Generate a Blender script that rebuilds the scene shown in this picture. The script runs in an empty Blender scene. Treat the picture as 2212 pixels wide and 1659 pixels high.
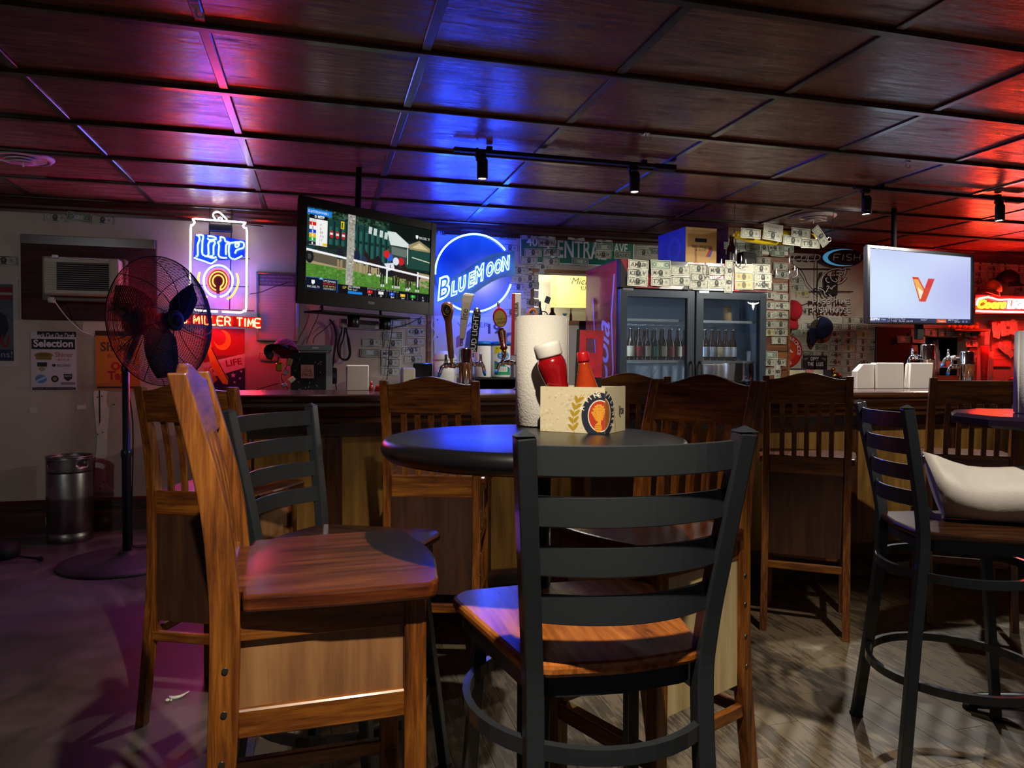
import bpy, bmesh, math, random
import numpy as np
from mathutils import Vector, Matrix

random.seed(7)
scene = bpy.context.scene
COL = scene.collection
PI = math.pi

# ------------------------------------------------------------------ camera
F_PX, IMG_W, IMG_H = 1545.0, 2212.0, 1659.0
YAW, PITCH, ROLL = math.radians(15.07), math.radians(-1.39), math.radians(0.25)
EYE = Vector((0.0, 0.0, 1.20))
_fw = Vector((math.sin(YAW) * math.cos(PITCH), math.cos(YAW) * math.cos(PITCH), math.sin(PITCH)))
_rt0 = Vector((math.cos(YAW), -math.sin(YAW), 0.0))
_up0 = _rt0.cross(_fw)
_rt = math.cos(ROLL) * _rt0 + math.sin(ROLL) * _up0
_up = -math.sin(ROLL) * _rt0 + math.cos(ROLL) * _up0
cam_data = bpy.data.cameras.new('camera')
cam_data.sensor_fit = 'HORIZONTAL'
cam_data.sensor_width = 36.0
cam_data.lens = F_PX * 36.0 / IMG_W
cam_data.clip_start = 0.02
cam = bpy.data.objects.new('camera', cam_data)
COL.objects.link(cam)
cam.matrix_world = Matrix(((_rt.x, _up.x, -_fw.x, EYE.x), (_rt.y, _up.y, -_fw.y, EYE.y),
                           (_rt.z, _up.z, -_fw.z, EYE.z), (0, 0, 0, 1)))
scene.camera = cam

# ------------------------------------------------------------------ world, exposure
world = bpy.data.worlds.new('room_beyond')
scene.world = world
world.use_nodes = True
_bg = world.node_tree.nodes['Background']
_bg.inputs[0].default_value = (0.50, 0.47, 0.44, 1)
_bg.inputs[1].default_value = 0.17
scene.view_settings.view_transform = 'Standard'
scene.view_settings.look = 'None'
scene.view_settings.gamma = 1.0
scene.view_settings.use_curve_mapping = False
scene.view_settings.exposure = 0.62
scene.cycles.max_bounces = 6
scene.cycles.diffuse_bounces = 3
scene.cycles.glossy_bounces = 4
scene.cycles.transmission_bounces = 6
scene.cycles.transparent_max_bounces = 10
scene.cycles.use_adaptive_sampling = True
scene.cycles.adaptive_threshold = 0.025
scene.cycles.caustics_reflective = False
scene.cycles.caustics_refractive = False
scene.cycles.sample_clamp_indirect = 6.0


# where the line of sight through a point of the frame meets a plane of the room
def _ray(px, py):
    return _fw + _rt * ((px - IMG_W / 2) / F_PX) + _up * ((IMG_H / 2 - py) / F_PX)


def at_y(px, py, Y):
    d = _ray(px, py)
    return EYE + d * (Y / d.y)


def at_z(px, py, z):
    d = _ray(px, py)
    return EYE + d * ((z - EYE.z) / d.z)


def at_x(px, py, X):
    d = _ray(px, py)
    return EYE + d * (X / d.x)


def at_plane(px, py, p0, n):
    d = _ray(px, py)
    return EYE + d * ((p0 - EYE).dot(n) / d.dot(n))


def ground(x, d):
    """metres right of and ahead of the viewer -> floor point of the room"""
    return Vector((x * math.cos(YAW) + d * math.sin(YAW), -x * math.sin(YAW) + d * math.cos(YAW), 0))


# heights and planes of the room
CE = 2.37           # ceiling
YB = 5.75           # back wall
BAR_Z = 1.075


# ------------------------------------------------------------------ unseen overhead spots beyond the frame; the last three are added fill
def spot(name, loc, target, energy, size_deg, blend, radius, color, parent=None):
    l = bpy.data.lights.new(name, 'SPOT')
    l.energy = energy
    l.spot_size = math.radians(size_deg)
    l.spot_blend = blend
    l.shadow_soft_size = radius
    l.color = color
    o = bpy.data.objects.new(name, l)
    COL.objects.link(o)
    o.location = loc
    dv = Vector(target) - Vector(loc)
    o.rotation_euler = dv.to_track_quat('-Z', 'Y').to_euler()
    if parent:
        o.parent = parent
        o.matrix_parent_inverse = parent.matrix_world.inverted()
    return o


WARM = (1.0, 0.86, 0.66)
COOL = (0.93, 0.97, 1.0)
spot('unseen_lamp', (0.24, 0.46, 2.28), (0.06, 1.36, 0.80), 135, 72, 0.8, 0.02, WARM)
spot('unseen_lamp', (-2.6, 1.2, 2.28), (-2.5, 5.7, 1.35), 30, 62, 0.9, 0.05, COOL)
spot('unseen_lamp', (0.85, 1.5, 2.28), (0.85, 3.75, 1.2), 26, 46, 0.7, 0.03, (1.0, .93, .82))  # added fill for the taps and their handles
spot('unseen_lamp', (3.5, 1.5, 2.28), (3.15, 3.7, 1.05), 60, 46, 0.7, 0.03, (1.0, .93, .82))  # added fill for the fronts of the napkin stacks
spot('unseen_lamp', (1.80, 1.15, 2.28), (1.86, 1.85, 0.3), 70, 58, 0.5, 0.03, (1.0, .90, .74))  # added fill for the handbag and the floor around it


# ------------------------------------------------------------------ colours and materials
def lin(c):
    if isinstance(c, str):
        c = c.lstrip('#')
        c = tuple(int(c[i:i + 2], 16) / 255 for i in (0, 2, 4))
    return tuple((v / 12.92 if v <= 0.04045 else ((v + 0.055) / 1.055) ** 2.4) for v in c[:3])


def rgba(c):
    return (*lin(c), 1.0)


class NT:
    def __init__(self, name):
        self.m = bpy.data.materials.new(name)
        self.m.use_nodes = True
        self.t = self.m.node_tree
        self.b = self.t.nodes['Principled BSDF']
        self.out = self.t.nodes['Material Output']

    def n(self, kind, **kw):
        nd = self.t.nodes.new(kind)
        for k, v in kw.items():
            if k.startswith('i_'):
                key = k[2:].replace('_', ' ')
                nd.inputs[int(key) if key.isdigit() else key].default_value = v
            else:
                setattr(nd, k, v)
        return nd

    def l(self, a, b):
        self.t.links.new(a, b)

    def set(self, **kw):
        for k, v in kw.items():
            self.b.inputs[k.replace('_', ' ')].default_value = v

    def ramp(self, fac, stops):
        r = self.n('ShaderNodeValToRGB')
        e = r.color_ramp.elements
        while len(e) < len(stops):
            e.new(0.5)
        for i, (p, c) in enumerate(stops):
            e[i].position = p
            e[i].color = rgba(c) if not isinstance(c, float) else (c, c, c, 1)
        self.l(fac, r.inputs[0])
        return r

    def coords(self, kind='Object', scale=(1, 1, 1), rnd=False):
        tc = self.n('ShaderNodeTexCoord')
        mp = self.n('ShaderNodeMapping')
        mp.inputs['Scale'].default_value = scale
        if rnd:
            oi = self.n('ShaderNodeObjectInfo')
            mul = self.n('ShaderNodeMath', operation='MULTIPLY')
            mul.inputs[1].default_value = 37.0
            self.l(oi.outputs['Random'], mul.inputs[0])
            self.l(mul.outputs[0], mp.inputs['Location'])
        self.l(tc.outputs[kind], mp.inputs['Vector'])
        return mp.outputs[0]

    def noise(self, vec, scale=5.0, detail=4.0, rough=0.55, dist=0.0):
        nz = self.n('ShaderNodeTexNoise')
        nz.inputs['Scale'].default_value = scale
        nz.inputs['Detail'].default_value = detail
        nz.inputs['Roughness'].default_value = rough
        nz.inputs['Distortion'].default_value = dist
        self.l(vec, nz.inputs['Vector'])
        return nz.outputs['Fac']

    def bump(self, h, strength=0.2, dist=0.01):
        bp = self.n('ShaderNodeBump')
        bp.inputs['Strength'].default_value = strength
        bp.inputs['Distance'].default_value = dist
        self.l(h, bp.inputs['Height'])
        self.l(bp.outputs[0], self.b.inputs['Normal'])


M = {}


def plain(name, col, rough=0.5, metal=0.0, coat=0.0, var=0.0, vscale=6.0, bump=0.0, bscale=60.0, bdist=0.004,
          emit=None, es=0.0, trans=0.0, alpha=1.0, ior=1.45, spec=None):
    t = NT(name)
    t.set(Base_Color=rgba(col), Roughness=rough, Metallic=metal, IOR=ior)
    if coat:
        t.set(Coat_Weight=coat, Coat_Roughness=0.08)
    if spec is not None:
        t.b.inputs['Specular IOR Level'].default_value = spec
    if var:
        v = t.noise(t.coords('Object', rnd=True), vscale, 5.0, 0.6)
        a = lin(col)
        lo = tuple(max(0.0, c * (1 - var)) for c in a)
        hi = tuple(min(1.0, c * (1 + var)) for c in a)
        r = t.ramp(v, [(0.3, '#000000'), (0.7, '#ffffff')])
        r.color_ramp.elements[0].color = (*lo, 1)
        r.color_ramp.elements[1].color = (*hi, 1)
        t.l(r.outputs[0], t.b.inputs['Base Color'])
    if bump:
        t.bump(t.noise(t.coords('Object'), bscale, 3.0), bump, bdist)
    if emit:
        t.b.inputs['Emission Color'].default_value = rgba(emit)
        t.b.inputs['Emission Strength'].default_value = es
    if trans:
        t.b.inputs['Transmission Weight'].default_value = trans
    if alpha < 1:
        t.b.inputs['Alpha'].default_value = alpha
    M[name] = t.m
    return t.m


def glow(name, col, strength, linear=False):
    t = NT(name)
    t.t.nodes.remove(t.b)
    e = t.n('ShaderNodeEmission')
    e.inputs[0].default_value = (*col, 1) if linear else rgba(col)
    e.inputs[1].default_value = strength
    t.l(e.outputs[0], t.out.inputs[0])
    M[name] = t.m
    return t.m


def wood(name, dark, mid, light, axis='z', rough=0.35, fine=70.0, coat=0.3, bump=0.08, streak=5.0, worn=None):
    """straight grain along one local axis, with pores and slow colour drift"""
    t = NT(name)
    k = {'x': (0.06, 1, 1), 'y': (1, 0.06, 1), 'z': (1, 1, 0.06)}[axis]
    v = t.coords('Object', tuple(c * 1.0 for c in k), rnd=True)
    g = t.noise(v, fine, 6.0, 0.65, 0.3)
    kb = {'x': (0.18, 1, 1), 'y': (1, 0.18, 1), 'z': (1, 1, 0.18)}[axis]
    v2 = t.coords('Object', kb, rnd=True)
    s = t.noise(v2, streak * 3, 3.0, 0.5, 1.2)
    mx = t.n('ShaderNodeMath', operation='MULTIPLY_ADD')
    t.l(s, mx.inputs[0])
    mx.inputs[1].default_value = 0.55
    t.l(g, mx.inputs[2])
    r = t.ramp(mx.outputs[0], [(0.52, dark), (0.74, mid), (0.98, light)])
    t.l(r.outputs[0], t.b.inputs['Base Color'])
    t.set(Roughness=rough)
    t.b.inputs['Coat Weight'].default_value = coat
    t.b.inputs['Coat Roughness'].default_value = 0.15
    if bump:
        t.bump(g, bump, 0.002)
    M[name] = t.m
    return t.m


# oak of the chairs, one per grain direction
for _ax in 'xyz':
    wood('oak_' + _ax, '#2a1407', '#6a3a12', '#965c20', _ax, 0.38, 95, 0.2)
    wood('bar_wood_' + _ax, '#231006', '#3f2110', '#5c3418', _ax, 0.25, 60, 0.5)
wood('seat_oak', '#230e07', '#4a2110', '#6b3718', 'y', 0.27, 60, 0.0)
wood('stool_seat', '#44200d', '#8a4c1c', '#b87232', 'y', 0.24, 42, 0.0, streak=7)
wood('plywood', '#6e4a2c', '#875e3a', '#9c7248', 'z', 0.55, 30, 0.0)
wood('dark_plywood', '#2b160d', '#3a2013', '#4a2b1a', 'z', 0.5, 30, 0.1)
wood('bar_panel', '#64461a', '#8c642a', '#a87e38', 'z', 0.45, 26, 0.15, streak=3)
wood('pier_board', '#4a2a14', '#6d4324', '#8a5a34', 'x', 0.6, 40, 0.0)
wood('ac_board', '#2b1613', '#3a1f1a', '#4d2c22', 'x', 0.85, 40, 0.0)
wood('trim_wood', '#250e08', '#3a1a10', '#52281a', 'x', 0.3, 40, 0.4)
wood('batten_wood', '#1e0d09', '#311712', '#48261d', 'x', 0.3, 40, 0.4)

plain('black_metal', '#2e3238', 0.32, 0.25, coat=0.35, bump=0.03, bscale=300, bdist=0.001)
plain('black_plastic', '#101113', 0.35)
plain('black_gloss', '#08090b', 0.12, coat=0.6)
plain('soft_black', '#0b0b0d', 0.7)
plain('dark_grey', '#33343a', 0.5)
plain('grey_plastic', '#8d8f94', 0.45)
plain('white_plastic', '#d8d6d2', 0.4)
plain('cream_plastic', '#b7ab97', 0.5, var=0.12)
plain('chrome', '#dfe2e6', 0.08, 1.0)
plain('steel', '#a9aaac', 0.28, 1.0, bump=0.02, bscale=120)
plain('keg_steel', '#8f8b86', 0.36, 1.0, var=0.25, vscale=9, bump=0.06, bscale=30)
plain('brass', '#b08a3c', 0.28, 1.0)
plain('screw_steel', '#8b857c', 0.35, 1.0)
plain('paper_white', '#e9e7e1', 0.85, var=0.04, bump=0.3, bscale=90, bdist=0.004)
plain('red_plastic', '#b3121a', 0.3, coat=0.3)
plain('ketchup_red', '#8e0b12', 0.18, coat=0.8)
plain('sauce_orange', '#9c3414', 0.15, coat=0.8, var=0.15, vscale=25)
plain('card_cream', '#cfc4a4', 0.7, var=0.18, vscale=14)
plain('card_red', '#c4122f', 0.4, coat=0.3)
plain('card_black', '#0d0b0e', 0.4, coat=0.2)
plain('card_brown', '#a9834e', 0.75, var=0.1)
plain('card_blue', '#2b3f9e', 0.5)
plain('tube_glass', '#dedbd4', 0.2, coat=0.5)
plain('navy_cloth', '#161d45', 0.9, bump=0.2, bscale=400)
plain('red_cloth', '#a51224', 0.9, bump=0.2, bscale=400)
plain('black_cloth', '#121116', 0.92, bump=0.2, bscale=300)
plain('bag_leather', '#bcb4ac', 0.5, var=0.08, vscale=10, bump=0.25, bscale=160, bdist=0.002)
plain('white_glass', '#f1efe8', 0.25)
plain('clear_glass', '#ffffff', 0.03, trans=1.0, ior=1.45)
plain('brown_glass', '#2a1206', 0.08, coat=0.5)
plain('green_glass', '#0f2413', 0.08, coat=0.5)
plain('duck_orange', '#e07a12', 0.35, coat=0.3)
plain('blue_plastic', '#1d6fd0', 0.3)
plain('vent_white', '#ded5d0', 0.5)
plain('rubber', '#0c0c0c', 0.8)
plain('yellow_paint', '#e2c414', 0.3, coat=0.4)
plain('orange_paint', '#e0461c', 0.3, coat=0.4)
plain('sign_green', '#0e6a52', 0.45)
plain('fridge_grey', '#2c333b', 0.35, 0.3)
plain('fridge_inner', '#9aa7b2', 0.5)
plain('shelf_wire', '#c9ccd0', 0.3, 0.8)
plain('white_paint', '#cfc9bd', 0.6)
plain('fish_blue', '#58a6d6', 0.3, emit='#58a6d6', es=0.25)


def vcol(name, rough=0.6, emit=0.0, coat=0.0, spec=None):
    """flat print: the colours are stored on the faces"""
    t = NT(name)
    a = t.n('ShaderNodeAttribute')
    a.attribute_name = 'print'
    t.set(Roughness=rough)
    if coat:
        t.set(Coat_Weight=coat, Coat_Roughness=0.1)
    if spec is not None:
        t.b.inputs['Specular IOR Level'].default_value = spec
    if emit:
        t.b.inputs['Base Color'].default_value = (0.01, 0.01, 0.01, 1)
        t.l(a.outputs['Color'], t.b.inputs['Emission Color'])
        t.b.inputs['Emission Strength'].default_value = emit
    else:
        t.l(a.outputs['Color'], t.b.inputs['Base Color'])
    M[name] = t.m
    return t.m


vcol('print_matte', 0.75)
vcol('print_gloss', 0.35, coat=0.3)
vcol('print_screen', 0.4, emit=0.75, spec=0.0)
vcol('print_backlit', 0.35, emit=0.55)


# ------------------------------------------------------------------ mesh building
class MB:
    """collects faces; build() links them as one mesh object"""

    def __init__(self):
        self.v = []
        self.f = []
        self.s = []

    def add(self, verts, faces, smooth=False):
        k = len(self.v)
        self.v += [tuple(p) for p in verts]
        self.f += [tuple(i + k for i in f) for f in faces]
        self.s += [smooth] * len(faces)
        return self

    def box(self, c, s, rot=None):
        hx, hy, hz = s[0] / 2, s[1] / 2, s[2] / 2
        vs = [Vector((x, y, z)) for x in (-hx, hx) for y in (-hy, hy) for z in (-hz, hz)]
        if rot is not None:
            vs = [rot @ p for p in vs]
        vs = [p + Vector(c) for p in vs]
        return self.add(vs, [(0, 1, 3, 2), (4, 6, 7, 5), (0, 4, 5, 1), (2, 3, 7, 6), (0, 2, 6, 4), (1, 5, 7, 3)])

    def span(self, a, b):
        return self.box([(a[i] + b[i]) / 2 for i in range(3)], [abs(b[i] - a[i]) for i in range(3)])

    def rbox(self, c, s, r=0.005, rot=None):
        """box with chamfered edges"""
        hx, hy, hz = s[0] / 2, s[1] / 2, s[2] / 2
        r = min(r, hx * 0.95, hy * 0.95, hz * 0.95)
        pts, fs = [], []
        idx = {}
        for sx in (-1, 1):
            for sy in (-1, 1):
                for sz in (-1, 1):
                    for a in range(3):
                        p = [sx * (hx - r), sy * (hy - r), sz * (hz - r)]
                        p[a] = (sx * hx, sy * hy, sz * hz)[a]
                        idx[(sx, sy, sz, a)] = len(pts)
                        pts.append(Vector(p))
        def q(*keys):
            fs.append([idx[k] for k in keys])
        for sx in (-1, 1):
            q((sx, -1, -1, 0), (sx, 1, -1, 0), (sx, 1, 1, 0), (sx, -1, 1, 0))
        for sy in (-1, 1):
            q((-1, sy, -1, 1), (1, sy, -1, 1), (1, sy, 1, 1), (-1, sy, 1, 1))
        for sz in (-1, 1):
            q((-1, -1, sz, 2), (1, -1, sz, 2), (1, 1, sz, 2), (-1, 1, sz, 2))
        for a in (-1, 1):
            for b in (-1, 1):
                q((a, b, -1, 0), (a, b, 1, 0), (a, b, 1, 1), (a, b, -1, 1))
                q((a, -1, b, 0), (a, 1, b, 0), (a, 1, b, 2), (a, -1, b, 2))
                q((-1, a, b, 1), (1, a, b, 1), (1, a, b, 2), (-1, a, b, 2))
        for sx in (-1, 1):
            for sy in (-1, 1):
                for sz in (-1, 1):
                    q((sx, sy, sz, 0), (sx, sy, sz, 1), (sx, sy, sz, 2))
        if rot is not None:
            pts = [rot @ p for p in pts]
        cc = Vector(c)
        # orient outward
        out = []
        for f in fs:
            P = [pts[i] for i in f]
            nrm = (P[1] - P[0]).cross(P[2] - P[0])
            ctr = sum(P, Vector()) / len(P)
            out.append(f if nrm.dot(ctr) > 0 else f[::-1])
        return self.add([p + cc for p in pts], out)

    def cyl(self, a, b, r, r2=None, n=16, cap=True, smooth=True):
        a, b = Vector(a), Vector(b)
        r2 = r if r2 is None else r2
        ax = (b - a).normalized()
        u = ax.orthogonal().normalized()
        w = ax.cross(u)
        vs = []
        for c, rr in ((a, r), (b, r2)):
            for i in range(n):
                t = 2 * PI * i / n
                vs.append(c + (u * math.cos(t) + w * math.sin(t)) * rr)
        self.add(vs, [(i, (i + 1) % n, n + (i + 1) % n, n + i) for i in range(n)], smooth)
        if cap:
            self.add(vs[:n], [tuple(range(n))[::-1]])
            self.add(vs[n:], [tuple(range(n))])
        return self

    def lathe(self, prof, n=32, c=(0, 0, 0), rot=None, smooth=True, close=False):
        """prof: (radius, height) pairs from the bottom up, about local z"""
        vs, fs = [], []
        for r, h in prof:
            for i in range(n):
                t = 2 * PI * i / n
                vs.append(Vector((r * math.cos(t), r * math.sin(t), h)))
        for k in range(len(prof) - 1):
            for i in range(n):
                fs.append((k * n + i, k * n + (i + 1) % n, (k + 1) * n + (i + 1) % n, (k + 1) * n + i))
        if rot is not None:
            vs = [rot @ p for p in vs]
        vs = [p + Vector(c) for p in vs]
        self.add(vs, fs, smooth)
        if prof[0][0] > 1e-6:
            self.add(vs[:n], [tuple(range(n))[::-1]])
        if prof[-1][0] > 1e-6:
            self.add(vs[-n:], [tuple(range(n))])
        return self

    def tube(self, pts, r, n=8, closed=False, cap=True, smooth=True, sq=None):
        """round tube (or sq=(w,h) rectangular section) along a polyline"""
        P = [Vector(p) for p in pts]
        m = len(P)
        if m < 2:
            return self
        tan = []
        for i in range(m):
            a = P[i - 1] if (i > 0 or closed) else P[i]
            b = P[(i + 1) % m] if (i < m - 1 or closed) else P[i]
            d = b - a
            tan.append(d.normalized() if d.length > 1e-9 else Vector((0, 0, 1)))
        u = tan[0].orthogonal().normalized()
        if sq:
            up = Vector((0, 0, 1))
            if abs(tan[0].z) > 0.9:
                up = Vector((0, 1, 0))
            u = (up - tan[0] * up.dot(tan[0])).normalized()
        vs = []
        rs = r if isinstance(r, (list, tuple)) else [r] * m
        for i in range(m):
            t = tan[i]
            u = u - t * u.dot(t)
            u = u.normalized() if u.length > 1e-6 else t.orthogonal().normalized()
            w = t.cross(u)
            if sq:
                for cx, cy in ((-1, -1), (1, -1), (1, 1), (-1, 1)):
                    vs.append(P[i] + w * (cx * sq[0] / 2) + u * (cy * sq[1] / 2))
            else:
                for k in range(n):
                    a = 2 * PI * k / n
                    vs.append(P[i] + (u * math.cos(a) + w * math.sin(a)) * rs[i])
        nn = 4 if sq else n
        fs = []
        for i in range(m if closed else m - 1):
            j = (i + 1) % m
            for k in range(nn):
                fs.append((i * nn + k, i * nn + (k + 1) % nn, j * nn + (k + 1) % nn, j * nn + k))
        self.add(vs, fs, smooth and not sq)
        if cap and not closed:
            self.add(vs[:nn], [tuple(range(nn))[::-1]])
            self.add(vs[-nn:], [tuple(range(nn))])
        return self

    def prism(self, poly, lo, hi, axis='z', smooth=False):
        """polygon (2-D) pushed along an axis from lo to hi; 2-D pairs fill the other two axes in order"""
        def p3(p, h):
            if axis == 'z':
                return (p[0], p[1], h)
            if axis == 'y':
                return (p[0], h, p[1])
            return (h, p[0], p[1])
        n = len(poly)
        vs = [p3(p, lo) for p in poly] + [p3(p, hi) for p in poly]
        fs = [tuple(range(n))[::-1], tuple(range(n, 2 * n))]
        self.add(vs, fs)
        self.add(vs, [(i, (i + 1) % n, n + (i + 1) % n, n + i) for i in range(n)], smooth)
        return self

    def loft(self, rings, smooth=True, cap=True):
        n = len(rings[0])
        vs = [p for r in rings for p in r]
        fs = []
        for k in range(len(rings) - 1):
            for i in range(n):
                fs.append((k * n + i, k * n + (i + 1) % n, (k + 1) * n + (i + 1) % n, (k + 1) * n + i))
        self.add(vs, fs, smooth)
        if cap:
            self.add(rings[0], [tuple(range(n))[::-1]])
            self.add(rings[-1], [tuple(range(n))])
        return self

    def ball(self, c, r, n=14, m=9, s=(1, 1, 1)):
        prof = [(r * math.sin(PI * k / m), -r * math.cos(PI * k / m)) for k in range(m + 1)]
        prof[0] = (1e-7, -r)
        prof[-1] = (1e-7, r)
        vs, fs = [], []
        for rr, h in prof:
            for i in range(n):
                t = 2 * PI * i / n
                vs.append((c[0] + s[0] * rr * math.cos(t), c[1] + s[1] * rr * math.sin(t), c[2] + s[2] * h))
        for k in range(m):
            for i in range(n):
                fs.append((k * n + i, k * n + (i + 1) % n, (k + 1) * n + (i + 1) % n, (k + 1) * n + i))
        return self.add(vs, fs, True)

    def mesh(self, name, fix=True):
        me = bpy.data.meshes.new(name)
        me.from_pydata(self.v, [], self.f)
        me.polygons.foreach_set('use_smooth', self.s)
        me.update()
        if fix:
            bm = bmesh.new()
            bm.from_mesh(me)
            bmesh.ops.remove_doubles(bm, verts=bm.verts, dist=1e-6)
            bmesh.ops.recalc_face_normals(bm, faces=bm.faces)
            bm.to_mesh(me)
            bm.free()
        return me

    def build(self, name, mat, parent=None, bevel=0.0, fix=True, label=None):
        me = self.mesh(name, fix)
        return link(name, me, mat, parent, bevel, label)


def link(name, me, mat, parent=None, bevel=0.0, label=None):
    o = bpy.data.objects.new(name, me)
    COL.objects.link(o)
    if mat is not None and not me.materials:
        me.materials.append(M[mat] if isinstance(mat, str) else mat)
    if parent is not None:
        o.parent = parent
    if bevel:
        b = o.modifiers.new('bevel', 'BEVEL')
        b.width = bevel
        b.segments = 2
        b.limit_method = 'ANGLE'
        b.angle_limit = math.radians(40)
    if label:
        o['label'] = label
    return o


def tag(o, label, cat, group=None):
    o['label'] = label
    o['category'] = cat
    if group:
        o['group'] = group
    return o


def thing(name, label, cat, loc=(0, 0, 0), rotz=0.0, group=None):
    o = bpy.data.objects.new(name, None)
    o.empty_display_size = 0.05
    COL.objects.link(o)
    o.location = loc
    o.rotation_euler = (0, 0, rotz)
    return tag(o, label, cat, group)


def struct(o):
    o['kind'] = 'structure'
    return o


def stuff(o):
    o['kind'] = 'stuff'
    return o


def copy_tree(o, parent=None):
    c = o.copy()
    COL.objects.link(c)
    c.parent = parent
    for ch in list(o.children):
        copy_tree(ch, c)
    return c


def rot_z(a):
    return Matrix.Rotation(a, 3, 'Z')


def frame_of(o_loc, right, up):
    """matrix for a flat thing whose local x runs right, local z up, local y away from the viewer"""
    r = Vector(right).normalized()
    u = Vector(up)
    u = (u - r * u.dot(r)).normalized()
    y = u.cross(r)
    return Matrix(((r.x, y.x, u.x, o_loc[0]), (r.y, y.y, u.y, o_loc[1]), (r.z, y.z, u.z, o_loc[2]), (0, 0, 0, 1)))


def rounded(w, h, r, n=5, c=(0, 0)):
    """rounded rectangle outline, counter-clockwise"""
    out = []
    for sx, sy, a0 in ((1, 1, 0), (-1, 1, 90), (-1, -1, 180), (1, -1, 270)):
        for i in range(n + 1):
            a = math.radians(a0 + 90 * i / n)
            out.append((c[0] + sx * (w / 2 - r) + r * math.cos(a), c[1] + sy * (h / 2 - r) + r * math.sin(a)))
    return out


def smooth_path(pts, k=6, closed=False):
    """Catmull-Rom through points"""
    P = [Vector(p) for p in pts]
    n = len(P)
    out = []
    rng = range(n if closed else n - 1)
    for i in rng:
        p0 = P[i - 1] if (closed or i > 0) else P[0] * 2 - P[1]
        p1, p2 = P[i], P[(i + 1) % n]
        p3 = P[(i + 2) % n] if (closed or i < n - 2) else P[-1] * 2 - P[-2]
        for j in range(k):
            t = j / k
            out.append(0.5 * ((2 * p1) + (p2 - p0) * t + (2 * p0 - 5 * p1 + 4 * p2 - p3) * t * t
                              + (3 * p1 - p0 - 3 * p2 + p3) * t ** 3))
    if not closed:
        out.append(P[-1])
    return out


# ------------------------------------------------------------------ lettering
def text_mesh(s, size=1.0, bold=0.0, extrude=0.0, shear=0.0, outline=0.0, spacing=1.0, align='LEFT'):
    cu = bpy.data.curves.new('lettering', 'FONT')
    cu.body = s
    cu.size = size
    cu.shear = shear
    cu.offset = bold
    cu.space_character = spacing
    cu.align_x = align
    cu.resolution_u = 3
    if outline:
        cu.fill_mode = 'NONE'
        cu.bevel_depth = outline
        cu.bevel_resolution = 1
    else:
        cu.extrude = extrude
    o = bpy.data.objects.new('lettering', cu)
    COL.objects.link(o)
    bpy.context.view_layer.update()
    dg = bpy.context.evaluated_depsgraph_get()
    me = bpy.data.meshes.new_from_object(o.evaluated_get(dg))
    bpy.data.objects.remove(o)
    bpy.data.curves.remove(cu)
    return me


_tri_cache = {}


def text_tris(s, bold=0.0, shear=0.0):
    key = (s, bold, shear)
    if key not in _tri_cache:
        me = text_mesh(s, 1.0, bold, 0.0, shear)
        me.calc_loop_triangles()
        V = np.array([v.co[:2] for v in me.vertices]) if len(me.vertices) else np.zeros((0, 2))
        T = [tuple(t.vertices) for t in me.loop_triangles]
        bpy.data.meshes.remove(me)
        if len(V):
            V = V - V.min(0)
        _tri_cache[key] = (V, T)
    return _tri_cache[key]


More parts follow.
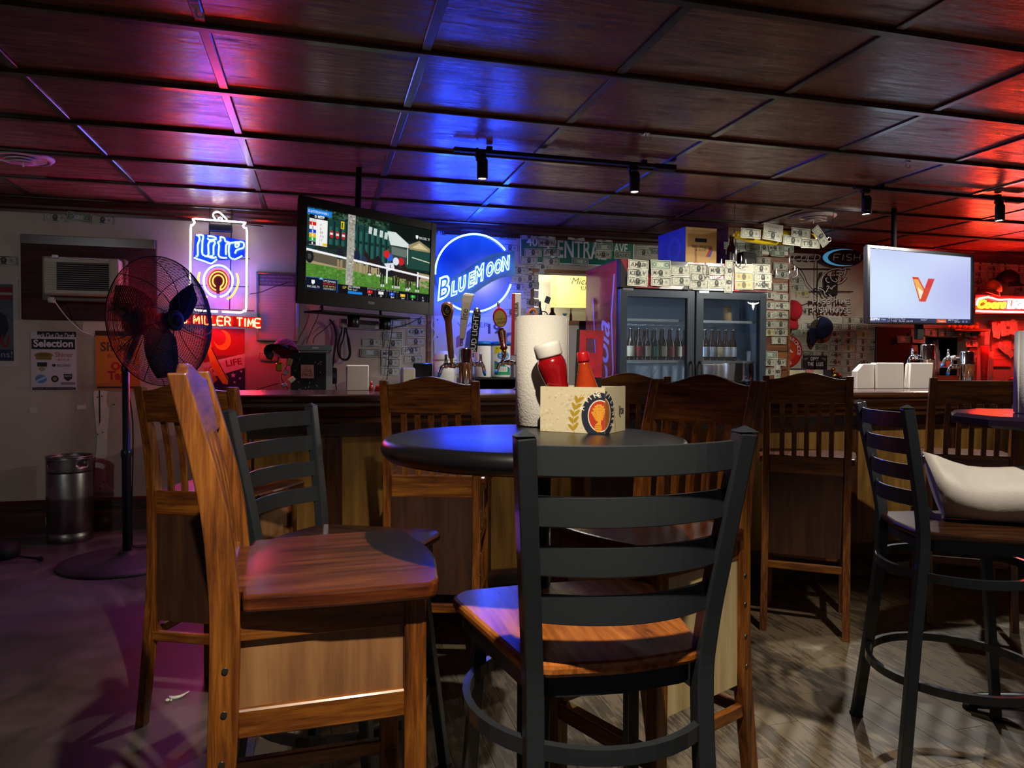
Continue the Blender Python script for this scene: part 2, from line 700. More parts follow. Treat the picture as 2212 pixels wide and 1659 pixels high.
class Pic:
    """a flat print worked out cell by cell: a grid of small faces that carry their own colour.
    Coordinates run 0..w to the right and 0..h DOWN, in any unit; res = cells across."""

    def __init__(self, w, h, res, bg='#ffffff', ss=2):
        self.w, self.h = float(w), float(h)
        self.nx = int(res)
        self.ny = max(2, int(round(res * h / w)))
        self.ss = ss
        self.k = self.nx * ss / self.w
        self.a = np.zeros((self.ny * ss, self.nx * ss, 3))
        self.a[:] = lin(bg)
        self.m = None

    def _paint(self, mask, y0, x0, col):
        if isinstance(col, tuple) and len(col) == 2 and isinstance(col[0], str):
            c, al = col
        else:
            c, al = col, 1.0
        sub = self.a[y0:y0 + mask.shape[0], x0:x0 + mask.shape[1]]
        sub[mask] = sub[mask] * (1 - al) + np.array(lin(c)) * al

    def poly(self, pts, col):
        P = np.array(pts, float) * self.k
        x0, y0 = np.floor(P.min(0)).astype(int)
        x1, y1 = np.ceil(P.max(0)).astype(int) + 1
        H, W = self.a.shape[:2]
        x0, y0, x1, y1 = max(0, x0), max(0, y0), min(W, x1), min(H, y1)
        if x1 <= x0 or y1 <= y0:
            return self
        X, Y = np.meshgrid(np.arange(x0, x1) + 0.5, np.arange(y0, y1) + 0.5)
        ins = np.zeros(X.shape, bool)
        n = len(P)
        for i in range(n):
            ax, ay = P[i]
            bx, by = P[(i + 1) % n]
            if ay == by:
                continue
            c = ((ay > Y) != (by > Y)) & (X < (bx - ax) * (Y - ay) / (by - ay) + ax)
            ins ^= c
        self._paint(ins, y0, x0, col)
        return self

    def rect(self, x0, y0, x1, y1, col):
        return self.poly([(x0, y0), (x1, y0), (x1, y1), (x0, y1)], col)

    def ell(self, cx, cy, rx, ry, col, a0=0, a1=360, n=40, inner=None):
        t = [math.radians(a0 + (a1 - a0) * i / n) for i in range(n + 1)]
        out = [(cx + rx * math.cos(a), cy + ry * math.sin(a)) for a in t]
        if inner is not None:
            out += [(cx + rx * inner * math.cos(a), cy + ry * inner * math.sin(a)) for a in reversed(t)]
        return self.poly(out, col)

    def line(self, pts, wd, col):
        for a, b in zip(pts[:-1], pts[1:]):
            d = np.array(b, float) - np.array(a, float)
            L = np.hypot(*d)
            if L < 1e-9:
                continue
            nrm = np.array((-d[1], d[0])) / L * wd / 2
            e = d / L * wd * 0.25
            A, B = np.array(a) - e, np.array(b) + e
            self.poly([A + nrm, B + nrm, B - nrm, A - nrm], col)
        return self

    def text(self, s, x, y, h, col, bold=0.0, shear=0.0, width=None, rot=0.0, align='L'):
        """cap height h, lower-left of the letters at (x, y)"""
        V, T = text_tris(s, bold, shear)
        if not len(V):
            return self
        sc = h / 0.69
        P = V * sc
        P = P * np.array([1.0, -1.0])
        wd = P[:, 0].max()
        if width:
            P[:, 0] *= width / wd
            wd = width
        if align == 'C':
            P[:, 0] -= wd / 2
        elif align == 'R':
            P[:, 0] -= wd
        c, s_ = math.cos(rot), math.sin(rot)
        P = np.stack([P[:, 0] * c - P[:, 1] * s_, P[:, 0] * s_ + P[:, 1] * c], 1) + np.array([x, y])
        for t in T:
            self.poly(P[list(t)], col)
        return self

    def speckle(self, x0, y0, x1, y1, cols, n, size, rng=None):
        rng = rng or random
        for _ in range(n):
            x, y = rng.uniform(x0, x1), rng.uniform(y0, y1)
            s = size * rng.uniform(0.5, 1.5)
            self.rect(x, y, x + s * rng.uniform(0.6, 1.6), y + s, rng.choice(cols))
        return self

    def grain(self, amount):
        g = np.random.RandomState(3).normal(1.0, amount, self.a.shape[:2])
        self.a *= np.clip(g, 0, 2)[..., None]
        return self

    def colors(self):
        s = self.ss
        return np.clip(self.a.reshape(self.ny, s, self.nx, s, 3).mean((1, 3)), 0, 1)

    def mesh(self, name, W, H, surf=None, mat='print_matte'):
        """local x right, z up, centre at origin; surf(u, v) -> (x, y, z) bends it (u, v in 0..1, v up)"""
        nx, ny = self.nx, self.ny
        u, v = np.meshgrid(np.linspace(0, 1, nx + 1), np.linspace(1, 0, ny + 1))
        if surf is None:
            vs = np.stack([(u - 0.5) * W, np.zeros_like(u), (v - 0.5) * H], -1).reshape(-1, 3)
        else:
            vs = np.array([surf(a, b) for a, b in zip(u.ravel(), v.ravel())])
        i = np.arange(ny)[:, None] * (nx + 1) + np.arange(nx)[None, :]
        fs = np.stack([i + nx + 1, i + nx + 2, i + 1, i], -1).reshape(-1, 4)
        me = bpy.data.meshes.new(name)
        me.vertices.add(len(vs))
        me.vertices.foreach_set('co', vs.ravel())
        me.loops.add(fs.size)
        me.polygons.add(len(fs))
        me.loops.foreach_set('vertex_index', fs.ravel())
        me.polygons.foreach_set('loop_start', np.arange(len(fs)) * 4)
        me.update(calc_edges=True)
        at = me.attributes.new('print', 'FLOAT_COLOR', 'CORNER')
        c = self.colors().reshape(-1, 3)
        c = np.concatenate([c, np.ones((len(c), 1))], 1)
        at.data.foreach_set('color', np.repeat(c, 4, 0).ravel())
        me.materials.append(M[mat])
        if surf is not None:
            me.polygons.foreach_set('use_smooth', [True] * len(fs))
        return me


# single-stroke capitals for tube lettering, on a 0..1 wide, 0..1 high cell
def _arc(cx, cy, rx, ry, a0, a1, n=8):
    return [(cx + rx * math.cos(math.radians(a0 + (a1 - a0) * i / n)), cy + ry * math.sin(math.radians(a0 + (a1 - a0) * i / n))) for i in range(n + 1)]


STROKE = {
    'A': [[(0, 0), (.5, 1), (1, 0)], [(.2, .38), (.8, .38)]],
    'B': [[(0, 0), (0, 1), (.6, 1)] + _arc(.6, .76, .34, .24, 90, -90) + [(.1, .52)], [(.6, .52)] + _arc(.62, .26, .38, .26, 90, -90) + [(0, 0)]],
    'C': [_arc(.5, .5, .5, .5, 50, 310, 14)],
    'D': [[(0, 0), (0, 1), (.4, 1)] + _arc(.45, .5, .5, .5, 90, -90, 12) + [(0, 0)]],
    'E': [[(1, 1), (0, 1), (0, 0), (1, 0)], [(0, .5), (.8, .5)]],
    'F': [[(1, 1), (0, 1), (0, 0)], [(0, .5), (.8, .5)]],
    'G': [_arc(.5, .5, .5, .5, 50, 330, 14) + [(.95, .45), (.55, .45)]],
    'H': [[(0, 0), (0, 1)], [(1, 0), (1, 1)], [(0, .5), (1, .5)]],
    'I': [[(.5, 0), (.5, 1)]],
    'J': [[(.8, 1), (.8, .3)] + _arc(.45, .3, .35, .3, 0, -180)],
    'K': [[(0, 0), (0, 1)], [(1, 1), (0, .45), (1, 0)]],
    'L': [[(0, 1), (0, 0), (.9, 0)]],
    'M': [[(0, 0), (.08, 1), (.5, .25), (.92, 1), (1, 0)]],
    'N': [[(0, 0), (0, 1), (1, 0), (1, 1)]],
    'O': [_arc(.5, .5, .5, .5, 90, 450, 18)],
    'P': [[(0, 0), (0, 1), (.6, 1)] + _arc(.6, .74, .38, .26, 90, -90) + [(0, .48)]],
    'R': [[(0, 0), (0, 1), (.6, 1)] + _arc(.6, .74, .36, .26, 90, -90) + [(0, .48)], [(.5, .48), (1, 0)]],
    'S': [_arc(.5, .75, .44, .25, 40, 270, 10) + _arc(.5, .25, .46, .25, 90, -140, 10)],
    'T': [[(0, 1), (1, 1)], [(.5, 1), (.5, 0)]],
    'U': [[(0, 1), (0, .35)] + _arc(.5, .35, .5, .35, 180, 360, 10) + [(1, 1)]],
    'V': [[(0, 1), (.5, 0), (1, 1)]],
    'W': [[(0, 1), (.25, 0), (.5, .7), (.75, 0), (1, 1)]],
    'X': [[(0, 0), (1, 1)], [(0, 1), (1, 0)]],
    'Y': [[(0, 1), (.5, .5), (1, 1)], [(.5, .5), (.5, 0)]],
    'Z': [[(0, 1), (1, 1), (0, 0), (1, 0)]],
    '-': [[(.1, .5), (.9, .5)]],
    "'": [[(.5, 1), (.45, .75)]],
    '2': [_arc(.5, .72, .45, .28, 150, -30, 8) + [(0, 0), (1, 0)]],
}
NARROW = {'I': .35, ' ': .5, "'": .3, '-': .7, 'L': .85}


def stroke_text(s, w, h, gap):
    """polylines of a line of capitals, starting at (0, 0); w = cell width"""
    x, out = 0.0, []
    for ch in s:
        cw = w * NARROW.get(ch, 1.0)
        for pl in STROKE.get(ch, []):
            out.append([(x + (p[0] if ch not in "I'" else .5) * cw, p[1] * h) for p in pl])
        x += cw + gap
    return out, x - gap


# ------------------------------------------------------------------ surface materials
def make_surface_materials():
    # varnished plywood of the ceiling
    t = NT('ceiling_ply')
    v = t.coords('Object', (0.10, 1.0, 1.0), rnd=True)
    g = t.noise(v, 42, 6, 0.68, 0.6)
    v2 = t.coords('Object', (0.35, 1.0, 1.0), rnd=True)
    b = t.noise(v2, 5.5, 4, 0.6, 1.5)
    mx = t.n('ShaderNodeMath', operation='MULTIPLY_ADD')
    t.l(b, mx.inputs[0])
    mx.inputs[1].default_value = 0.6
    t.l(g, mx.inputs[2])
    r = t.ramp(mx.outputs[0], [(0.52, '#2c130c'), (0.74, '#7c4a38'), (1.0, '#b47c64')])
    t.l(r.outputs[0], t.b.inputs['Base Color'])
    rr = t.ramp(mx.outputs[0], [(0.55, 0.55), (0.74, 0.30), (0.95, 0.20)])
    t.l(rr.outputs[0], t.b.inputs['Roughness'])
    t.b.inputs['Specular IOR Level'].default_value = 0.55
    bb = t.n('ShaderNodeBump')
    bb.inputs['Strength'].default_value = 0.40
    bb.inputs['Distance'].default_value = 0.004
    t.l(mx.outputs[0], bb.inputs['Height'])
    t.l(bb.outputs[0], t.b.inputs['Normal'])
    M['ceiling_ply'] = t.m
    # laminate planks
    t = NT('floor_plank')
    v = t.coords('Object', (1.0, 0.10, 1.0), rnd=True)
    g = t.noise(v, 55, 6, 0.7, 0.4)
    v2 = t.coords('Object', (1.0, 0.45, 1.0), rnd=True)
    b = t.noise(v2, 7, 5, 0.65, 0.8)
    mx = t.n('ShaderNodeMath', operation='MULTIPLY_ADD')
    t.l(b, mx.inputs[0])
    mx.inputs[1].default_value = 0.9
    t.l(g, mx.inputs[2])
    oi = t.n('ShaderNodeObjectInfo')
    ad = t.n('ShaderNodeMath', operation='MULTIPLY_ADD')
    t.l(oi.outputs['Random'], ad.inputs[0])
    ad.inputs[1].default_value = 0.10
    t.l(mx.outputs[0], ad.inputs[2])
    r = t.ramp(ad.outputs[0], [(0.62, '#332b21'), (0.95, '#5a4d3b'), (1.3, '#7b6b54')])
    t.l(r.outputs[0], t.b.inputs['Base Color'])
    t.set(Roughness=0.5)
    t.bump(g, 0.12, 0.002)
    M['floor_plank'] = t.m
    # stained concrete
    t = NT('concrete')
    v = t.coords('Object')
    b = t.noise(v, 1.6, 7, 0.62, 0.8)
    f = t.noise(v, 60, 4, 0.6)
    mx = t.n('ShaderNodeMath', operation='MULTIPLY_ADD')
    t.l(f, mx.inputs[0])
    mx.inputs[1].default_value = 0.12
    t.l(b, mx.inputs[2])
    r = t.ramp(mx.outputs[0], [(0.38, '#3b3536'), (0.55, '#5b5254'), (0.75, '#7a6d6a')])
    t.l(r.outputs[0], t.b.inputs['Base Color'])
    rr = t.ramp(b, [(0.3, 0.30), (0.7, 0.55)])
    t.l(rr.outputs[0], t.b.inputs['Roughness'])
    t.bump(f, 0.05, 0.003)
    M['concrete'] = t.m
    # painted wallboard, stained here and there
    t = NT('wall_paint')
    v = t.coords('Object')
    b = t.noise(v, 1.3, 6, 0.6, 0.6)
    r = t.ramp(b, [(0.3, '#97897a'), (0.5, '#b3a797'), (0.7, '#bdb2a3')])
    t.l(r.outputs[0], t.b.inputs['Base Color'])
    t.set(Roughness=0.62)
    t.bump(t.noise(v, 220, 3, 0.5), 0.06, 0.002)
    M['wall_paint'] = t.m
    # rough block under the bar
    t = NT('kick_block')
    v = t.coords('Object')
    b = t.noise(v, 9, 6, 0.7, 0.5)
    r = t.ramp(b, [(0.35, '#2b271d'), (0.6, '#5e573f'), (0.8, '#86805f')])
    t.l(r.outputs[0], t.b.inputs['Base Color'])
    t.set(Roughness=0.9)
    t.bump(b, 0.8, 0.02)
    M['kick_block'] = t.m


make_surface_materials()
plain('plaster_patch', '#c9c0b4', 0.8, var=0.08, vscale=20)
plain('seam_dark', '#2b2422', 0.8)
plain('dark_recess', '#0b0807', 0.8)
plain('kitchen_white', '#d9d6cc', 0.6)
glow('kitchen_lamp', '#fff6da', 20.0)

# ------------------------------------------------------------------ floor
XL, XR = -4.2, 8.0
YF = -3.2
fb = MB().span((XL, YF, -0.10), (XR, 7.2, -0.006))
floor = struct(fb.build('floor', 'concrete'))
SEAM_X = -0.20
cs = MB().span((XL, YF, -0.006), (SEAM_X, YB, 0.0))
cs.build('concrete_slab', 'concrete', floor)
_pw, _pl = 0.118, 1.22
_pmesh = MB().rbox((0, 0, -0.003), (_pw - 0.0012, _pl - 0.0012, 0.006), 0.0005).mesh('plank')
_pmesh.materials.append(M['floor_plank'])
_ix = 0
_x = SEAM_X + _pw / 2
while _x < 4.7:
    _y = -0.35 - ((_ix * 0.43) % 1.0) * _pl
    while _y < 3.45:
        if not (_y + _pl / 2 < 0.0 or (_y < 0.9 and _x > 2.3) or (_y < 0.6 and _x < 0)):
            p = link('plank', _pmesh, None, floor)
            p.location = (_x, _y + _pl / 2, 0)
        _y += _pl
    _x += _pw
    _ix += 1

# ------------------------------------------------------------------ ceiling
cb = MB().span((XL, YF, CE + 0.008), (XR, 7.2, CE + 0.10))
ceiling = struct(cb.build('ceiling', 'ceiling_ply'))
GX0, GSX, GY0, GSY = -1.919, 0.767, 2.073, 0.602
_rng = random.Random(11)
_panel = MB().rbox((0, 0, 0), (GSX - 0.012, GSY - 0.012, 0.008), 0.002).mesh('ceiling_panel')
_panel.materials.append(M['ceiling_ply'])
for i in range(-3, 11):
    for j in range(-6, 7):
        x, y = GX0 + GSX * (i + 0.5), GY0 + GSY * (j + 0.5)
        if y > YB + 0.1 or x > 7.2:
            continue
        if j < -2 and not (-1 <= i <= 6):
            continue
        p = link('ceiling_panel', _panel, None, ceiling)
        p.location = (x, y, CE + 0.002 + _rng.uniform(-0.003, 0.001))
        p.rotation_euler = (_rng.uniform(-.004, .004), _rng.uniform(-.004, .004), PI if _rng.random() < .5 else 0)
_long = MB().rbox((0, 0, 0), (XR - XL, 0.040, 0.020), 0.004).mesh('batten')
_long.materials.append(M['batten_wood'])
for j in range(-4, 7):
    p = link('batten', _long, None, ceiling)
    p.location = ((XL + XR) / 2, GY0 + GSY * j, CE - 0.010)
_short = MB().rbox((0, 0, 0), (0.038, GSY - 0.044, 0.010), 0.003).mesh('cross_batten')
_short.materials.append(M['batten_wood'])
for i in range(-2, 11):
    for j in range(-3, 6):
        x, y = GX0 + GSX * i, GY0 + GSY * (j + 0.5)
        if x > 7.2:
            continue
        p = link('cross_batten', _short, None, ceiling)
        p.location = (x + _rng.uniform(-.004, .004), y, CE - 0.006)

# ------------------------------------------------------------------ back wall with its two openings
WX0, WX1 = at_y(1153, 640, YB).x, at_y(1300, 640, YB).x
WZ0, WZ1 = at_y(1200, 692, YB).z, at_y(1200, 590, YB).z
HX0, HX1 = at_y(1972, 760, YB).x, at_y(2090, 760, YB).x
HZ0, HZ1 = at_y(2030, 812, YB).z, at_y(2030, 728, YB).z
wb = MB()
for x0, x1, z0, z1 in ((XL, WX0, 0, CE), (WX0, WX1, 0, WZ0), (WX0, WX1, WZ1, CE), (WX1, HX0, 0, CE),
                       (HX0, HX1, 0, HZ0), (HX0, HX1, HZ1, CE), (HX1, XR, 0, CE)):
    wb.span((x0, YB, z0), (x1, YB + 0.12, z1))
wall_back = struct(wb.build('wall_back', 'wall_paint'))
struct(MB().span((XL - 0.12, YF, 0), (XL, YB + 0.12, CE)).build('wall_left', 'wall_paint'))
struct(MB().span((XR, YF, 0), (XR + 0.12, YB + 0.12, CE)).build('wall_right', 'wall_paint'))

# lit kitchen seen through the pass-through
kb = MB()
kx0, kx1, ky1 = WX0 - 0.9, WX1 + 1.0, 7.15
kb.span((kx0, ky1, 0.0), (kx1, ky1 + 0.05, CE)).span((kx0 - 0.05, YB + 0.12, 0), (kx0, ky1, CE)).span((kx1, YB + 0.12, 0), (kx1 + 0.05, ky1, CE))
struct(kb.build('wall_kitchen', 'kitchen_white'))
kl = thing('kitchen_ceiling_light', 'bright flat lamp on the kitchen ceiling behind the pass-through', 'lamp', ((WX0 + WX1) / 2, 6.6, CE - 0.02))
MB().rbox((0, 0, -0.02), (1.0, 0.34, 0.04), 0.008).build('housing', 'white_plastic', kl)
MB().rbox((0, 0, -0.045), (0.94, 0.28, 0.012), 0.004).build('diffuser', 'kitchen_lamp', kl)
wt = MB()
for a, b in (((WX0 - .03, YB - .012, WZ0 - .035), (WX1 + .03, YB + .13, WZ0)), ((WX0 - .03, YB - .010, WZ1), (WX1 + .03, YB + .13, WZ1 + .03)),
             ((WX0 - .03, YB - .010, WZ0), (WX0, YB + .13, WZ1))):
    wt.span(a, b)
struct(wt.build('trim_1', 'pier_board'))
# dark hatch on the right
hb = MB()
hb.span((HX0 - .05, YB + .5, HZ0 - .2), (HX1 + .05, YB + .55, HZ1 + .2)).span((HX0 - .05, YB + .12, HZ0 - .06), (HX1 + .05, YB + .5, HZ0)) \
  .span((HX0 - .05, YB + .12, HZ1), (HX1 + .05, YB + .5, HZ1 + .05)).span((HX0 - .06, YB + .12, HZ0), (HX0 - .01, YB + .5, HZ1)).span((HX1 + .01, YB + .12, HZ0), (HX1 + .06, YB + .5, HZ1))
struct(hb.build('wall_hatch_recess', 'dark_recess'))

# crown and base mouldings
prof = [(YB, CE - .105), (YB - .012, CE - .105), (YB - .012, CE - .085), (YB - .026, CE - .072), (YB - .030, CE - .055), (YB - .05, CE - .04),
        (YB - .058, CE - .022), (YB - .075, CE - .016), (YB - .075, CE - .001), (YB, CE - .001)]
struct(MB().prism(prof, XL, XR, 'x').build('trim_2', 'trim_wood'))
LEFT_END = at_y(560, 1000, YB).x
bprof = [(YB, 0), (YB - .028, 0), (YB - .028, .135), (YB - .020, .15), (YB - .020, .17), (YB - .026, .175), (YB - .026, .225), (YB - .012, .24), (YB, .24)]
struct(MB().prism(bprof, XL, LEFT_END + 0.3, 'x').build('baseboard_back', 'trim_wood'))

# plaster patch and open joint on the left part of the wall
def wall_poly(pts, y0, y1):
    return MB().prism([(at_y(px, py, YB).x, at_y(px, py, YB).z) for px, py in pts][::-1], y0, y1, 'y')


wall_poly([(202, 845), (213, 843), (232, 845), (229, 870), (236, 885), (232, 925), (231, 985), (226, 1010), (228, 1045), (250, 1062), (198, 1064), (204, 1045),
           (206, 1000), (210, 950), (206, 900), (203, 870)], YB - .0025, YB + .001).build('plaster_patch', 'plaster_patch', wall_back)
wall_poly([(213.5, 843), (216.5, 843), (217.5, 910), (214.5, 918)], YB - .0035, YB).build('open_joint', 'seam_dark', wall_back)
wall_poly([(63, 880), (80, 879), (81, 891), (64, 892)], YB - .002, YB + .001).build('plaster_patch', 'plaster_patch', wall_back)
wall_poly([(166, 876), (185, 874), (186, 883), (167, 885)], YB - .002, YB + .001).build('plaster_patch', 'plaster_patch', wall_back)
wall_poly([(180, 695), (243, 697), (248, 712), (215, 716), (196, 722), (178, 718)], YB - .002, YB + .001).build('plaster_patch', 'plaster_patch', wall_back)
for q in ((211, 858), (220, 856), (211, 938), (222, 934), (216, 1055), (225, 1042), (246, 874)):
    c = at_y(*q, YB - .003)
    MB().cyl((c.x, YB - .004, c.z), (c.x, YB, c.z), .005, n=8).build('nail_head', 'seam_dark', wall_back)

_tx = at_y(926, 760, YB).x
struct(MB().rbox((_tx, YB - .012, 1.13), (.035, .022, 2.26), .003).build('trim_4', 'pier_board'))

# ------------------------------------------------------------------ the bar
BX0, BX1 = at_y(468, 900, 3.3).x, 5.6
BY = 3.19       # front lip of the worktop
bar = thing('bar_counter', 'long brown wooden bar with moulded front edge and panelled front', 'bar', (BX0, 3.5, 0))
def bspan(a, b):
    return ((a[0] - BX0, a[1] - 3.5, a[2]), (b[0] - BX0, b[1] - 3.5, b[2]))
top = [(BY + .66, BAR_Z), (BY + .02, BAR_Z), (BY + .006, BAR_Z - .006), (BY, BAR_Z - .018), (BY + .004, BAR_Z - .03), (BY + .016, BAR_Z - .036), (BY + .66, BAR_Z - .036)]
mb = MB().prism([(y - 3.5, z) for y, z in top], 0, BX1 - BX0, 'x')
mb.build('worktop', 'bar_wood_x', bar)
ed = [(BY + .2, BAR_Z - .036), (BY + .022, BAR_Z - .036), (BY + .020, BAR_Z - .052), (BY + .034, BAR_Z - .062), (BY + .05, BAR_Z - .085), (BY + .056, BAR_Z - .10),
      (BY + .075, BAR_Z - .106), (BY + .078, BAR_Z - .128), (BY + .09, BAR_Z - .134), (BY + .2, BAR_Z - .134)]
MB().prism([(y - 3.5, z) for y, z in ed], 0.02, BX1 - BX0, 'x').build('edge_moulding', 'bar_wood_x', bar)
PY = 3.40
MB().span(*bspan((BX0 + .06, PY + .014, 0.14), (BX1, PY + .10, BAR_Z - .13))).build('carcass', 'dark_plywood', bar)
MB().span(*bspan((BX0 + .06, PY - .004, 0.14), (BX0 + .10, BY + .62, BAR_Z - .13))).build('end_panel', 'bar_wood_z', bar)
MB().span(*bspan((BX0 + .06, PY - .008, 0.125), (BX1, PY + .05, 0.20))).build('bottom_rail', 'bar_wood_x', bar)
MB().span(*bspan((BX0 + .06, PY - .006, BAR_Z - .20), (BX1, PY + .03, BAR_Z - .134))).build('top_rail', 'bar_wood_x', bar)
sx = [0.058 + 0.713 * k for k in range(0, 8)]
sx = [x for x in sx if BX0 + .1 < x < BX1]
_st = MB().rbox((0, 0, 0), (0.062, 0.022, BAR_Z - .40), .004).mesh('stile')
_st.materials.append(M['bar_wood_z'])
for x in sx:
    o = link('stile', _st, None, bar)
    o.location = (x - BX0, PY - 3.5 + .004, (0.20 + BAR_Z - .20) / 2)
edges = [BX0 + .10] + sx + [BX1]
for a, b in zip(edges[:-1], edges[1:]):
    MB().span(*bspan((a + .02, PY + .008, .20), (b - .02, PY + .016, BAR_Z - .20))).build('front_panel', 'bar_panel', bar)
    for e, s in ((a + .031, 1), (b - .031, -1)):
        MB().span(*bspan((e, PY + .001, .20), (e + s * .012, PY + .012, BAR_Z - .20))).build('bead', 'bar_wood_z', bar)
MB().span(*bspan((BX0 + .10, PY + .05, 0), (BX1, PY + .25, .135))).build('kick_base', 'kick_block', bar)


# ------------------------------------------------------------------ oak bar chairs
def heading(fx, fd):
    """direction in metres right / ahead of the viewer -> rotation that turns local +y there"""
    w = ground(fx, fd)
    return math.atan2(-w.x, w.y)


def loft_post(side, secs, width, k=5):
    """rectangular post swept through (z, y, depth, x) sections"""
    P = smooth_path([(s[3] * side, s[1], s[0]) for s in secs], k)
    D = smooth_path([(s[2], 0, 0) for s in secs], k)
    rings = []
    for p, d in zip(P, D):
        w, h = width / 2, d.x / 2
        rings.append([Vector((p.x - w, p.y - h, p.z)), Vector((p.x + w, p.y - h, p.z)), Vector((p.x + w, p.y + h, p.z)), Vector((p.x - w, p.y + h, p.z))])
    return MB().loft(rings, False)


def oak_chair(name, flat_top=False, mats='oak_', tall_side=False):
    t = thing(name, 'oak bar chair', 'chair')
    X, Y, Z = mats + 'x', mats + 'y', mats + 'z'
    H, S = 1.165, 0.79
    xr = 0.172
    secs = [(0, -.075, .034, xr), (.22, -.040, .040, xr), (.45, -.010, .047, xr), (.70, 0, .050, xr), (.82, -.004, .048, xr), (.96, -.022, .042, xr), (H, -.072, .030, xr)]
    scr = MB().cyl((0, 0, 0), (.003, 0, 0), .0055, n=10).mesh('screw')
    scr.materials.append(M['screw_steel'])
    for s in (-1, 1):
        p = loft_post(s, secs, .031).build('rear_post', Z, t, .003)
        for zz, yy in ((.66, .0), (.585, -.002), (.50, -.006), (.42, -.012)):
            q = link('screw', scr, None, p)
            q.location = (s * (xr + .0145), yy, zz)
            q.rotation_euler = (0, 0, 0 if s > 0 else PI)
        MB().rbox((s * .172, .325, (S - .03) / 2), (.036, .040, S - .03), .003).build('front_leg', Z, t)
    # seat: wide rounded front, narrowing to the back posts
    out = []
    for a in range(0, 91, 15):
        r = math.radians(a)
        out.append((.172 + .050 * math.cos(r), .335 + .035 * math.sin(r)))
    arc = [(x * .98, .370 + .022 * (1 - (x / .16) ** 2)) for x in (.12, .08, .04, 0, -.04, -.08, -.12)]
    left = [(-x, y) for x, y in reversed(out)]
    back = [(-.218, .18), (-.204, .03), (-.156, .026), (-.156, -.012), (.156, -.012), (.156, .026), (.204, .03), (.218, .18)]
    seat = MB().prism(out + arc + left + back, S - .030, S, 'z')
    seat.build('seat', 'seat_oak', t, .006)
    # aprons, side panels and rails
    for s in (-1, 1):
        MB().rbox((s * .172, .163, S - .058), (.022, .288, .054), .002).build('side_apron', Y, t)
        if tall_side:
            MB().box((s * .176, .163, .545), (.008, .288, .34)).build('side_panel', 'pale_plywood', t)
        else:
            MB().box((s * .170, .163, S - .145), (.008, .288, .125)).build('side_panel', 'plywood', t)
            MB().rbox((s * .172, .163, S - .228), (.026, .288, .050), .003).build('side_rail', Y, t)
        MB().rbox((s * .172, .150, .30), (.020, .320, .034), .003).build('side_stretcher', Y, t)
    MB().rbox((0, .325, S - .058), (.312, .022, .054), .002).build('front_apron', X, t)
    fs = MB().rbox((0, .325, .27), (.312, .024, .045), .003).build('front_stretcher', X, t)
    MB().box((0, .325, .2945), (.30, .027, .003)).build('foot_plate', 'brass', fs)
    MB().rbox((0, -.028, .295), (.318, .020, .034), .003).build('rear_stretcher', X, t)
    # back: crest, slats, lower rail, plywood back board
    n = 14
    top, bot = [], []
    zc = 1.045
    for i in range(n + 1):
        u = i / n
        x = -.157 + .314 * u
        if flat_top:
            z = H - .012
        else:
            w = abs(2 * u - 1)
            z = H - .014 + .030 * (0.5 + 0.5 * math.cos(PI * min(1, w * 1.05)))
        top.append((x, z))
        bot.append((x, zc - .004 * math.sin(PI * u)))
    def yc(z):
        return -.020 - .052 * max(0, (z - .95)) / .215
    me = MB()
    rings = []
    for (x, z1), (_, z0) in zip(top, bot):
        bow = -.008 * math.sin(PI * (x + .157) / .314)
        rings.append([Vector((x, yc(z0) - .010 + bow, z0)), Vector((x, yc(z0) + .010 + bow, z0)), Vector((x, yc(z1) + .010 + bow, z1)), Vector((x, yc(z1) - .010 + bow, z1))])
    me.loft(rings, False).build('crest_rail', X, t, .003)
    for k in range(5):
        x = -.104 + .052 * k
        P = [(x, -.004, .795), (x, -.010, .88), (x, -.022, .96), (x, -.044, 1.05)]
        MB().tube(smooth_path(P, 4), 0.01, sq=(.021, .010)).build('slat', Z, t)
    MB().rbox((0, -.004, .758), (.314, .020, .085), .003).build('lower_rail', X, t)
    MB().box((0, -.010, .53), (.314, .007, .375)).build('back_board', 'dark_plywood', t)
    return t


def set_chair(t, pos, face, scale, label, group=None):
    g = ground(*pos)
    t.location = (g.x, g.y, 0)
    t.rotation_euler = (0, 0, heading(*face))
    t.scale = (scale,) * 3
    t['label'] = label
    if group:
        t['group'] = group
    elif 'group' in t:
        del t['group']
    return t


OAK = oak_chair('oak_bar_chair')
OAKG = 'oak slat-back bar chairs'
set_chair(OAK, (-.551, 1.405), (.954, .30), 1.187 / 1.165, 'orange oak bar chair nearest the viewer, side on, facing the black round table', OAKG)
set_chair(copy_tree(OAK), (-1.052, 2.40), (.174, .985), 1.13 / 1.165, 'oak bar chair standing in front of the tall pedestal fan, back to the viewer', OAKG)
set_chair(copy_tree(OAK), (-.30, 2.70), (.05, 1), 1.147 / 1.165, 'oak bar chair at the bar below the blue round neon, behind the black table', OAKG)
set_chair(copy_tree(OAK), (.516, 3.22), (.09, 1), 1.16 / 1.165, 'oak bar chair at the bar mostly hidden behind the caddy of sauces', OAKG)
wood('pale_plywood', '#a08a5e', '#b8a276', '#cbb78c', 'z', 0.6, 30, 0.0)
set_chair(oak_chair('oak_bar_chair', tall_side=True), (.492, 1.992), (-.788, -.616), 1.165 / 1.165, 'oak bar chair on the far right of the black table, turned towards it', OAKG)
set_chair(copy_tree(OAK), (1.344, 3.255), (.385, .923), 1.164 / 1.165, 'oak bar chair at the bar below the glass door fridge, whole back in view', OAKG)
FLAT = oak_chair('oak_bar_chair', True)
set_chair(FLAT, (2.16, 3.36), (.34, .94), 1.157 / 1.165, 'oak bar chair with straight top rail behind the pale handbag', OAKG)


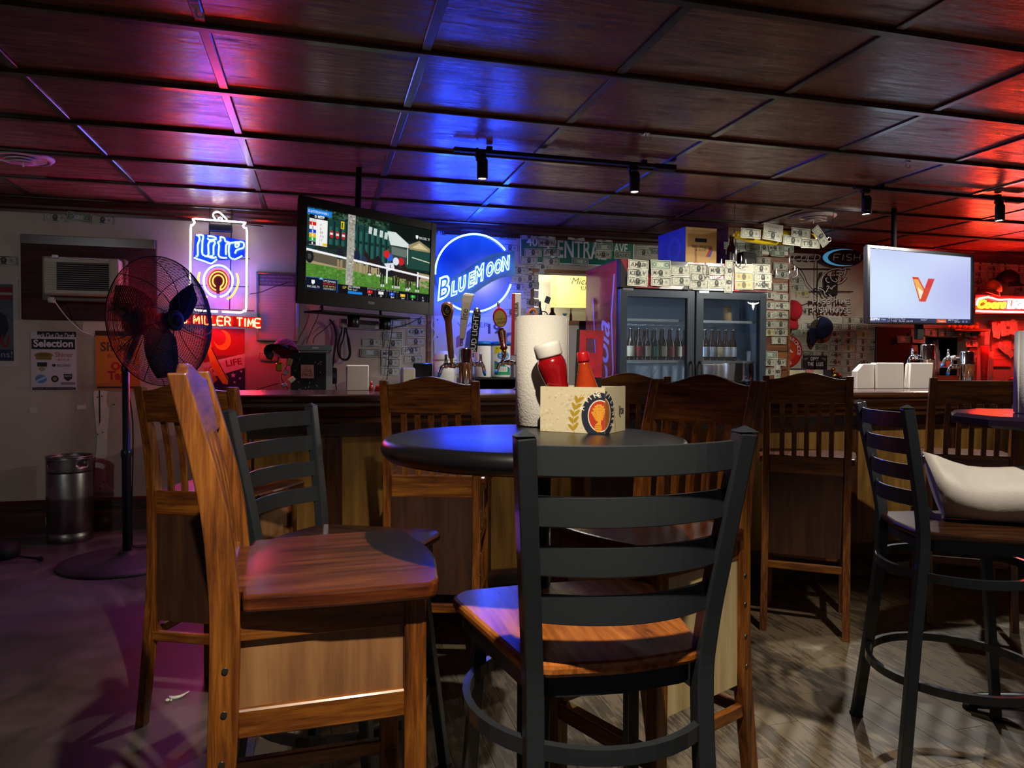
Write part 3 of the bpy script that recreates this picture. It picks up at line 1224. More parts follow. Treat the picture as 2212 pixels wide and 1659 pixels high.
# ------------------------------------------------------------------ black ladder-back stools
def ladder_stool(name):
    t = thing(name, 'stool', 'stool')
    S, H = 0.72, 1.09
    for s in (-1, 1):
        P = [(s * .185, -.062, 0), (s * .154, -.022, .40), (s * .148, -.002, .64), (s * .153, -.008, .76), (s * .167, -.036, .92), (s * .182, -.068, H)]
        leg = MB().tube(smooth_path(P, 5), .01, sq=(.030, .032)).build('rear_post', 'black_metal', t, .003)
        c = P[-1]
        MB().add([(c[0] - .016, c[1] - .016, c[2]), (c[0] + .016, c[1] - .016, c[2]), (c[0] + .016, c[1] + .016, c[2]), (c[0] - .016, c[1] + .016, c[2]), (c[0], c[1], c[2] + .010)],
                 [(0, 1, 4), (1, 2, 4), (2, 3, 4), (3, 0, 4), (0, 3, 2, 1)]).build('cap', 'black_metal', leg)
        MB().rbox((s * .185, -.062, .004), (.034, .036, .008), .002).build('glide', 'rubber', leg)
        fl = MB().tube([(s * .200, .405, 0), (s * .165, .335, .66)], .01, sq=(.028, .028)).build('front_leg', 'black_metal', t, .003)
        MB().rbox((s * .200, .405, .004), (.034, .036, .008), .002).build('glide', 'rubber', fl)
    for k, zc in enumerate((1.052, .973, .894, .815)):
        u = (zc - .76) / (H - .76)
        xw = .153 + .029 * u - .013
        yb = -.008 - .058 * u
        P = [(x * xw, yb - .042 * (1 - x * x), zc) for x in [i / 8 - 1 for i in range(17)]]
        MB().tube(P, .01, sq=(.007, .047)).build('back_slat', 'black_metal', t, .0015)
    # wooden saddle seat
    out = []
    def corner(cx, cy, r, a0, a1, n=6):
        return [(cx + r * math.cos(math.radians(a0 + (a1 - a0) * i / n)), cy + r * math.sin(math.radians(a0 + (a1 - a0) * i / n))) for i in range(n + 1)]
    out += corner(.165, .345, .055, -10, 90)
    out += [(.08, .407), (0, .410), (-.08, .407)]
    out += corner(-.165, .345, .055, 90, 190)
    out += corner(-.105, .045, .060, 195, 270)
    out += [(-.05, -.022), (0, -.026), (.05, -.022)]
    out += corner(.105, .045, .060, 270, 345)
    MB().prism(out, S - .024, S, 'z').build('seat', 'stool_seat', t, .008)
    ring = [(x * .90, .19 + (y - .19) * .90) for x, y in out]
    MB().tube([(x, y, S - .043) for x, y in ring], .01, closed=True, sq=(.010, .034)).build('seat_frame', 'black_metal', t)
    for nm, z, r, cy in (('upper_foot_ring', .585, .222, .165), ('lower_foot_ring', .262, .250, .168)):
        P = [(r * math.cos(2 * PI * i / 40), cy + r * math.sin(2 * PI * i / 40), z) for i in range(40)]
        MB().tube(P, .01, closed=True, sq=(.014, .026)).build(nm, 'black_metal', t)
    return t


STG = 'black metal ladder-back stools'
ST = ladder_stool('ladder_back_stool')
set_chair(ST, (.18, 1.17), (-.24, .97), 1.007, 'black metal ladder-back stool in the foreground, back to the viewer, with glossy brown seat', STG)
set_chair(copy_tree(ST), (-.64, 2.075), (.93, -.36), .985, 'black metal ladder-back stool seen behind the nearest orange oak chair', STG)
set_chair(copy_tree(ST), (1.24, 2.26), (.99, -.10), .995, 'black metal ladder-back stool on the right holding the pale handbag', STG)


wood('dark_stool_seat', '#170b06', '#30190c', '#4a2a14', 'y', 0.26, 42, 0.0, streak=7)
_dark = None
for o in list(bpy.data.objects):
    if o.name.startswith('seat') and o.parent and o.parent.name in ('ladder_back_stool.001', 'ladder_back_stool.002') and 'frame' not in o.name:
        if _dark is None:
            _dark = o.data.copy()
            _dark.materials[0] = M['dark_stool_seat']
        o.data = _dark


# ------------------------------------------------------------------ pub tables
def pub_table(name, label, pos, z, r, sides, group):
    g = ground(*pos)
    t = thing(name, label, 'table', (g.x, g.y, 0), 0, group)
    if sides > 20:
        prof = [(r - .03, z - .044), (r - .012, z - .042), (r - .003, z - .032), (r, z - .022), (r - .003, z - .012), (r - .010, z - .003), (r - .022, z), (1e-6, z)]
        MB().lathe([(1e-6, z - .044)] + prof, sides).build('table_top', 'table_black', t)
    else:
        prof = [(1e-6, z - .040), (r - .02, z - .040), (r, z - .030), (r, z - .012), (r - .012, z), (1e-6, z)]
        MB().lathe(prof, sides, smooth=False).build('table_top', 'table_purple', t)
    MB().lathe([(.16, z - .052), (.17, z - .048), (.16, z - .0445)], 24).build('mount_plate', 'black_metal', t)
    MB().lathe([(.045, .07), (.036, .10), (.036, z - .05)], 24).build('column', 'black_metal', t)
    b = MB()
    for k in range(4):
        a = PI / 4 + k * PI / 2
        d = Vector((math.cos(a), math.sin(a), 0))
        P = [d * .02 + Vector((0, 0, .075)), d * .15 + Vector((0, 0, .055)), d * .28 + Vector((0, 0, .028))]
        f = MB().tube(smooth_path(P, 4), [.036, .034, .032, .031, .030, .029, .028, .027, .022][:9], n=10)
        fo = f.build('foot', 'black_metal', t)
        MB().lathe([(.022, 0), (.024, .004), (.020, .020)], 12, tuple(d * .275)).build('glide', 'rubber', fo)
    return t


plain('table_black', '#0d0e11', 0.30, coat=0.0, bump=0.01, bscale=20)
plain('table_purple', '#241a2c', 0.16, coat=0.5)
TZ = 1.05
TC = (.05, 1.55)
pub_table('pub_table', 'round black pub table with bullnose edge carrying paper towels and sauces', TC, TZ, .33, 64, 'pub tables')
pub_table('pub_table', 'dark faceted pub table cut off by the right edge of the photo', (1.86, 2.36), 1.05, .36, 12, 'pub tables')


# ------------------------------------------------------------------ things on the round table
def tilt(a_x, a_y):
    return Matrix.Rotation(a_x, 3, 'X') @ Matrix.Rotation(a_y, 3, 'Y')


def towel_roll(label, base, r, h, group=None, flap=200, mat='paper_white'):
    t = thing('paper_towel_roll', label, 'paper roll', base, 0, group)
    prof = [(r - .004, 0), (r, .003), (r, h - .003), (r - .004, h), (.022, h), (.022, h - .02)]
    MB().lathe([(1e-6, 0)] + prof, 48).build('roll', mat, t)
    MB().lathe([(.021, .002), (.0225, .002), (.0225, h + .001), (.021, h + .001)], 20).build('core_tube', 'card_brown', t)
    pts = []
    rings = []
    for k in range(13):
        a = math.radians(flap + k * 9)
        rr = r + .0008 + .004 * max(0, (3 - k) / 3) ** 2
        z1 = h - .002
        z0 = .004 + .05 * max(0, (4 - k)) / 4
        rings.append([Vector((rr * math.cos(a), rr * math.sin(a), z0)), Vector((rr * math.cos(a), rr * math.sin(a), z1)),
                      Vector(((rr + .0008) * math.cos(a), (rr + .0008) * math.sin(a), z1)), Vector(((rr + .0008) * math.cos(a), (rr + .0008) * math.sin(a), z0))])
    MB().loft(rings, True).build('loose_sheet', mat, t)
    return t


# embossed kitchen paper
_t = NT('kitchen_paper')
_v = _t.coords('Object')
_wv = _t.n('ShaderNodeTexWave', wave_type='RINGS', rings_direction='SPHERICAL')
_wv.inputs['Scale'].default_value = 22.0
_wv.inputs['Distortion'].default_value = 14.0
_wv.inputs['Detail'].default_value = 2.0
_wv.inputs['Detail Scale'].default_value = 3.5
_t.l(_v, _wv.inputs['Vector'])
_t.set(Base_Color=rgba('#dddbd6'), Roughness=0.9)
_t.bump(_wv.outputs['Fac'], 0.16, 0.003)
M['kitchen_paper'] = _t.m
_t = plain('napkin_paper', '#ece9e2', 0.85, bump=0.25, bscale=40, bdist=0.006)

g = ground(.075, 1.822)
towel_roll('tall white kitchen roll standing on the black round table', (g.x, g.y, TZ + .0005), .0655, .277, 'kitchen rolls', flap=322, mat='kitchen_paper')
g = ground(1.765, 2.40)
towel_roll('kitchen roll on the faceted table, cut off by the right photo edge', (g.x, g.y, 1.0505), .0655, .277, 'kitchen rolls', flap=60, mat='kitchen_paper')

# cut-down six-pack carton holding the sauces
C0 = ground(.207, 1.587)
DF = (ground(-.866, .5) - ground(0, 0)).normalized()
DS = (ground(.5, .866) - ground(0, 0)).normalized()
CW, CD, CH = .162, .122, .104
cad = thing('condiment_carton', 'cream printed cardboard carrier holding sauces on the round table', 'carton', (C0.x, C0.y, TZ + .0005))
cb = MB()
th = .003
def slab(o, a, la, b, lb, zz0, zz1):
    p = [o, o + a * la, o + a * la + b * lb, o + b * lb]
    return cb.add([Vector((q.x, q.y, zz0)) for q in p] + [Vector((q.x, q.y, zz1)) for q in p],
                  [(0, 1, 2, 3), (4, 5, 6, 7), (0, 1, 5, 4), (1, 2, 6, 5), (2, 3, 7, 6), (3, 0, 4, 7)])
Z0 = Vector((0, 0, 0))
slab(Z0, DF, CW, DS, th, 0, CH)
slab(DS * (CD - th), DF, CW, DS, th, 0, CH)
slab(Z0, DS, CD, DF, th, 0, CH + .001)
slab(DF * (CW - th), DS, CD, DF, th, 0, CH)
slab(Z0, DF, CW, DS, CD, 0, th)
cb.build('carton_body', 'card_cream', cad, fix=False)
pf = Pic(615, 440, 200, '#cfc4a4')
pf.speckle(0, 0, 615, 440, ['#c3b695', '#d8cfb3', '#bcae8c'], 160, 14)
ecx, ecy = 570, 270
pf.ell(ecx, ecy, 172, 222, '#161c35')
pf.ell(ecx, ecy, 112, 152, '#e9e2cc')
pf.ell(ecx, ecy, 104, 142, '#b5321c')
for k in range(7):
    a = math.radians(-150 + k * 17)
    x1, y1 = ecx + 70 * math.cos(a) - 8, ecy + 40 + 150 * math.sin(a)
    pf.line([(ecx, ecy + 120), (ecx - 6 + 30 * math.cos(a), ecy + 30 + 50 * math.sin(a)), (x1, y1)], 6, '#dd9a2a')
    for s in range(5):
        u = .35 + s * .15
        xx, yy = ecx + (x1 - ecx) * u, ecy + 80 + (y1 - ecy - 80) * u
        pf.ell(xx + 8, yy, 7, 12, '#dd9a2a', n=10)
        pf.ell(xx - 8, yy, 7, 12, '#dd9a2a', n=10)
pf.ell(ecx - 15, ecy + 110, 34, 44, '#dd9a2a')
for k in range(3):
    pf.line([(ecx - 50, ecy + 92 + 18 * k), (ecx + 20, ecy + 92 + 18 * k)], 4, '#b5321c')
def leaf(x, y, ln, wd, ang, col):
    c, s = math.cos(ang), math.sin(ang)
    pf.poly([(x + ln * u * c - wd * v * s, y + ln * u * s + wd * v * c) for u, v in ((0, 0), (.25, .42), (.55, .5), (.85, .3), (1, 0), (.85, -.18), (.5, -.22), (.2, -.15))], col)
for k in range(5):
    yy = 425 - k * 66
    xx = 322 + (k * k) * 3.4 - k * 6
    leaf(xx, yy, 84, 46, math.radians(-128 + k * 7), '#a88a1e')
    leaf(xx + 8, yy - 8, 86, -46, math.radians(-62 + k * 5), '#a88a1e')
pf.line([(330, 440), (318, 330), (330, 220), (368, 120), (400, 72)], 5, '#a88a1e')
pf.line([(352, 190), (392, 110), (430, 66)], 4, '#a88a1e')
for k, ch in enumerate('A FINE'):
    a = math.radians(198 + k * 14.5)
    pf.text(ch, ecx + 140 * math.cos(a) - 14, ecy + 185 * math.sin(a) + 12, 40, '#f1ecdc', bold=.02, rot=a + PI / 2 - .25)
ps = Pic(200, 400, 70, '#cfc4a4')
ps.ell(-20, 230, 105, 205, '#161c35')
ps.ell(-20, 230, 70, 145, '#e9e2cc')
ps.ell(-20, 230, 64, 135, '#b5621c')
for k, ch in enumerate('PILSNER'):
    a = math.radians(-72 + k * 16)
    ps.text(ch, -22 + 86 * math.cos(a), 232 + 178 * math.sin(a) + 10, 30, '#f1ecdc', bold=.02, rot=a + PI / 2)
for k in range(6):
    ps.ell(100 - k * 3, 380 - k * 36, 7, 20, '#b9a862', n=12)
ps.text('lite', 135, 250, 74, '#171717', bold=.035, width=48)
ps.line([(138, 250), (150, 275)], 8, '#171717')
for pic, d1, ln, nrm, nm in ((pf, -DF, CW, -DS, 'front_print'), (ps, DS, CD, -DF, 'side_print')):
    o = link(nm, pic.mesh(nm, ln, CH), None, cad)
    c = (DF * (CW / 2) if nm == 'front_print' else DS * (CD / 2)) + nrm * .0006
    o.matrix_local = frame_of((c.x, c.y, CH / 2), d1, (0, 0, 1))


def lathe_part(prof, nm, mat, par, n=32):
    return MB().lathe(prof, n).build(nm, mat, par)


p = ground(.132, 1.690)
kt = thing('ketchup_bottle', 'red ketchup bottle with white cap leaning left in the carton', 'bottle', (p.x, p.y, TZ + .006))
kt.rotation_euler = (0, math.radians(-19), -YAW)
kt.rotation_mode = 'ZYX'
kt.matrix_world = Matrix.Translation((p.x, p.y, TZ + .012)) @ Matrix.Rotation(-YAW, 4, 'Z') @ Matrix.Rotation(math.radians(-15), 4, 'Y')
lathe_part([(1e-6, 0), (.024, 0), (.027, .004), (.0275, .03), (.0255, .07), (.026, .10), (.031, .125), (.0335, .140), (.0335, .152), (.030, .163), (.024, .168)], 'bottle_body', 'ketchup_red', kt)
lathe_part([(1e-6, .166), (.030, .166), (.032, .170), (.032, .190), (.0315, .197), (.027, .201), (1e-6, .202)], 'cap', 'white_plastic', kt)
MB().prism(rounded(.034, .075, .008), -.0290, -.0255, 'y').build('label_panel', 'black_plastic', kt).location = (0.030, .012, .075)
kt.children[-1].rotation_euler = (0, 0, math.radians(70))
p = ground(.183, 1.640)
hs = thing('hot_sauce_bottle', 'small conical hot sauce bottle with red cap standing in the carton', 'bottle')
hs.matrix_world = Matrix.Translation((p.x, p.y, TZ + .006)) @ Matrix.Rotation(-YAW, 4, 'Z') @ Matrix.Rotation(math.radians(-7), 4, 'Y')
lathe_part([(1e-6, 0), (.026, 0), (.028, .004), (.028, .085), (.026, .098), (.0125, .150), (.0115, .158)], 'bottle_body', 'sauce_orange', hs)
lathe_part([(1e-6, .157), (.0135, .157), (.014, .160), (.014, .176), (.012, .180), (1e-6, .180)], 'cap', 'red_plastic', hs)
plain('card_dull_red', '#8e1026', 0.45, coat=0.2, var=0.35, vscale=30)
p = ground(.180, 1.715)
rc = thing('carrier_handle', 'red and black cardboard carrier handle with oval grip hole behind the hot sauce', 'carton')
rc.matrix_world = Matrix.Translation((p.x, p.y, TZ + .006)) @ Matrix.Rotation(-YAW - math.radians(12), 4, 'Z') @ Matrix.Rotation(math.radians(2), 4, 'Y')
b = MB()
hw, hh = .031, .232
b.span((-hw, -.006, .12), (-.009, .006, hh)).span((.014, -.006, .12), (hw, .006, hh)).span((-.009, -.006, .212), (.014, .006, hh)).span((-.009, -.006, .12), (.014, .006, .178))
b.build('grip_panel', 'card_dull_red', rc)
MB().span((-hw, -.006, 0), (hw, .006, .12)).build('lower_panel', 'card_black', rc)
MB().span((-hw - .0015, -.0065, 0), (-hw + .006, .040, hh + .001)).build('side_flap', 'card_black', rc)


# ------------------------------------------------------------------ handbag on the right stool
def handbag():
    sc = .995
    org = ground(1.24, 2.26)
    a = heading(.99, -.10)
    c = ground(1.585, 2.235)
    t = thing('handbag', 'pale grey leather handbag lying on the right black stool', 'bag', (c.x, c.y, .72 * .995 + .001), a - .22)
    # local y = stool front (right in the photo); slouched body: wide base, gathered crest
    rings = []
    L = .46
    for i in range(15):
        u = i / 14
        y = -.20 + L * u
        hgt = .178 + .008 * math.sin(u * 8.0 + 2.6) + .040 * max(0, 1 - u * 4) ** 1.5
        if i == 0:
            hgt *= .96
        wb_, wt = (.070 + .022 * min(1, u * 4)) * (1 if i else .75), .010
        sag = 0.0
        ring = []
        for k in range(20):
            q = k / 20
            ang = 2 * PI * q
            cx, cz = math.cos(ang), math.sin(ang)
            zz = (cz * .5 + .5)
            w = wb_ * (1 - zz) ** .6 + wt + .018 * math.sin(PI * zz)
            ring.append(Vector((cx * w * (1 + .06 * math.sin(u * 14 + k)), y - .065 * zz * max(0, 1 - u * 2.2), max(0, zz * hgt + sag * zz))))
        rings.append(ring)
    MB().loft(rings, True).build('bag_body', 'bag_leather', t)
    MB().tube([(0, -.262, .202), (0, -.14, .168), (0, .0, .156), (0, .15, .152)], .005, n=8).build('zip_seam', 'bag_leather', t)
    P = smooth_path([(.0, -.258, .198), (-.02, -.275, .15), (-.03, -.272, .07), (.0, -.24, .012), (.04, -.215, .006)], 5)
    MB().tube(P, .004, sq=(.004, .026)).build('strap', 'bag_leather', t)
    MB().lathe([(.006, -.002), (.010, -.002), (.010, .002), (.006, .002)], 14, (.0, -.262, .198)).build('ring', 'steel', t)
    e = MB()
    e.add([(0, 0, 0), (-.012, 0, .010), (-.010, 0, .002), (-.004, 0, .006), (0, 0, .002), (.004, 0, .006), (.010, 0, .002), (.012, 0, .010), (.008, 0, -.006), (0, 0, -.010), (-.008, 0, -.006)],
          [(0, 1, 2), (0, 2, 3), (0, 3, 4), (0, 4, 5), (0, 5, 6), (0, 6, 7), (0, 7, 8), (0, 8, 9), (0, 9, 10), (0, 10, 1)])
    em = e.build('emblem', 'soft_black', t)
    em.matrix_local = Matrix.Translation((.097, .105, .045)) @ Matrix.Rotation(PI / 2, 4, 'Z')
    return t


handbag()

# scraps on the floor by the left chair
for px, py, nm, lab in ((385, 1505, 'paper_scrap', 'curled white paper scrap on the dark floor under the left chair'), (362, 1516, 'crumpled_scrap', 'tiny crumpled white scrap beside the curled paper on the floor')):
    c = at_z(px, py, 0)
    if nm == 'paper_scrap':
        o = MB().tube(smooth_path([(-.03, .0, .004), (-.015, -.014, .004), (.01, -.012, .006), (.035, .012, .010)], 5), [.003, .004, .005, .0055, .006, .006, .006, .006, .006, .006, .005, .005, .004, .003, .003, .002][:16], n=8).build(nm, 'white_glass')
    else:
        o = MB().ball((0, 0, .006), .007, 8, 6, (1.2, 1, .8)).ball((.012, 0, .004), .004, 8, 5).build(nm, 'white_glass')
    o.location = (c.x, c.y, 0.0005)
    tag(o, lab, 'litter')


# ------------------------------------------------------------------ pedestal fan
def pedestal_fan():
    base = at_z(275, 1213, 0)
    t = thing('pedestal_fan', 'large black pedestal fan with wire cage in front of the left wall', 'fan', (base.x, base.y, 0))
    MB().lathe([(1e-6, 0), (.375, 0), (.378, .006), (.372, .014), (.345, .018), (.335, .024), (.325, .026), (.20, .040), (.085, .052), (.05, .056), (.045, .07)], 56).build('base', 'fan_base', t)
    MB().lathe([(.026, .05), (.026, .64), (.031, .645), (.031, .68), (.021, .69), (.021, 1.16)], 20).build('pole', 'black_metal', t)
    hub = at_y(352, 694, base.y - .02)
    ax = (ground(.93, -.37) - ground(0, 0)).normalized()
    ax = (ax + Vector((0, 0, .02))).normalized()
    R = .392
    rot = ax.to_track_quat('Z', 'Y').to_matrix()
    c0 = hub - Vector((base.x, base.y, 0))
    head = bpy.data.objects.new('head', None)
    COL.objects.link(head)
    head.parent = t
    head.matrix_local = Matrix.Translation(c0) @ rot.to_4x4()

    def dome(u, front):
        # u = 0 hub .. 1 rim ; returns (radius, height along axis)
        r = .055 + (R - .055) * u
        h = (.105 if front else -.125) * (1 - u ** 2.6)
        return r, h
    for front, nm, nr, nrib in ((True, 'front_guard', 46, 10), (False, 'rear_guard', 28, 10)):
        g = MB()
        for k in range(nr + 1):
            r, h = dome(k / nr, front)
            rr = .0034 if k in (nr, 0) else .0016
            g.tube([(r * math.cos(2 * PI * i / 64), r * math.sin(2 * PI * i / 64), h) for i in range(64)], rr, n=3 if rr < .003 else 6, closed=True)
        for k in range(nrib):
            P = []
            for i in range(13):
                u = i / 12
                r, h = dome(u, front)
                a = 2 * PI * k / nrib + (.55 * u if front else -.3 * u)
                P.append((r * math.cos(a), r * math.sin(a), h + (.002 if front else -.002)))
            g.tube(P, .0026, n=5)
        o = g.build(nm, 'fan_wire', head, fix=False)
        stuff(o)
    MB().lathe([(1e-6, .086), (.052, .086), (.060, .092), (.060, .108), (.050, .116), (.034, .118), (1e-6, .118)], 32).build('hub_badge', 'dark_grey', head)
    MB().lathe([(1e-6, .1185), (.036, .1185), (.036, .120), (1e-6, .120)], 28).build('badge_plate', 'soft_black', head)
    for k in range(3):
        a0 = 2 * PI * k / 3 + .4
        rings = []
        for i in range(9):
            u = i / 8
            r = .05 + .30 * u
            ch = .10 + .13 * math.sin(PI * (.15 + .75 * u))
            tw = .035 * (1 - .5 * u)
            ring = []
            for q in (-.5, .5):
                a = a0 + q * ch / max(r, .12) * .9 + .25 * u
                ring.append(Vector((r * math.cos(a), r * math.sin(a), -.02 + tw * q * 2)))
            rings.append([ring[0], ring[1], ring[1] + Vector((0, 0, .003)), ring[0] + Vector((0, 0, .003))])
        MB().loft(rings, True).build('blade', 'fan_blade', head)
    MB().lathe([(1e-6, -.02), (.05, -.02), (.055, .0), (.05, .03), (1e-6, .035)], 20).build('rotor_hub', 'black_metal', head)
    MB().lathe([(1e-6, -.29), (.055, -.285), (.075, -.26), (.078, -.14), (.06, -.12), (1e-6, -.12)], 24).build('motor', 'soft_black', head)
    knee = Vector((0, 0, 1.15))
    back = c0 + rot @ Vector((0, 0, -.2))
    MB().tube(smooth_path([knee, knee + Vector((0, 0, .05)), back + Vector((0, 0, -.06)), back], 5), .02, n=10).build('yoke', 'black_metal', t)
    MB().tube(smooth_path([back, back + Vector((-.10, .05, -.25)), Vector((.03, .03, .85)), Vector((.028, 0, .2)), Vector((.05, .1, .06)), Vector((.3, .6, .012))], 6), .004, n=6).build('cord', 'rubber', t)
    return t


plain('ac_sleeve', '#6f6459', 0.6)
plain('ac_slat', '#8a7d74', 0.5)
plain('fan_blade', '#060606', 1.0, spec=0.0)
plain('fan_base', '#3a353a', 0.55, var=0.15)
plain('fan_wire', '#17151a', 0.4, 0.5)
pedestal_fan()


# ------------------------------------------------------------------ beer keg
def keg():
    c = at_z(152, 1166, 0)
    r = .139
    h = at_y(150, 985, c.y).z
    t = thing('beer_keg', 'slim steel beer keg standing by the left wall', 'keg', (c.x, c.y, 0), math.radians(-10))
    MB().lathe([(1e-6, .02), (r - .012, .02), (r - .004, 0), (r, .002), (r, .055), (r - .006, .06), (r - .006, .068), (r, .075), (r, h * .52 - .012), (r + .003, h * .52), (r, h * .52 + .012),
                (r, h - .115), (r - .006, h - .10), (r - .02, h - .085), (.05, h - .07), (.035, h - .07), (.035, h - .055), (1e-6, h - .055)], 48).build('barrel', 'keg_steel', t)
    # chime with oval hand holes
    n, rows = 72, 8
    bm = MB()
    vs, fs = [], []
    z0, z1 = h - .105, h
    for j in range(rows + 1):
        for i in range(n):
            a = 2 * PI * i / n
            vs.append((r * math.cos(a), r * math.sin(a), z0 + (z1 - z0) * j / rows))
    for j in range(rows):
        for i in range(n):
            a = (2 * PI * (i + .5) / n)
            hole = False
            for hc in (math.radians(-118), math.radians(62), math.radians(-28)):
                da = (a - hc + PI) % (2 * PI) - PI
                if abs(da) < .27 and 3 <= j <= 5:
                    hole = not (abs(da) > .20 and j in (3, 5))
                    if hole:
                        break
            if not hole:
                fs.append((j * n + i, j * n + (i + 1) % n, (j + 1) * n + (i + 1) % n, (j + 1) * n + i))
    bm.add(vs, fs, True)
    o = bm.build('chime', 'keg_steel', t)
    so = o.modifiers.new('thick', 'SOLIDIFY')
    so.thickness = .005
    MB().tube([((r - .001) * math.cos(2 * PI * i / 48), (r - .001) * math.sin(2 * PI * i / 48), h) for i in range(48)], .006, n=8, closed=True).build('rim', 'keg_steel', t)
    a = math.radians(-155)
    lb = MB()
    rings = []
    for k in range(5):
        b = a + k * .06
        rings.append([Vector(((r + .001) * math.cos(b), (r + .001) * math.sin(b), z)) for z in (.12, .17)] + [Vector(((r + .0018) * math.cos(b), (r + .0018) * math.sin(b), z)) for z in (.17, .12)])
    lb.loft(rings).build('sticker', 'white_plastic', t)
    return t


keg()
# low black thing with a cord at the left edge
c = at_z(-2, 1205, 0)
t = thing('floor_puck', 'low black rounded device on the floor at the left photo edge', 'device', (c.x, c.y, 0))
MB().lathe([(1e-6, 0), (.10, 0), (.112, .015), (.115, .05), (.10, .085), (.05, .10), (1e-6, .102)], 32).build('shell', 'soft_black', t)
MB().tube(smooth_path([(.10, -.02, .012), (.17, -.05, .006), (.24, -.09, .006), (.265, -.13, .010)], 5), .005, n=7).build('cord', 'rubber', t)
MB().rbox((.272, -.142, .014), (.026, .036, .024), .005, rot_z(.5)).build('plug', 'rubber', t)


# ------------------------------------------------------------------ window air conditioner in its board
def wall_rect(x0, y0, x1, y1, Y):
    a, b = at_y(x0, (y0 + y1) / 2, Y), at_y(x1, (y0 + y1) / 2, Y)
    zt, zb = at_y((x0 + x1) / 2, y0, Y).z, at_y((x0 + x1) / 2, y1, Y).z
    return a.x, b.x, zb, zt


x0, x1, z0, z1 = wall_rect(45, 512, 338, 692, YB - .02)
bd = thing('window_board', 'dark brown plywood board filling a window around the air conditioner', 'board', ((x0 + x1) / 2, YB - .012, z0))
wd, hh = x1 - x0, z1 - z0
MB().rbox((0, 0, hh / 2), (wd, .022, hh), .003).build('sheet', 'ac_board', bd)
MB().rbox((0, -.017, hh - .035), (wd - .01, .012, .065), .002).build('upper_strip', 'trim_wood', bd)
a0, a1, b0, b1 = wall_rect(92, 556, 258, 638, YB - .20)
aw, ah = a1 - a0, b1 - b0
ac = thing('air_conditioner', 'cream window air conditioner with dark grille sticking out of the board', 'air conditioner', ((a0 + a1) / 2, YB - .20, b0))
MB().rbox((0, .092, ah / 2), (aw, .184, ah), .012).build('casing', 'cream_plastic', ac)
MB().rbox((-aw * .02, .140, ah / 2 - .01), (aw + .05, .10, ah + .045), .004).build('sleeve', 'ac_sleeve', ac)
gw0, gw1 = -aw * .32, aw * .36
MB().span((gw0, -.002, ah * .13), (gw1, .010, ah * .86)).build('grille_back', 'soft_black', ac)
_sl = MB().rbox((0, 0, 0), (gw1 - gw0, .012, .0045), .001).mesh('grille_slat')
_sl.materials.append(M['ac_slat'])
for k in range(13):
    o = link('grille_slat', _sl, None, ac)
    o.location = ((gw0 + gw1) / 2, -.004, ah * (.16 + .67 * k / 12))
_rb = MB().rbox((0, 0, 0), (aw * .15, .006, .004), .001).mesh('vent_rib')
_rb.materials.append(M['cream_plastic'])
for k in range(12):
    o = link('vent_rib', _rb, None, ac)
    o.location = (-aw * .405, -.003, ah * (.14 + .70 * k / 11))
MB().prism(rounded(aw * .10, ah * .92, .02), -.012, .01, 'y').build('control_panel', 'cream_plastic', ac).location = (aw * .445, 0, ah / 2)
MB().tube(smooth_path([(-aw * .3, -.008, ah * .97), (-aw * .1, -.006, ah * .93), (aw * .1, -.008, ah * .97), (aw * .35, -.006, ah * .94)], 5), .004, n=6).build('cord', 'white_plastic', ac)
MB().rbox((-aw * .33, -.012, ah * .99), (.035, .03, .022), .005).build('plug', 'white_plastic', ac)
MB().tube(smooth_path([(-aw * .40, .10, -.02), (-aw * .36, .03, -.05), (-aw * .25, .12, -.16), (-aw * .1, .17, -.24), (aw * .05, .183, -.27)], 6), .004, n=6).build('drain_tube', 'white_plastic', ac)
MB().cyl((-aw * .48, .08, -.03), (-aw * .40, .08, -.03), .022, n=12).build('drain_cap', 'white_plastic', ac)


# ------------------------------------------------------------------ posters on the left wall
def hang(name, label, cat, pic, box, Y, mat='print_matte', thick=.0015, group=None, off=.0008):
    """flat sheet on the back wall: box = left, top, right, bottom in the frame"""
    x0, x1, z0, z1 = wall_rect(*box, Y)
    t = thing(name, label, cat, ((x0 + x1) / 2, Y, (z0 + z1) / 2), 0, group)
    w, h = x1 - x0, z1 - z0
    MB().box((0, thick / 2 + off, 0), (w, thick, h)).build('sheet', 'white_plastic', t)
    o = link('print', pic.mesh('print', w, h, None, mat), None, t)
    o.location = (0, 0, 0)
    return t


pp = Pic(320, 430, 150, '#c4bcc0')
pp.rect(0, 0, 320, 28, '#b9b0aa').rect(45, 0, 320, 40, '#151012')
pp.text('Check Out Our Draft', 10, 48, 34, '#cfc6c8', bold=.02, width=300)
pp.rect(4, 55, 312, 130, '#120e10')
pp.text('Selection', 18, 115, 50, '#d8d0d2', bold=.03, width=280)
pp.ell(88, 175, 66, 22, '#8a6a22').ell(88, 172, 48, 12, '#5a5a20').poly([(30, 190), (150, 190), (140, 208), (36, 206)], '#7a6a24')
pp.text('Shiner', 168, 188, 34, '#a05a48', bold=.02, width=130)
pp.text('BOCK', 190, 215, 14, '#8a4438', bold=.02, width=86)
pp.rect(42, 226, 112, 258, '#232334').ell(75, 275, 24, 15, '#9a8a66')
pp.ell(160, 248, 14, 10, '#231c1e').text("KILLIAN'S", 182, 258, 18, '#2a2224', bold=.02, width=96)
pp.ell(68, 348, 42, 32, '#5c7ea6').line([(24, 370), (112, 330)], 12, '#aebfd2')
pp.ell(166, 348, 27, 25, '#2b2922').ell(166, 348, 14, 13, '#8a8050')
pp.poly([(228, 312), (290, 312), (288, 345), (259, 366), (230, 345)], '#20222c').text('TOPO', 236, 334, 14, '#c0bcc4', width=46)
pp.rect(208, 372, 310, 390, '#7c7884').rect(6, 410, 314, 428, '#171316')
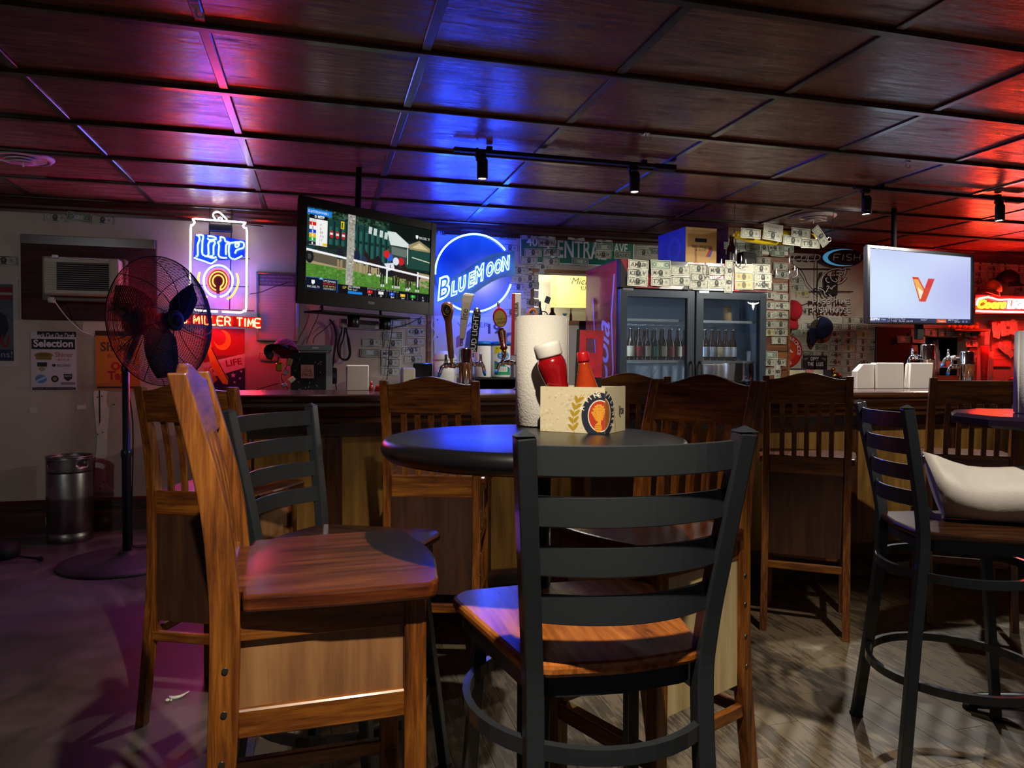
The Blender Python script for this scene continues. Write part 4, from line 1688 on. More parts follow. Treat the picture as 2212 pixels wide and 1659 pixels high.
pp.text('Please drink responsibly', 14, 424, 9, '#8a8286', width=290)
hang('draft_poster', 'black and white draft selection poster below the air conditioner', 'poster', pp, (67, 716, 165, 843), YB - .003)
pp = Pic(320, 430, 150, '#c47420')
pp.rect(0, 0, 320, 36, '#3a1d18')
pp.text('Shiner', 36, 150, 62, '#5a3020', bold=.03, width=250)
pp.text('BOCK', 90, 195, 24, '#6a3820', width=150)
pp.text('On', 110, 290, 56, '#9e1616', bold=.05)
pp.text('Tap', 85, 380, 60, '#9e1616', bold=.05)
pp.rect(10, 405, 310, 420, '#3a1d30')
hang('orange_poster', 'orange on-tap poster partly behind the fan', 'poster', pp, (206, 715, 302, 842), YB - .003)
pp = Pic(200, 640, 60, '#b8b2ab')
pp.rect(-10, 40, 160, 600, '#4f5460').rect(-10, 60, 155, 100, '#7d1c28').rect(-10, 118, 155, 152, '#7d1c28').rect(-10, 100, 155, 118, '#a39c98')
pp.poly([(-10, 260), (60, 240), (110, 270), (128, 360), (90, 440), (20, 500), (-10, 500)], '#15161f')
pp.text('YOU', -60, 500, 80, '#6d1f24', bold=.05, width=190).rect(-20, 515, 160, 595, '#22223a').text('solutions!', -150, 572, 44, '#8f92a8', width=300)
hang('recruiting_poster', 'tall red white and blue poster cut off at the left photo edge', 'poster', pp, (-20, 602, 41, 792), YB - .003)
# notice board in thin frame below the can-shaped sign
pp = Pic(330, 560, 120, '#9a94a4')
pp.rect(10, 8, 320, 110, '#4a4666')
for k, s in enumerate(("You've really been the to check nuts,", "don't hurry! learn resorts and be nice", 'to enroll the Downstanding the way')):
    pp.text(s, 22, 40 + 28 * k, 15, '#9490b8', width=280)
for k in range(16):
    pp.line([(24, 140 + k * 24), (24 + 250 + 30 * math.sin(k * 2.3), 140 + k * 24)], 4, '#8a8496')
hang('notice_board', 'framed notice behind the lower left corner of the left television', 'notice', pp, (556, 590, 642, 735), YB - .010)
nb = bpy.data.objects['notice_board']
x0, x1, z0, z1 = wall_rect(556, 590, 642, 735, YB - .010)
for a, b in (((-1, -.5), 'v'), ((1, -.5), 'v'), ((-.5, -1), 'h'), ((-.5, 1), 'h')):
    w, h = x1 - x0, z1 - z0
    if b == 'v':
        MB().rbox((a[0] * w / 2, -.004, 0), (.014, .016, h + .014), .003).build('frame_bar', 'steel', nb)
    else:
        MB().rbox((0, -.004, a[1] * h / 2), (w, .016, .014), .003).build('frame_bar', 'steel', nb)
pp = Pic(330, 480, 150, '#7d1a1e')
pp.rect(0, 0, 330, 210, '#a5141c')
pp.ell(150, 90, 68, 78, '#d99a1c', 0, 360)
pp.ell(128, 72, 50, 58, '#a5141c')
pp.poly([(0, 270), (330, 195), (330, 305), (0, 400)], '#cbbcb0')
pp.text('HIGH', -20, 360, 46, '#8a1d1e', bold=.03, width=150, rot=-.16)
pp.text('LIFE', 180, 300, 50, '#8a1d1e', bold=.03, width=130, rot=-.16)
pp.poly([(0, 400), (330, 305), (330, 480), (0, 480)], '#1d2348')
for sx_, sy_, sr in ((235, 365, 22), (300, 335, 13), (290, 390, 13), (245, 420, 13)):
    pp.poly([(sx_ + (sr if k % 2 == 0 else sr * .42) * math.sin(k * PI / 5), sy_ - (sr if k % 2 == 0 else sr * .42) * math.cos(k * PI / 5)) for k in range(10)], '#c9c4d2')
pp.poly([(20, 130), (58, 110), (75, 190), (195, 390), (190, 440), (150, 430), (60, 300)], '#d99a1c')
pp.line([(62, 150), (110, 250), (190, 400)], 7, '#15110e')
pp.poly([(0, 300), (60, 330), (110, 400), (60, 440), (0, 420)], '#b07a1a')
hang('red_beer_poster', 'red, white and blue poster with gold crescent under the can-shaped neon', 'poster', pp, (440, 710, 529, 842), YB - .003)


# ------------------------------------------------------------------ neon signs
glow('neon_white', (1.0, 0.92, 0.95), 5.5, True)
glow('neon_blue', (0.06, 0.16, 1.0), 30.0, True)
glow('neon_red', (1.0, 0.022, 0.006), 95.0, True)
glow('neon_ring_red', (1.0, 0.02, 0.03), 9.0, True)
glow('neon_orange', (1.0, 0.16, 0.02), 6.0, True)
glow('neon_yellow', (1.0, 0.66, 0.015), 4.0, True)
glow('neon_ice', (0.014, 0.055, 1.0), 80.0, True)
glow('neon_deep_red', (1.0, 0.03, 0.02), 170.0, True)
plain('sign_blue', '#0a2f9c', 0.35, coat=0.4)
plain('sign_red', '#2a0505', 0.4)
t_ = NT('moon_panel')
_v = t_.coords('Object')
_nz = t_.noise(_v, 2.2, 3, 0.5)
_r = t_.ramp(_nz, [(0.35, '#0420a0'), (0.65, '#1244cc')])
t_.b.inputs['Base Color'].default_value = (.004, .008, .03, 1)
t_.l(_r.outputs[0], t_.b.inputs['Emission Color'])
t_.b.inputs['Emission Strength'].default_value = 1.0
t_.set(Roughness=0.2)
M['moon_panel'] = t_.m
t_ = NT('moon_ribbon')
_nz = t_.noise(t_.coords('Object'), 4.0, 3, 0.5)
_r = t_.ramp(_nz, [(0.35, '#0e2f70'), (0.65, '#2f62a4')])
t_.b.inputs['Base Color'].default_value = (.004, .008, .03, 1)
t_.l(_r.outputs[0], t_.b.inputs['Emission Color'])
t_.b.inputs['Emission Strength'].default_value = 0.7
M['moon_ribbon'] = t_.m


class Tracer:
    """turns points read off a magnified part of the photo into points of a wall-parallel plane"""

    def __init__(self, x0, y0, k, Y):
        self.x0, self.y0, self.k, self.Y = x0, y0, k, Y

    def __call__(self, x, y, dy=0.0):
        return at_y(self.x0 + x / self.k, self.y0 + y / self.k, self.Y + dy)


def neon(parent, name, mat, T, lines, r, dy=0.0, sm=3, closed=False):
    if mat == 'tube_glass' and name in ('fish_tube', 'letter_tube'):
        stuff(neon(parent, name.split('_')[0] + '_blackout', 'soft_black', T, [[(x + 8, y + 9) for x, y in ln] for ln in lines], r * 1.5, dy + .004, sm, closed))  # offset dark copy: black backing plus a built-in shadow for unlit tubes
    mb = MB()
    o = parent.location
    for ln in lines:
        P = [T(x, y, dy) - o for x, y in ln]
        if sm:
            P = smooth_path(P, sm, closed)
        mb.tube(P, r, n=7, closed=closed)
    return mb.build(name, mat, parent, fix=False)


def can_sign():
    Y = YB - .11
    T = Tracer(240, 430, 3.7714, Y)
    c = T(870, 560)
    t = thing('can_neon_sign', 'can-shaped neon sign with white outline, blue lettering and red caption', 'neon sign', (c.x, Y, c.z))
    k = 1
    neon(t, 'can_outline', 'neon_white', T, [[(668, 172), (684, 161), (880, 176), (1078, 190), (1092, 200), (1074, 216), (1090, 238), (1107, 262), (1104, 560), (1101, 888), (1082, 908), (1050, 925), (905, 917)],
                                             [(668, 172), (681, 190), (662, 214), (650, 236), (646, 540), (641, 852), (660, 884), (692, 905), (782, 912)], [(812, 915), (868, 917)]], .0066, sm=2)
    neon(t, 'pull_tab', 'neon_white', T, [[(852, 168), (832, 138), (838, 114), (866, 105), (893, 116), (945, 168)], [(872, 168), (880, 152), (900, 156), (905, 170)]], .0058)
    blue = [[(693, 292), (713, 300), (720, 330), (704, 375), (706, 452), (690, 468)], [(713, 290), (750, 297), (744, 335), (741, 400), (745, 452), (790, 468), (830, 462)],
            [(675, 478), (712, 492), (765, 508), (818, 525), (862, 490)], [(786, 302), (838, 306), (856, 326), (800, 332), (786, 318)],
            [(802, 346), (790, 372), (794, 448), (784, 464), (828, 480), (856, 470)], [(802, 346), (836, 340), (846, 360), (834, 382), (834, 452)],
            [(868, 352), (893, 336), (888, 308), (924, 318), (930, 344), (962, 352), (945, 364), (935, 384), (935, 452)], [(868, 352), (880, 378), (874, 452), (896, 476), (942, 478)],
            [(976, 356), (960, 378), (963, 468), (1010, 490), (1068, 462)], [(976, 356), (1062, 348), (1082, 366), (1074, 398), (1022, 414), (1010, 442)], [(1012, 366), (1042, 360), (1036, 384), (1016, 392), (1012, 366)]]
    neon(t, 'script_tube', 'neon_blue', T, blue, .0048, sm=2)
    bp = MB()
    P = [T(x, y, .016) - t.location for x, y in ((684, 284), (860, 296), (1092, 340), (1088, 470), (1015, 498), (880, 486), (822, 532), (668, 490))]
    bp.prism([(p.x, p.z) for p in P][::-1], .016, .021, 'y').build('script_halo_plate', 'sign_blue', t)  # blue plate added to carry the glow around the script tubes
    def circ(r, a0=0, a1=360, n=36):
        return [(872 + r * .97 * math.cos(math.radians(a0 + (a1 - a0) * i / n)), 668 + r * 1.06 * math.sin(math.radians(a0 + (a1 - a0) * i / n))) for i in range(n + 1)]
    neon(t, 'ring_tube', 'neon_ice', T, [circ(122, 98, 442)], .0062, sm=0)
    neon(t, 'red_ring', 'neon_ring_red', T, [circ(93, 100, 440)], .0055, sm=0)
    neon(t, 'inner_ring', 'neon_orange', T, [circ(72, 105, 435), circ(46, 118, 422) + [(890, 745)]], .0046, sm=0)
    d = MB()
    P = [T(x, y, .016) - t.location for x, y in circ(98)[:-1]]
    d.prism([(p.x, p.z) for p in P][::-1], .016, .021, 'y').build('ring_halo_plate', 'sign_red', t)  # added plate, dark red in place of the ring's halo
    for arc in ([(1022, 606), (1036, 660), (1024, 722), (990, 782), (945, 816)], [(722, 595), (709, 650), (720, 712), (750, 770), (782, 800)]):
        neon(t, 'arc_tube', 'neon_yellow', T, [arc], .0062, sm=4)
    pls, wtot = stroke_text("IT'S MILLER TIME", 40, 66, 14)
    sc = 760 / wtot
    lines = []
    for pl in pls:
        lines.append([(458 + x * sc, 1000 + (458 + x * sc - 458) * .059 - y) for x, y in pl])
    neon(t, 'caption_tube', 'neon_red', T, lines, .0046, dy=-.004, sm=2)
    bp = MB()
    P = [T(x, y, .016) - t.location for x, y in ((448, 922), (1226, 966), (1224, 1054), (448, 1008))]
    bp.prism([(p.x, p.z) for p in P][::-1], .016, .020, 'y').build('caption_halo_plate', 'sign_red', t)  # added plate that stands in for the red halo round the caption
    fr = []
    for a, b in (((535, 150), (1240, 222)), ((660, 890), (1165, 912)), ((805, 40), (800, 330)), ((985, 60), (965, 900)), ((900, 118), (1000, 128)), ((700, 500), (1130, 486)), ((640, 700), (1120, 715))):
        fr.append([a, b])
    neon(t, 'wire_frame', 'soft_black', T, fr, .004, dy=.03, sm=0)
    q = T(893, 238, .04) - t.location
    MB().rbox(q, (.16, .05, .052), .006).build('transformer', 'soft_black', t)
    h0, h1 = T(805, 40, .03) - t.location, T(985, 60, .03) - t.location
    MB().cyl(h0, h0 + Vector((0, .08, 0)), .006, n=8).cyl(h1, h1 + Vector((0, .08, 0)), .006, n=8).build('wall_hook', 'soft_black', t)
    neon(t, 'cord', 'rubber', T, [[(1130, 775), (1230, 755), (1330, 715), (1440, 680)]], .003, dy=.06, sm=4)


can_sign()


def moon_sign():
    Y = YB - .10
    T = Tracer(920, 470, 4.366, Y)
    c = T(452, 522)
    t = thing('moon_neon_sign', 'round blue illuminated sign with white outlined lettering on a ribbon', 'neon sign', (c.x, Y, c.z))
    o = t.location
    edge = T(452 - 364, 522) - o
    R = abs((T(452 + 364, 522) - T(452 - 364, 522)).x) / 2
    Rz = abs((T(452, 522 + 366) - T(452, 522 - 366)).z) / 2
    n = 64
    MB().prism([(R * .985 * math.cos(2 * PI * i / n), Rz * .985 * math.sin(2 * PI * i / n)) for i in range(n)], .012, .030, 'y').build('disc', 'moon_panel', t, .003)
    def arc(a0, a1, k=40, f=1.0):
        return [(452 + 364 * f * math.cos(math.radians(a0 + (a1 - a0) * i / k)), 522 - 366 * f * math.sin(math.radians(a0 + (a1 - a0) * i / k))) for i in range(k + 1)]
    neon(t, 'rim_tube', 'neon_ice', T, [arc(36, 182), arc(232, 343)], .0068, sm=0)
    rib_t = [(96, 596), (200, 578), (330, 520), (470, 425), (600, 355), (720, 325), (838, 318)]
    rib_b = [(842, 548), (740, 560), (640, 598), (520, 670), (410, 745), (300, 800), (215, 800)]
    P = [T(x, y, 0) - o for x, y in [(p.x, p.y) for p in smooth_path([(a, b, 0) for a, b in rib_t], 4)] + [(p.x, p.y) for p in smooth_path([(a, b, 0) for a, b in rib_b], 4)]]
    MB().prism([(p.x, p.z) for p in P][::-1], .002, .012, 'y').build('ribbon', 'moon_ribbon', t)
    for (x, y, w, h, ch, rot) in ((172, 790, 125, 215, 'B', -22), (268, 748, 66, 140, 'L', -22), (345, 715, 84, 145, 'U', -24), (432, 672, 70, 145, 'E', -26),
                                  (508, 636, 104, 168, 'M', -26), (606, 572, 78, 140, 'O', -22), (682, 542, 74, 138, 'O', -18), (752, 512, 84, 140, 'N', -14)):
        V = text_mesh(ch, 1.0, .035, 0, 0.12, outline=.036)
        co = np.array([v.co[:] for v in V.vertices])
        lo, hi = co.min(0), co.max(0)
        a = math.radians(rot)
        px = (co[:, 0] - lo[0]) / (hi[0] - lo[0]) * w
        py = (co[:, 1] - lo[1]) / (hi[1] - lo[1]) * h
        X = x - w / 2 + px * math.cos(a) - (-py) * math.sin(a) * 0 + 0
        Yp = y - py + px * math.sin(a)
        u = T(1, 0) - T(0, 0)
        for i, v in enumerate(V.vertices):
            q = T(float(X[i]), float(Yp[i])) - o
            v.co = (q.x, -.004 + co[i, 2] * .10, q.z)
        V.update()
        link('letter_tube', V, 'neon_ice', t)
    q = [T(330, 105, .05) - o, T(560, 110, .05) - o]
    hk = MB()
    for p in q:
        hk.tube(smooth_path([p + Vector((.012, 0, .006)), p, p + Vector((-.006, 0, -.05)), p + Vector((0, -.01, -.09))], 4), .003, n=6)
    hk.build('hook', 'soft_black', t)
    MB().rbox((0, .050, -.05), (.22, .04, .10), .006).build('transformer', 'soft_black', t)
    neon(t, 'cord', 'tube_glass', T, [[(70, 960), (50, 1020), (85, 1080), (60, 1170)]], .003, dy=.04, sm=4)


moon_sign()


# ------------------------------------------------------------------ dark neon with fish and oval sign
def fish_sign():
    Y = YB - .07
    T = Tracer(1690, 520, 8.193, Y)
    c = T(900, 800)
    t = thing('unlit_fish_neon', 'unlit neon sign of a leaping fish over two lines of glass lettering', 'neon sign', (c.x, Y, c.z))
    neon(t, 'fish_tube', 'tube_glass', T, [[(690, 820), (688, 740), (715, 640), (790, 555), (900, 505), (1010, 495), (1060, 520), (1110, 490), (1118, 560), (1090, 620), (1130, 640), (1100, 690), (1040, 740), (970, 765)],
                                           [(860, 560), (845, 620), (870, 690), (930, 730), (970, 710), (940, 670)], [(790, 655), (765, 680), (790, 730), (830, 740)], [(690, 820), (650, 815), (632, 850), (690, 860), (740, 900), (760, 970), (790, 980)],
                                           [(820, 950), (860, 980), (885, 1020)], [(780, 820), (810, 800), (825, 830), (795, 850)], [(845, 830), (870, 860), (890, 820), (940, 790)], [(770, 910), (800, 860)],
                                           [(715, 610), (730, 560), (780, 535)], [(950, 560), (1010, 540), (1060, 560), (1050, 600), (990, 610), (1040, 650)]], .0044, sm=4)
    for s, x0, x1, yb, h in (('PASS-TIME', 540, 1190, 1115, 78), ('FISH HOUSE', 540, 1205, 1272, 92)):
        pls, w = stroke_text(s, 60, h, 22)
        k = (x1 - x0) / w
        neon(t, 'letter_tube', 'tube_glass', T, [[(x0 + x * k, yb - y) for x, y in pl] for pl in pls], .0042, sm=2)
    neon(t, 'wire_frame', 'soft_black', T, [[(170, 492), (1200, 505)], [(618, 160), (610, 1350)], [(940, 480), (940, 1290)], [(500, 892), (1250, 900)], [(380, 1130), (520, 1080)]], .0045, dy=.025, sm=0)
    neon(t, 'cord', 'rubber', T, [[(165, 400), (240, 455), (320, 510), (390, 620), (450, 760), (560, 880), (680, 970)]], .0035, dy=.03, sm=4)
    q = T(860, 800, .035) - t.location
    MB().rbox(q, (.13, .04, .18), .008).build('transformer', 'soft_black', t)
    # oval sign above
    T2 = Tracer(1690, 520, 8.193, Y - .01)
    c = T2(1060, 300)
    o = thing('oval_sign', 'black oval sign with a pale blue swoosh and outline letters', 'sign', (c.x, Y - .01, c.z))
    n = 48
    P = [T2(1065 + 372 * math.cos(2 * PI * i / n), 300 + 168 * math.sin(2 * PI * i / n)) - o.location for i in range(n)]
    MB().prism([(p.x, p.z) for p in P][::-1], .0, .02, 'y').build('plate', 'soft_black', o, .003)
    out, inn = [], []
    for i in range(31):
        a = math.radians(62 + i * 236 / 30)
        w = math.sin(PI * i / 30) ** .8
        out.append((1070 + 355 * math.cos(a), 298 - 152 * math.sin(a)))
        inn.append((1082 + (352 - 70 * w) * math.cos(a), 298 - (150 - 28 * w) * math.sin(a)))
    P = [T2(x, y) - o.location for x, y in out + inn[::-1]]
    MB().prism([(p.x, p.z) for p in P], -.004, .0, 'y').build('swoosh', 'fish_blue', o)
    pls, w = stroke_text('FISH', 78, 110, 30)
    neon(o, 'letter_tube', 'tube_glass', T2, [[(905 + x * 460 / w + y * .15, 350 - y) for x, y in pl] for pl in pls], .003, dy=-.004, sm=2)
    t3 = thing('glass_word_tube', 'short unlit glass tube letters beside the oval sign', 'neon sign', tuple(T(430, 300)))
    pls, w = stroke_text('COLD', 78, 90, 26)
    neon(t3, 'letter_tube', 'tube_glass', T, [[(190 + x * 470 / w + y * .3, 345 - y) for x, y in pl] for pl in pls], .003, sm=2)
    q = T(430, 300, .02) - t3.location
    MB().box(q + Vector((0, .02, 0)), (.33, .004, .012)).box(q + Vector((0, .035, 0)), (.01, .03, .01)).build('mounting_bar', 'soft_black', t3)


fish_sign()


# ------------------------------------------------------------------ lit script neon at the right edge
def script_sign():
    Y = YB - .25
    T = Tracer(2060, 540, 4.368, Y)
    c = T(450, 500)
    t = thing('script_neon_sign', 'blazing yellow, red and white script neon at the right photo edge', 'neon sign', (c.x, Y, c.z))
    o = t.location
    for s, x0, x1, y0, h, mt, sh in (('Coors', 222, 500, 555, 88, 'neon_yellow', .3), ('LIGHT', 505, 790, 555, 78, 'neon_white', .1)):
        V = text_mesh(s, 1.0, .02, 0, sh, outline=.055)
        co = np.array([v.co[:] for v in V.vertices])
        lo, hi = co.min(0), co.max(0)
        for i, v in enumerate(V.vertices):
            q = T(float(x0 + (co[i, 0] - lo[0]) / (hi[0] - lo[0]) * (x1 - x0)), float(y0 - (co[i, 1] - lo[1]) / (hi[1] - lo[1]) * h)) - o
            v.co = (q.x, co[i, 2] * .10, q.z)
        V.update()
        link('word_tube', V, mt, t)
    neon(t, 'red_underline', 'neon_deep_red', T, [[(215, 575), (330, 580), (460, 582), (640, 585), (800, 588)], [(218, 520), (232, 470), (290, 450), (330, 440)]], .008, sm=3)
    neon(t, 'red_outline', 'neon_deep_red', T, [[(235, 460), (330, 446), (430, 470), (520, 466), (640, 470), (790, 466)]], .007, sm=3)
    P = [T(x, y, .02) - o for x, y in ((205, 420), (820, 440), (820, 600), (205, 600))]
    MB().prism([(p.x, p.z) for p in P][::-1], .02, .03, 'y').build('backing', 'sign_red', t)
    q = T(450, 520, .05) - o
    MB().rbox(q, (.2, .05, .06), .006).build('transformer', 'soft_black', t)
    MB().cyl(q + Vector((-.05, 0, 0)), q + Vector((-.05, .2, 0)), .008, n=8).cyl(q + Vector((.1, 0, 0)), q + Vector((.1, .2, 0)), .008, n=8).build('stand_off', 'soft_black', t)


script_sign()


# ------------------------------------------------------------------ televisions
def tv(label, corners, depths, pic, mat, bezel, group, brand=None, ledge=.0):
    """corners: left-top, left-bottom, right-top, right-bottom in the frame; depths ahead of the viewer at the left / right edge"""
    def pt(px, py, d):
        r = _ray(px, py)
        return EYE + r * (d / r.dot(_fw))
    lt, lb, rt, rb = [pt(*c, d) for c, d in zip(corners, (depths[0], depths[0], depths[1], depths[1]))]
    lm, rm = (lt + lb) / 2, (rt + rb) / 2
    c = (lm + rm) / 2
    up = ((lt - lb) + (rt - rb)) / 2
    W, H = (rm - lm).length, up.length
    t = thing('television', label, 'television', tuple(c), 0, group)
    t.matrix_world = frame_of(c, rm - lm, up)
    MB().rbox((0, .024, 0), (W * .985, .028, H * .98), .008).build('back_shell', 'black_plastic', t)
    bl, br, bt, bb = bezel
    for a, b in (((-W / 2, -H / 2), (-W / 2 + bl, H / 2)), ((W / 2 - br, -H / 2), (W / 2, H / 2)), ((-W / 2 + bl, H / 2 - bt), (W / 2 - br, H / 2)), ((-W / 2 + bl, -H / 2), (W / 2 - br, -H / 2 + bb))):
        MB().span((a[0], -.006, a[1]), (b[0], .012, b[1])).build('bezel', 'black_plastic', t, .002)
    sw, sh = W - bl - br, H - bt - bb
    o = link('screen', pic.mesh('screen', sw, sh, None, mat), None, t)
    o.location = ((bl - br) / 2, .004, (bb - bt) / 2)
    if brand:
        me = text_mesh(brand, .018, .001, .0003, 0)
        b = link('brand_mark', me, 'grey_plastic', t)
        b.matrix_local = Matrix.Translation((-.02, -.0066, -H / 2 + bb * .42)) @ Matrix.Rotation(PI / 2, 4, 'X')
    MB().rbox((0, .09, 0), (.20, .06, .20), .01).build('mount_plate', 'soft_black', t)
    return t, W, H


def race_picture():
    p = Pic(1000, 580, 300, '#12211c')
    rng = random.Random(5)
    p.speckle(0, 0, 620, 90, ['#1d3a2c', '#0c1713', '#2c4a36', '#3f5a48'], 260, 14, rng)
    p.rect(0, 60, 640, 330, '#173a38')
    for k in range(13):
        x = 60 + k * 46
        p.rect(x, 70, x + 12, 330, '#0c2220').rect(x + 14, 110, x + 34, 320, '#24564f').rect(x + 14, 180, x + 34, 200, '#112a28')
    p.rect(0, 240, 300, 270, '#122522').rect(60, 270, 330, 320, '#1c2b28')
    for k, (x, y) in enumerate(((470, 60), (510, 66), (560, 72), (600, 80), (640, 88))):
        p.poly([(x, y), (x + 26, y + 3), (x + 22, y + 55), (x - 4, y + 52)], '#b8c4be')
    p.rect(640, 0, 1000, 120, '#0b1512')
    p.poly([(620, 70), (690, 66), (820, 150), (790, 190), (650, 170)], '#c9d2d0')
    p.poly([(800, 150), (900, 100), (1000, 150), (1000, 195), (820, 185)], '#8d8262').poly([(830, 165), (905, 118), (985, 165)], '#c2b488')
    p.rect(800, 180, 1000, 330, '#1d4038').rect(640, 170, 800, 330, '#2a3c38')
    p.poly([(660, 180), (800, 190), (790, 250), (660, 240)], '#5d6a64')
    p.line([(800, 170), (800, 300)], 8, '#d4d8d4').line([(840, 240), (1000, 262)], 7, '#c9ccba')
    p.poly([(0, 300), (1000, 360), (1000, 470), (0, 400)], '#9c8c6c')
    p.poly([(0, 310), (330, 330), (330, 400), (0, 370)], '#57503f')
    p.poly([(0, 390), (380, 410), (1000, 470), (1000, 520), (0, 520)], '#4a7a2c')
    p.speckle(0, 400, 1000, 500, ['#3f6e26', '#5a8a36', '#44742a'], 300, 14, rng)
    p.ell(28, 345, 30, 46, '#16181a').ell(28, 345, 12, 20, '#3a3c3c')
    for x, y, c in ((250, 300, '#1a1c26'), (380, 300, '#1a1f3a'), (440, 310, '#242c44'), (720, 360, '#272430')):
        p.ell(x, y, 26, 50, c).ell(x, y - 58, 12, 15, '#2a2420').rect(x - 20, y + 36, x - 4, y + 110, '#8a7c58').rect(x + 4, y + 36, x + 20, y + 110, '#8a7c58')
    for x, y, s in ((520, 330, .8), (640, 370, 1.1), (770, 375, 1.05), (850, 390, 1.0)):
        c = rng.choice(['#191820', '#241a18', '#1c1c2a'])
        p.ell(x, y, 70 * s, 42 * s, c)
        p.poly([(x - 60 * s, y - 20 * s), (x - 40 * s, y - 40 * s), (x - 80 * s, y - 95 * s), (x - 110 * s, y - 75 * s), (x - 96 * s, y - 50 * s)], c)
        for lx in (-52, -36, 34, 54):
            p.line([(x + lx * s, y + 20 * s), (x + lx * s * 1.1, y + 75 * s), (x + lx * s, y + 118 * s)], 10 * s, c)
            p.rect(x + lx * s - 6, y + 100 * s, x + lx * s + 6, y + 118 * s, '#c9c9c4')
    for x, y, c in ((648, 268, '#2b55c0'), (620, 245, '#c02424'), (745, 285, '#b81e24'), (700, 290, '#d0d4dc')):
        p.ell(x, y, 26, 30, c)
    p.poly([(600, 320), (680, 305), (690, 350), (640, 372)], '#cfd2da')
    p.text('1', 650, 352, 26, '#202020', bold=.03)
    p.line([(0, 296), (1000, 385)], 15, '#e4e6ea')
    for x in (620, 890):
        p.rect(x, 350, x + 13, 470, '#d8dadc')
    p.poly([(305, 0), (362, 0), (352, 520), (296, 520)], '#9a988e')
    p.speckle(302, 0, 352, 515, ['#868478', '#b4b2a8', '#7a786c'], 120, 9, rng)
    p.rect(250, 60, 276, 115, '#c8b41a').text('1', 256, 108, 34, '#1a1a10', bold=.04)
    for x in (180, 225, 270):
        p.ell(x + 2, 165, 13, 28, '#b02028').rect(x - 8, 155, x + 12, 170, '#d8d8d8')
    p.rect(0, 515, 1000, 580, '#0b0d14')
    p.rect(0, 8, 180, 48, '#1673c8').text('GULFSTREAM PARK 1', 10, 37, 17, '#dceaf6', width=150)
    p.rect(22, 48, 152, 76, '#0a0a0c').text('0 MTP', 58, 70, 18, '#e0e0e0', bold=.03)
    p.rect(22, 76, 152, 262, '#e2e2de').rect(22, 76, 70, 262, '#cfcfca')
    for k, (c, nm, od) in enumerate((('#c41a1a', '1', '4'), ('#e4e4e0', '2', '3'), ('#1a36b0', '3', '33'), ('#d8a814', '4', '7/2'), ('#1c9a2c', '5', '17'), ('#20242c', '6', '1'))):
        y = 100 + 27 * k
        p.rect(22, y, 70, y + 25, c).text(nm, 40, y + 21, 16, '#ffffff' if k not in (1,) else '#303030', bold=.02)
        p.text(od, 98, y + 21, 16, '#303030')
    p.rect(118, 240, 152, 258, '#d8b814')
    p.poly([(868, 60), (890, 60), (890, 78), (879, 90), (868, 78)], '#e8e8e8').text('FANDUEL TV', 900, 86, 20, '#dcdcdc', width=95)
    p.rect(6, 490, 236, 580, '#0c1224')
    p.line([(6, 490), (236, 490), (236, 580)], 4, '#1d4c9a').poly([(100, 498), (132, 498), (116, 482)], '#7ab0d8')
    p.poly([(46, 508), (70, 508), (70, 528), (58, 540), (46, 528)], '#e0e0e0').text('FANDUEL TV', 16, 562, 13, '#d0d0d0', width=90)
    for k, (s, c) in enumerate((('UPCOMING', '#d8d8d8'), ('LEADING UP 2', '#c83a30'), ('7 HIT NITE 5', '#d8a42a'), ('GULFSTREAM P', '#b0b0b0'))):
        p.text(s, 132, 512 + 18 * k, 12, c, width=92)
    p.text('GP 1', 276, 545, 17, '#d8b83a').text('GULFSTREAM', 320, 532, 14, '#e0e0e0', width=88).text('PARK  Race 9', 320, 552, 12, '#c0c0c0', width=70).rect(318, 558, 430, 576, '#1778cc')
    p.text('EST PAYOUT  DOUBLES   TO WIN   BOX 10', 470, 530, 11, '#a8a8a8', width=260)
    for k, (c, a, b) in enumerate((('#c41a1a', '1', '19'), ('#dededa', '2', '30'), ('#1a48c0', '3', '8wr'), ('#e0ac14', '4', '8wr'), ('#1c9a2c', '5', '6'), ('#14161c', '6', '32'))):
        x = 470 + 92 * k
        p.rect(x, 536, x + 42, 558, c).text(a, x + 15, 554, 14, '#ffffff' if k != 1 else '#202020').text(b, x + 12, 576, 13, '#d8d8d8')
        p.line([(x + 64, 530), (x + 64, 576)], 2, '#5a5e66')
    return p


TVG = 'televisions above the bar'
tvL, _w, _h = tv('television on the left showing a horse race', ((649.5, 422), (637, 654), (946, 483), (931.5, 681)), (3.8, 4.45), race_picture(), 'print_screen', (.048, .038, .050, .078), TVG, 'VIZIO')
MB().tube([(0, .12, 0), (0, .16, .10), (0, .16, _h / 2 + .32)], .018, n=12).build('ceiling_pole', 'soft_black', tvL)
# shelf with set-top gear slung under it
sh = thing('bracket_shelf', 'thin black shelf slung below the left television', 'shelf')
sh.matrix_world = tvL.matrix_world @ Matrix.Translation((-.01, .10, -_h / 2 - .030))
MB().rbox((0, 0, 0), (.60, .20, .012), .003).build('board', 'soft_black', sh)
for x in (-.05, .17):
    MB().lathe([(.032, -.075), (.036, -.07), (.036, -.006)], 20, (x, -.02, 0)).build('cup_bracket', 'black_plastic', sh)
MB().rbox((.06, .06, -.05), (.30, .03, .05), .004).build('bracket_bar', 'grey_plastic', sh)
MB().tube([(-.2, .07, 0), (-.2, .10, .2)], .008, n=8).tube([(.2, .07, 0), (.2, .10, .2)], .008, n=8).build('hanger', 'soft_black', sh)


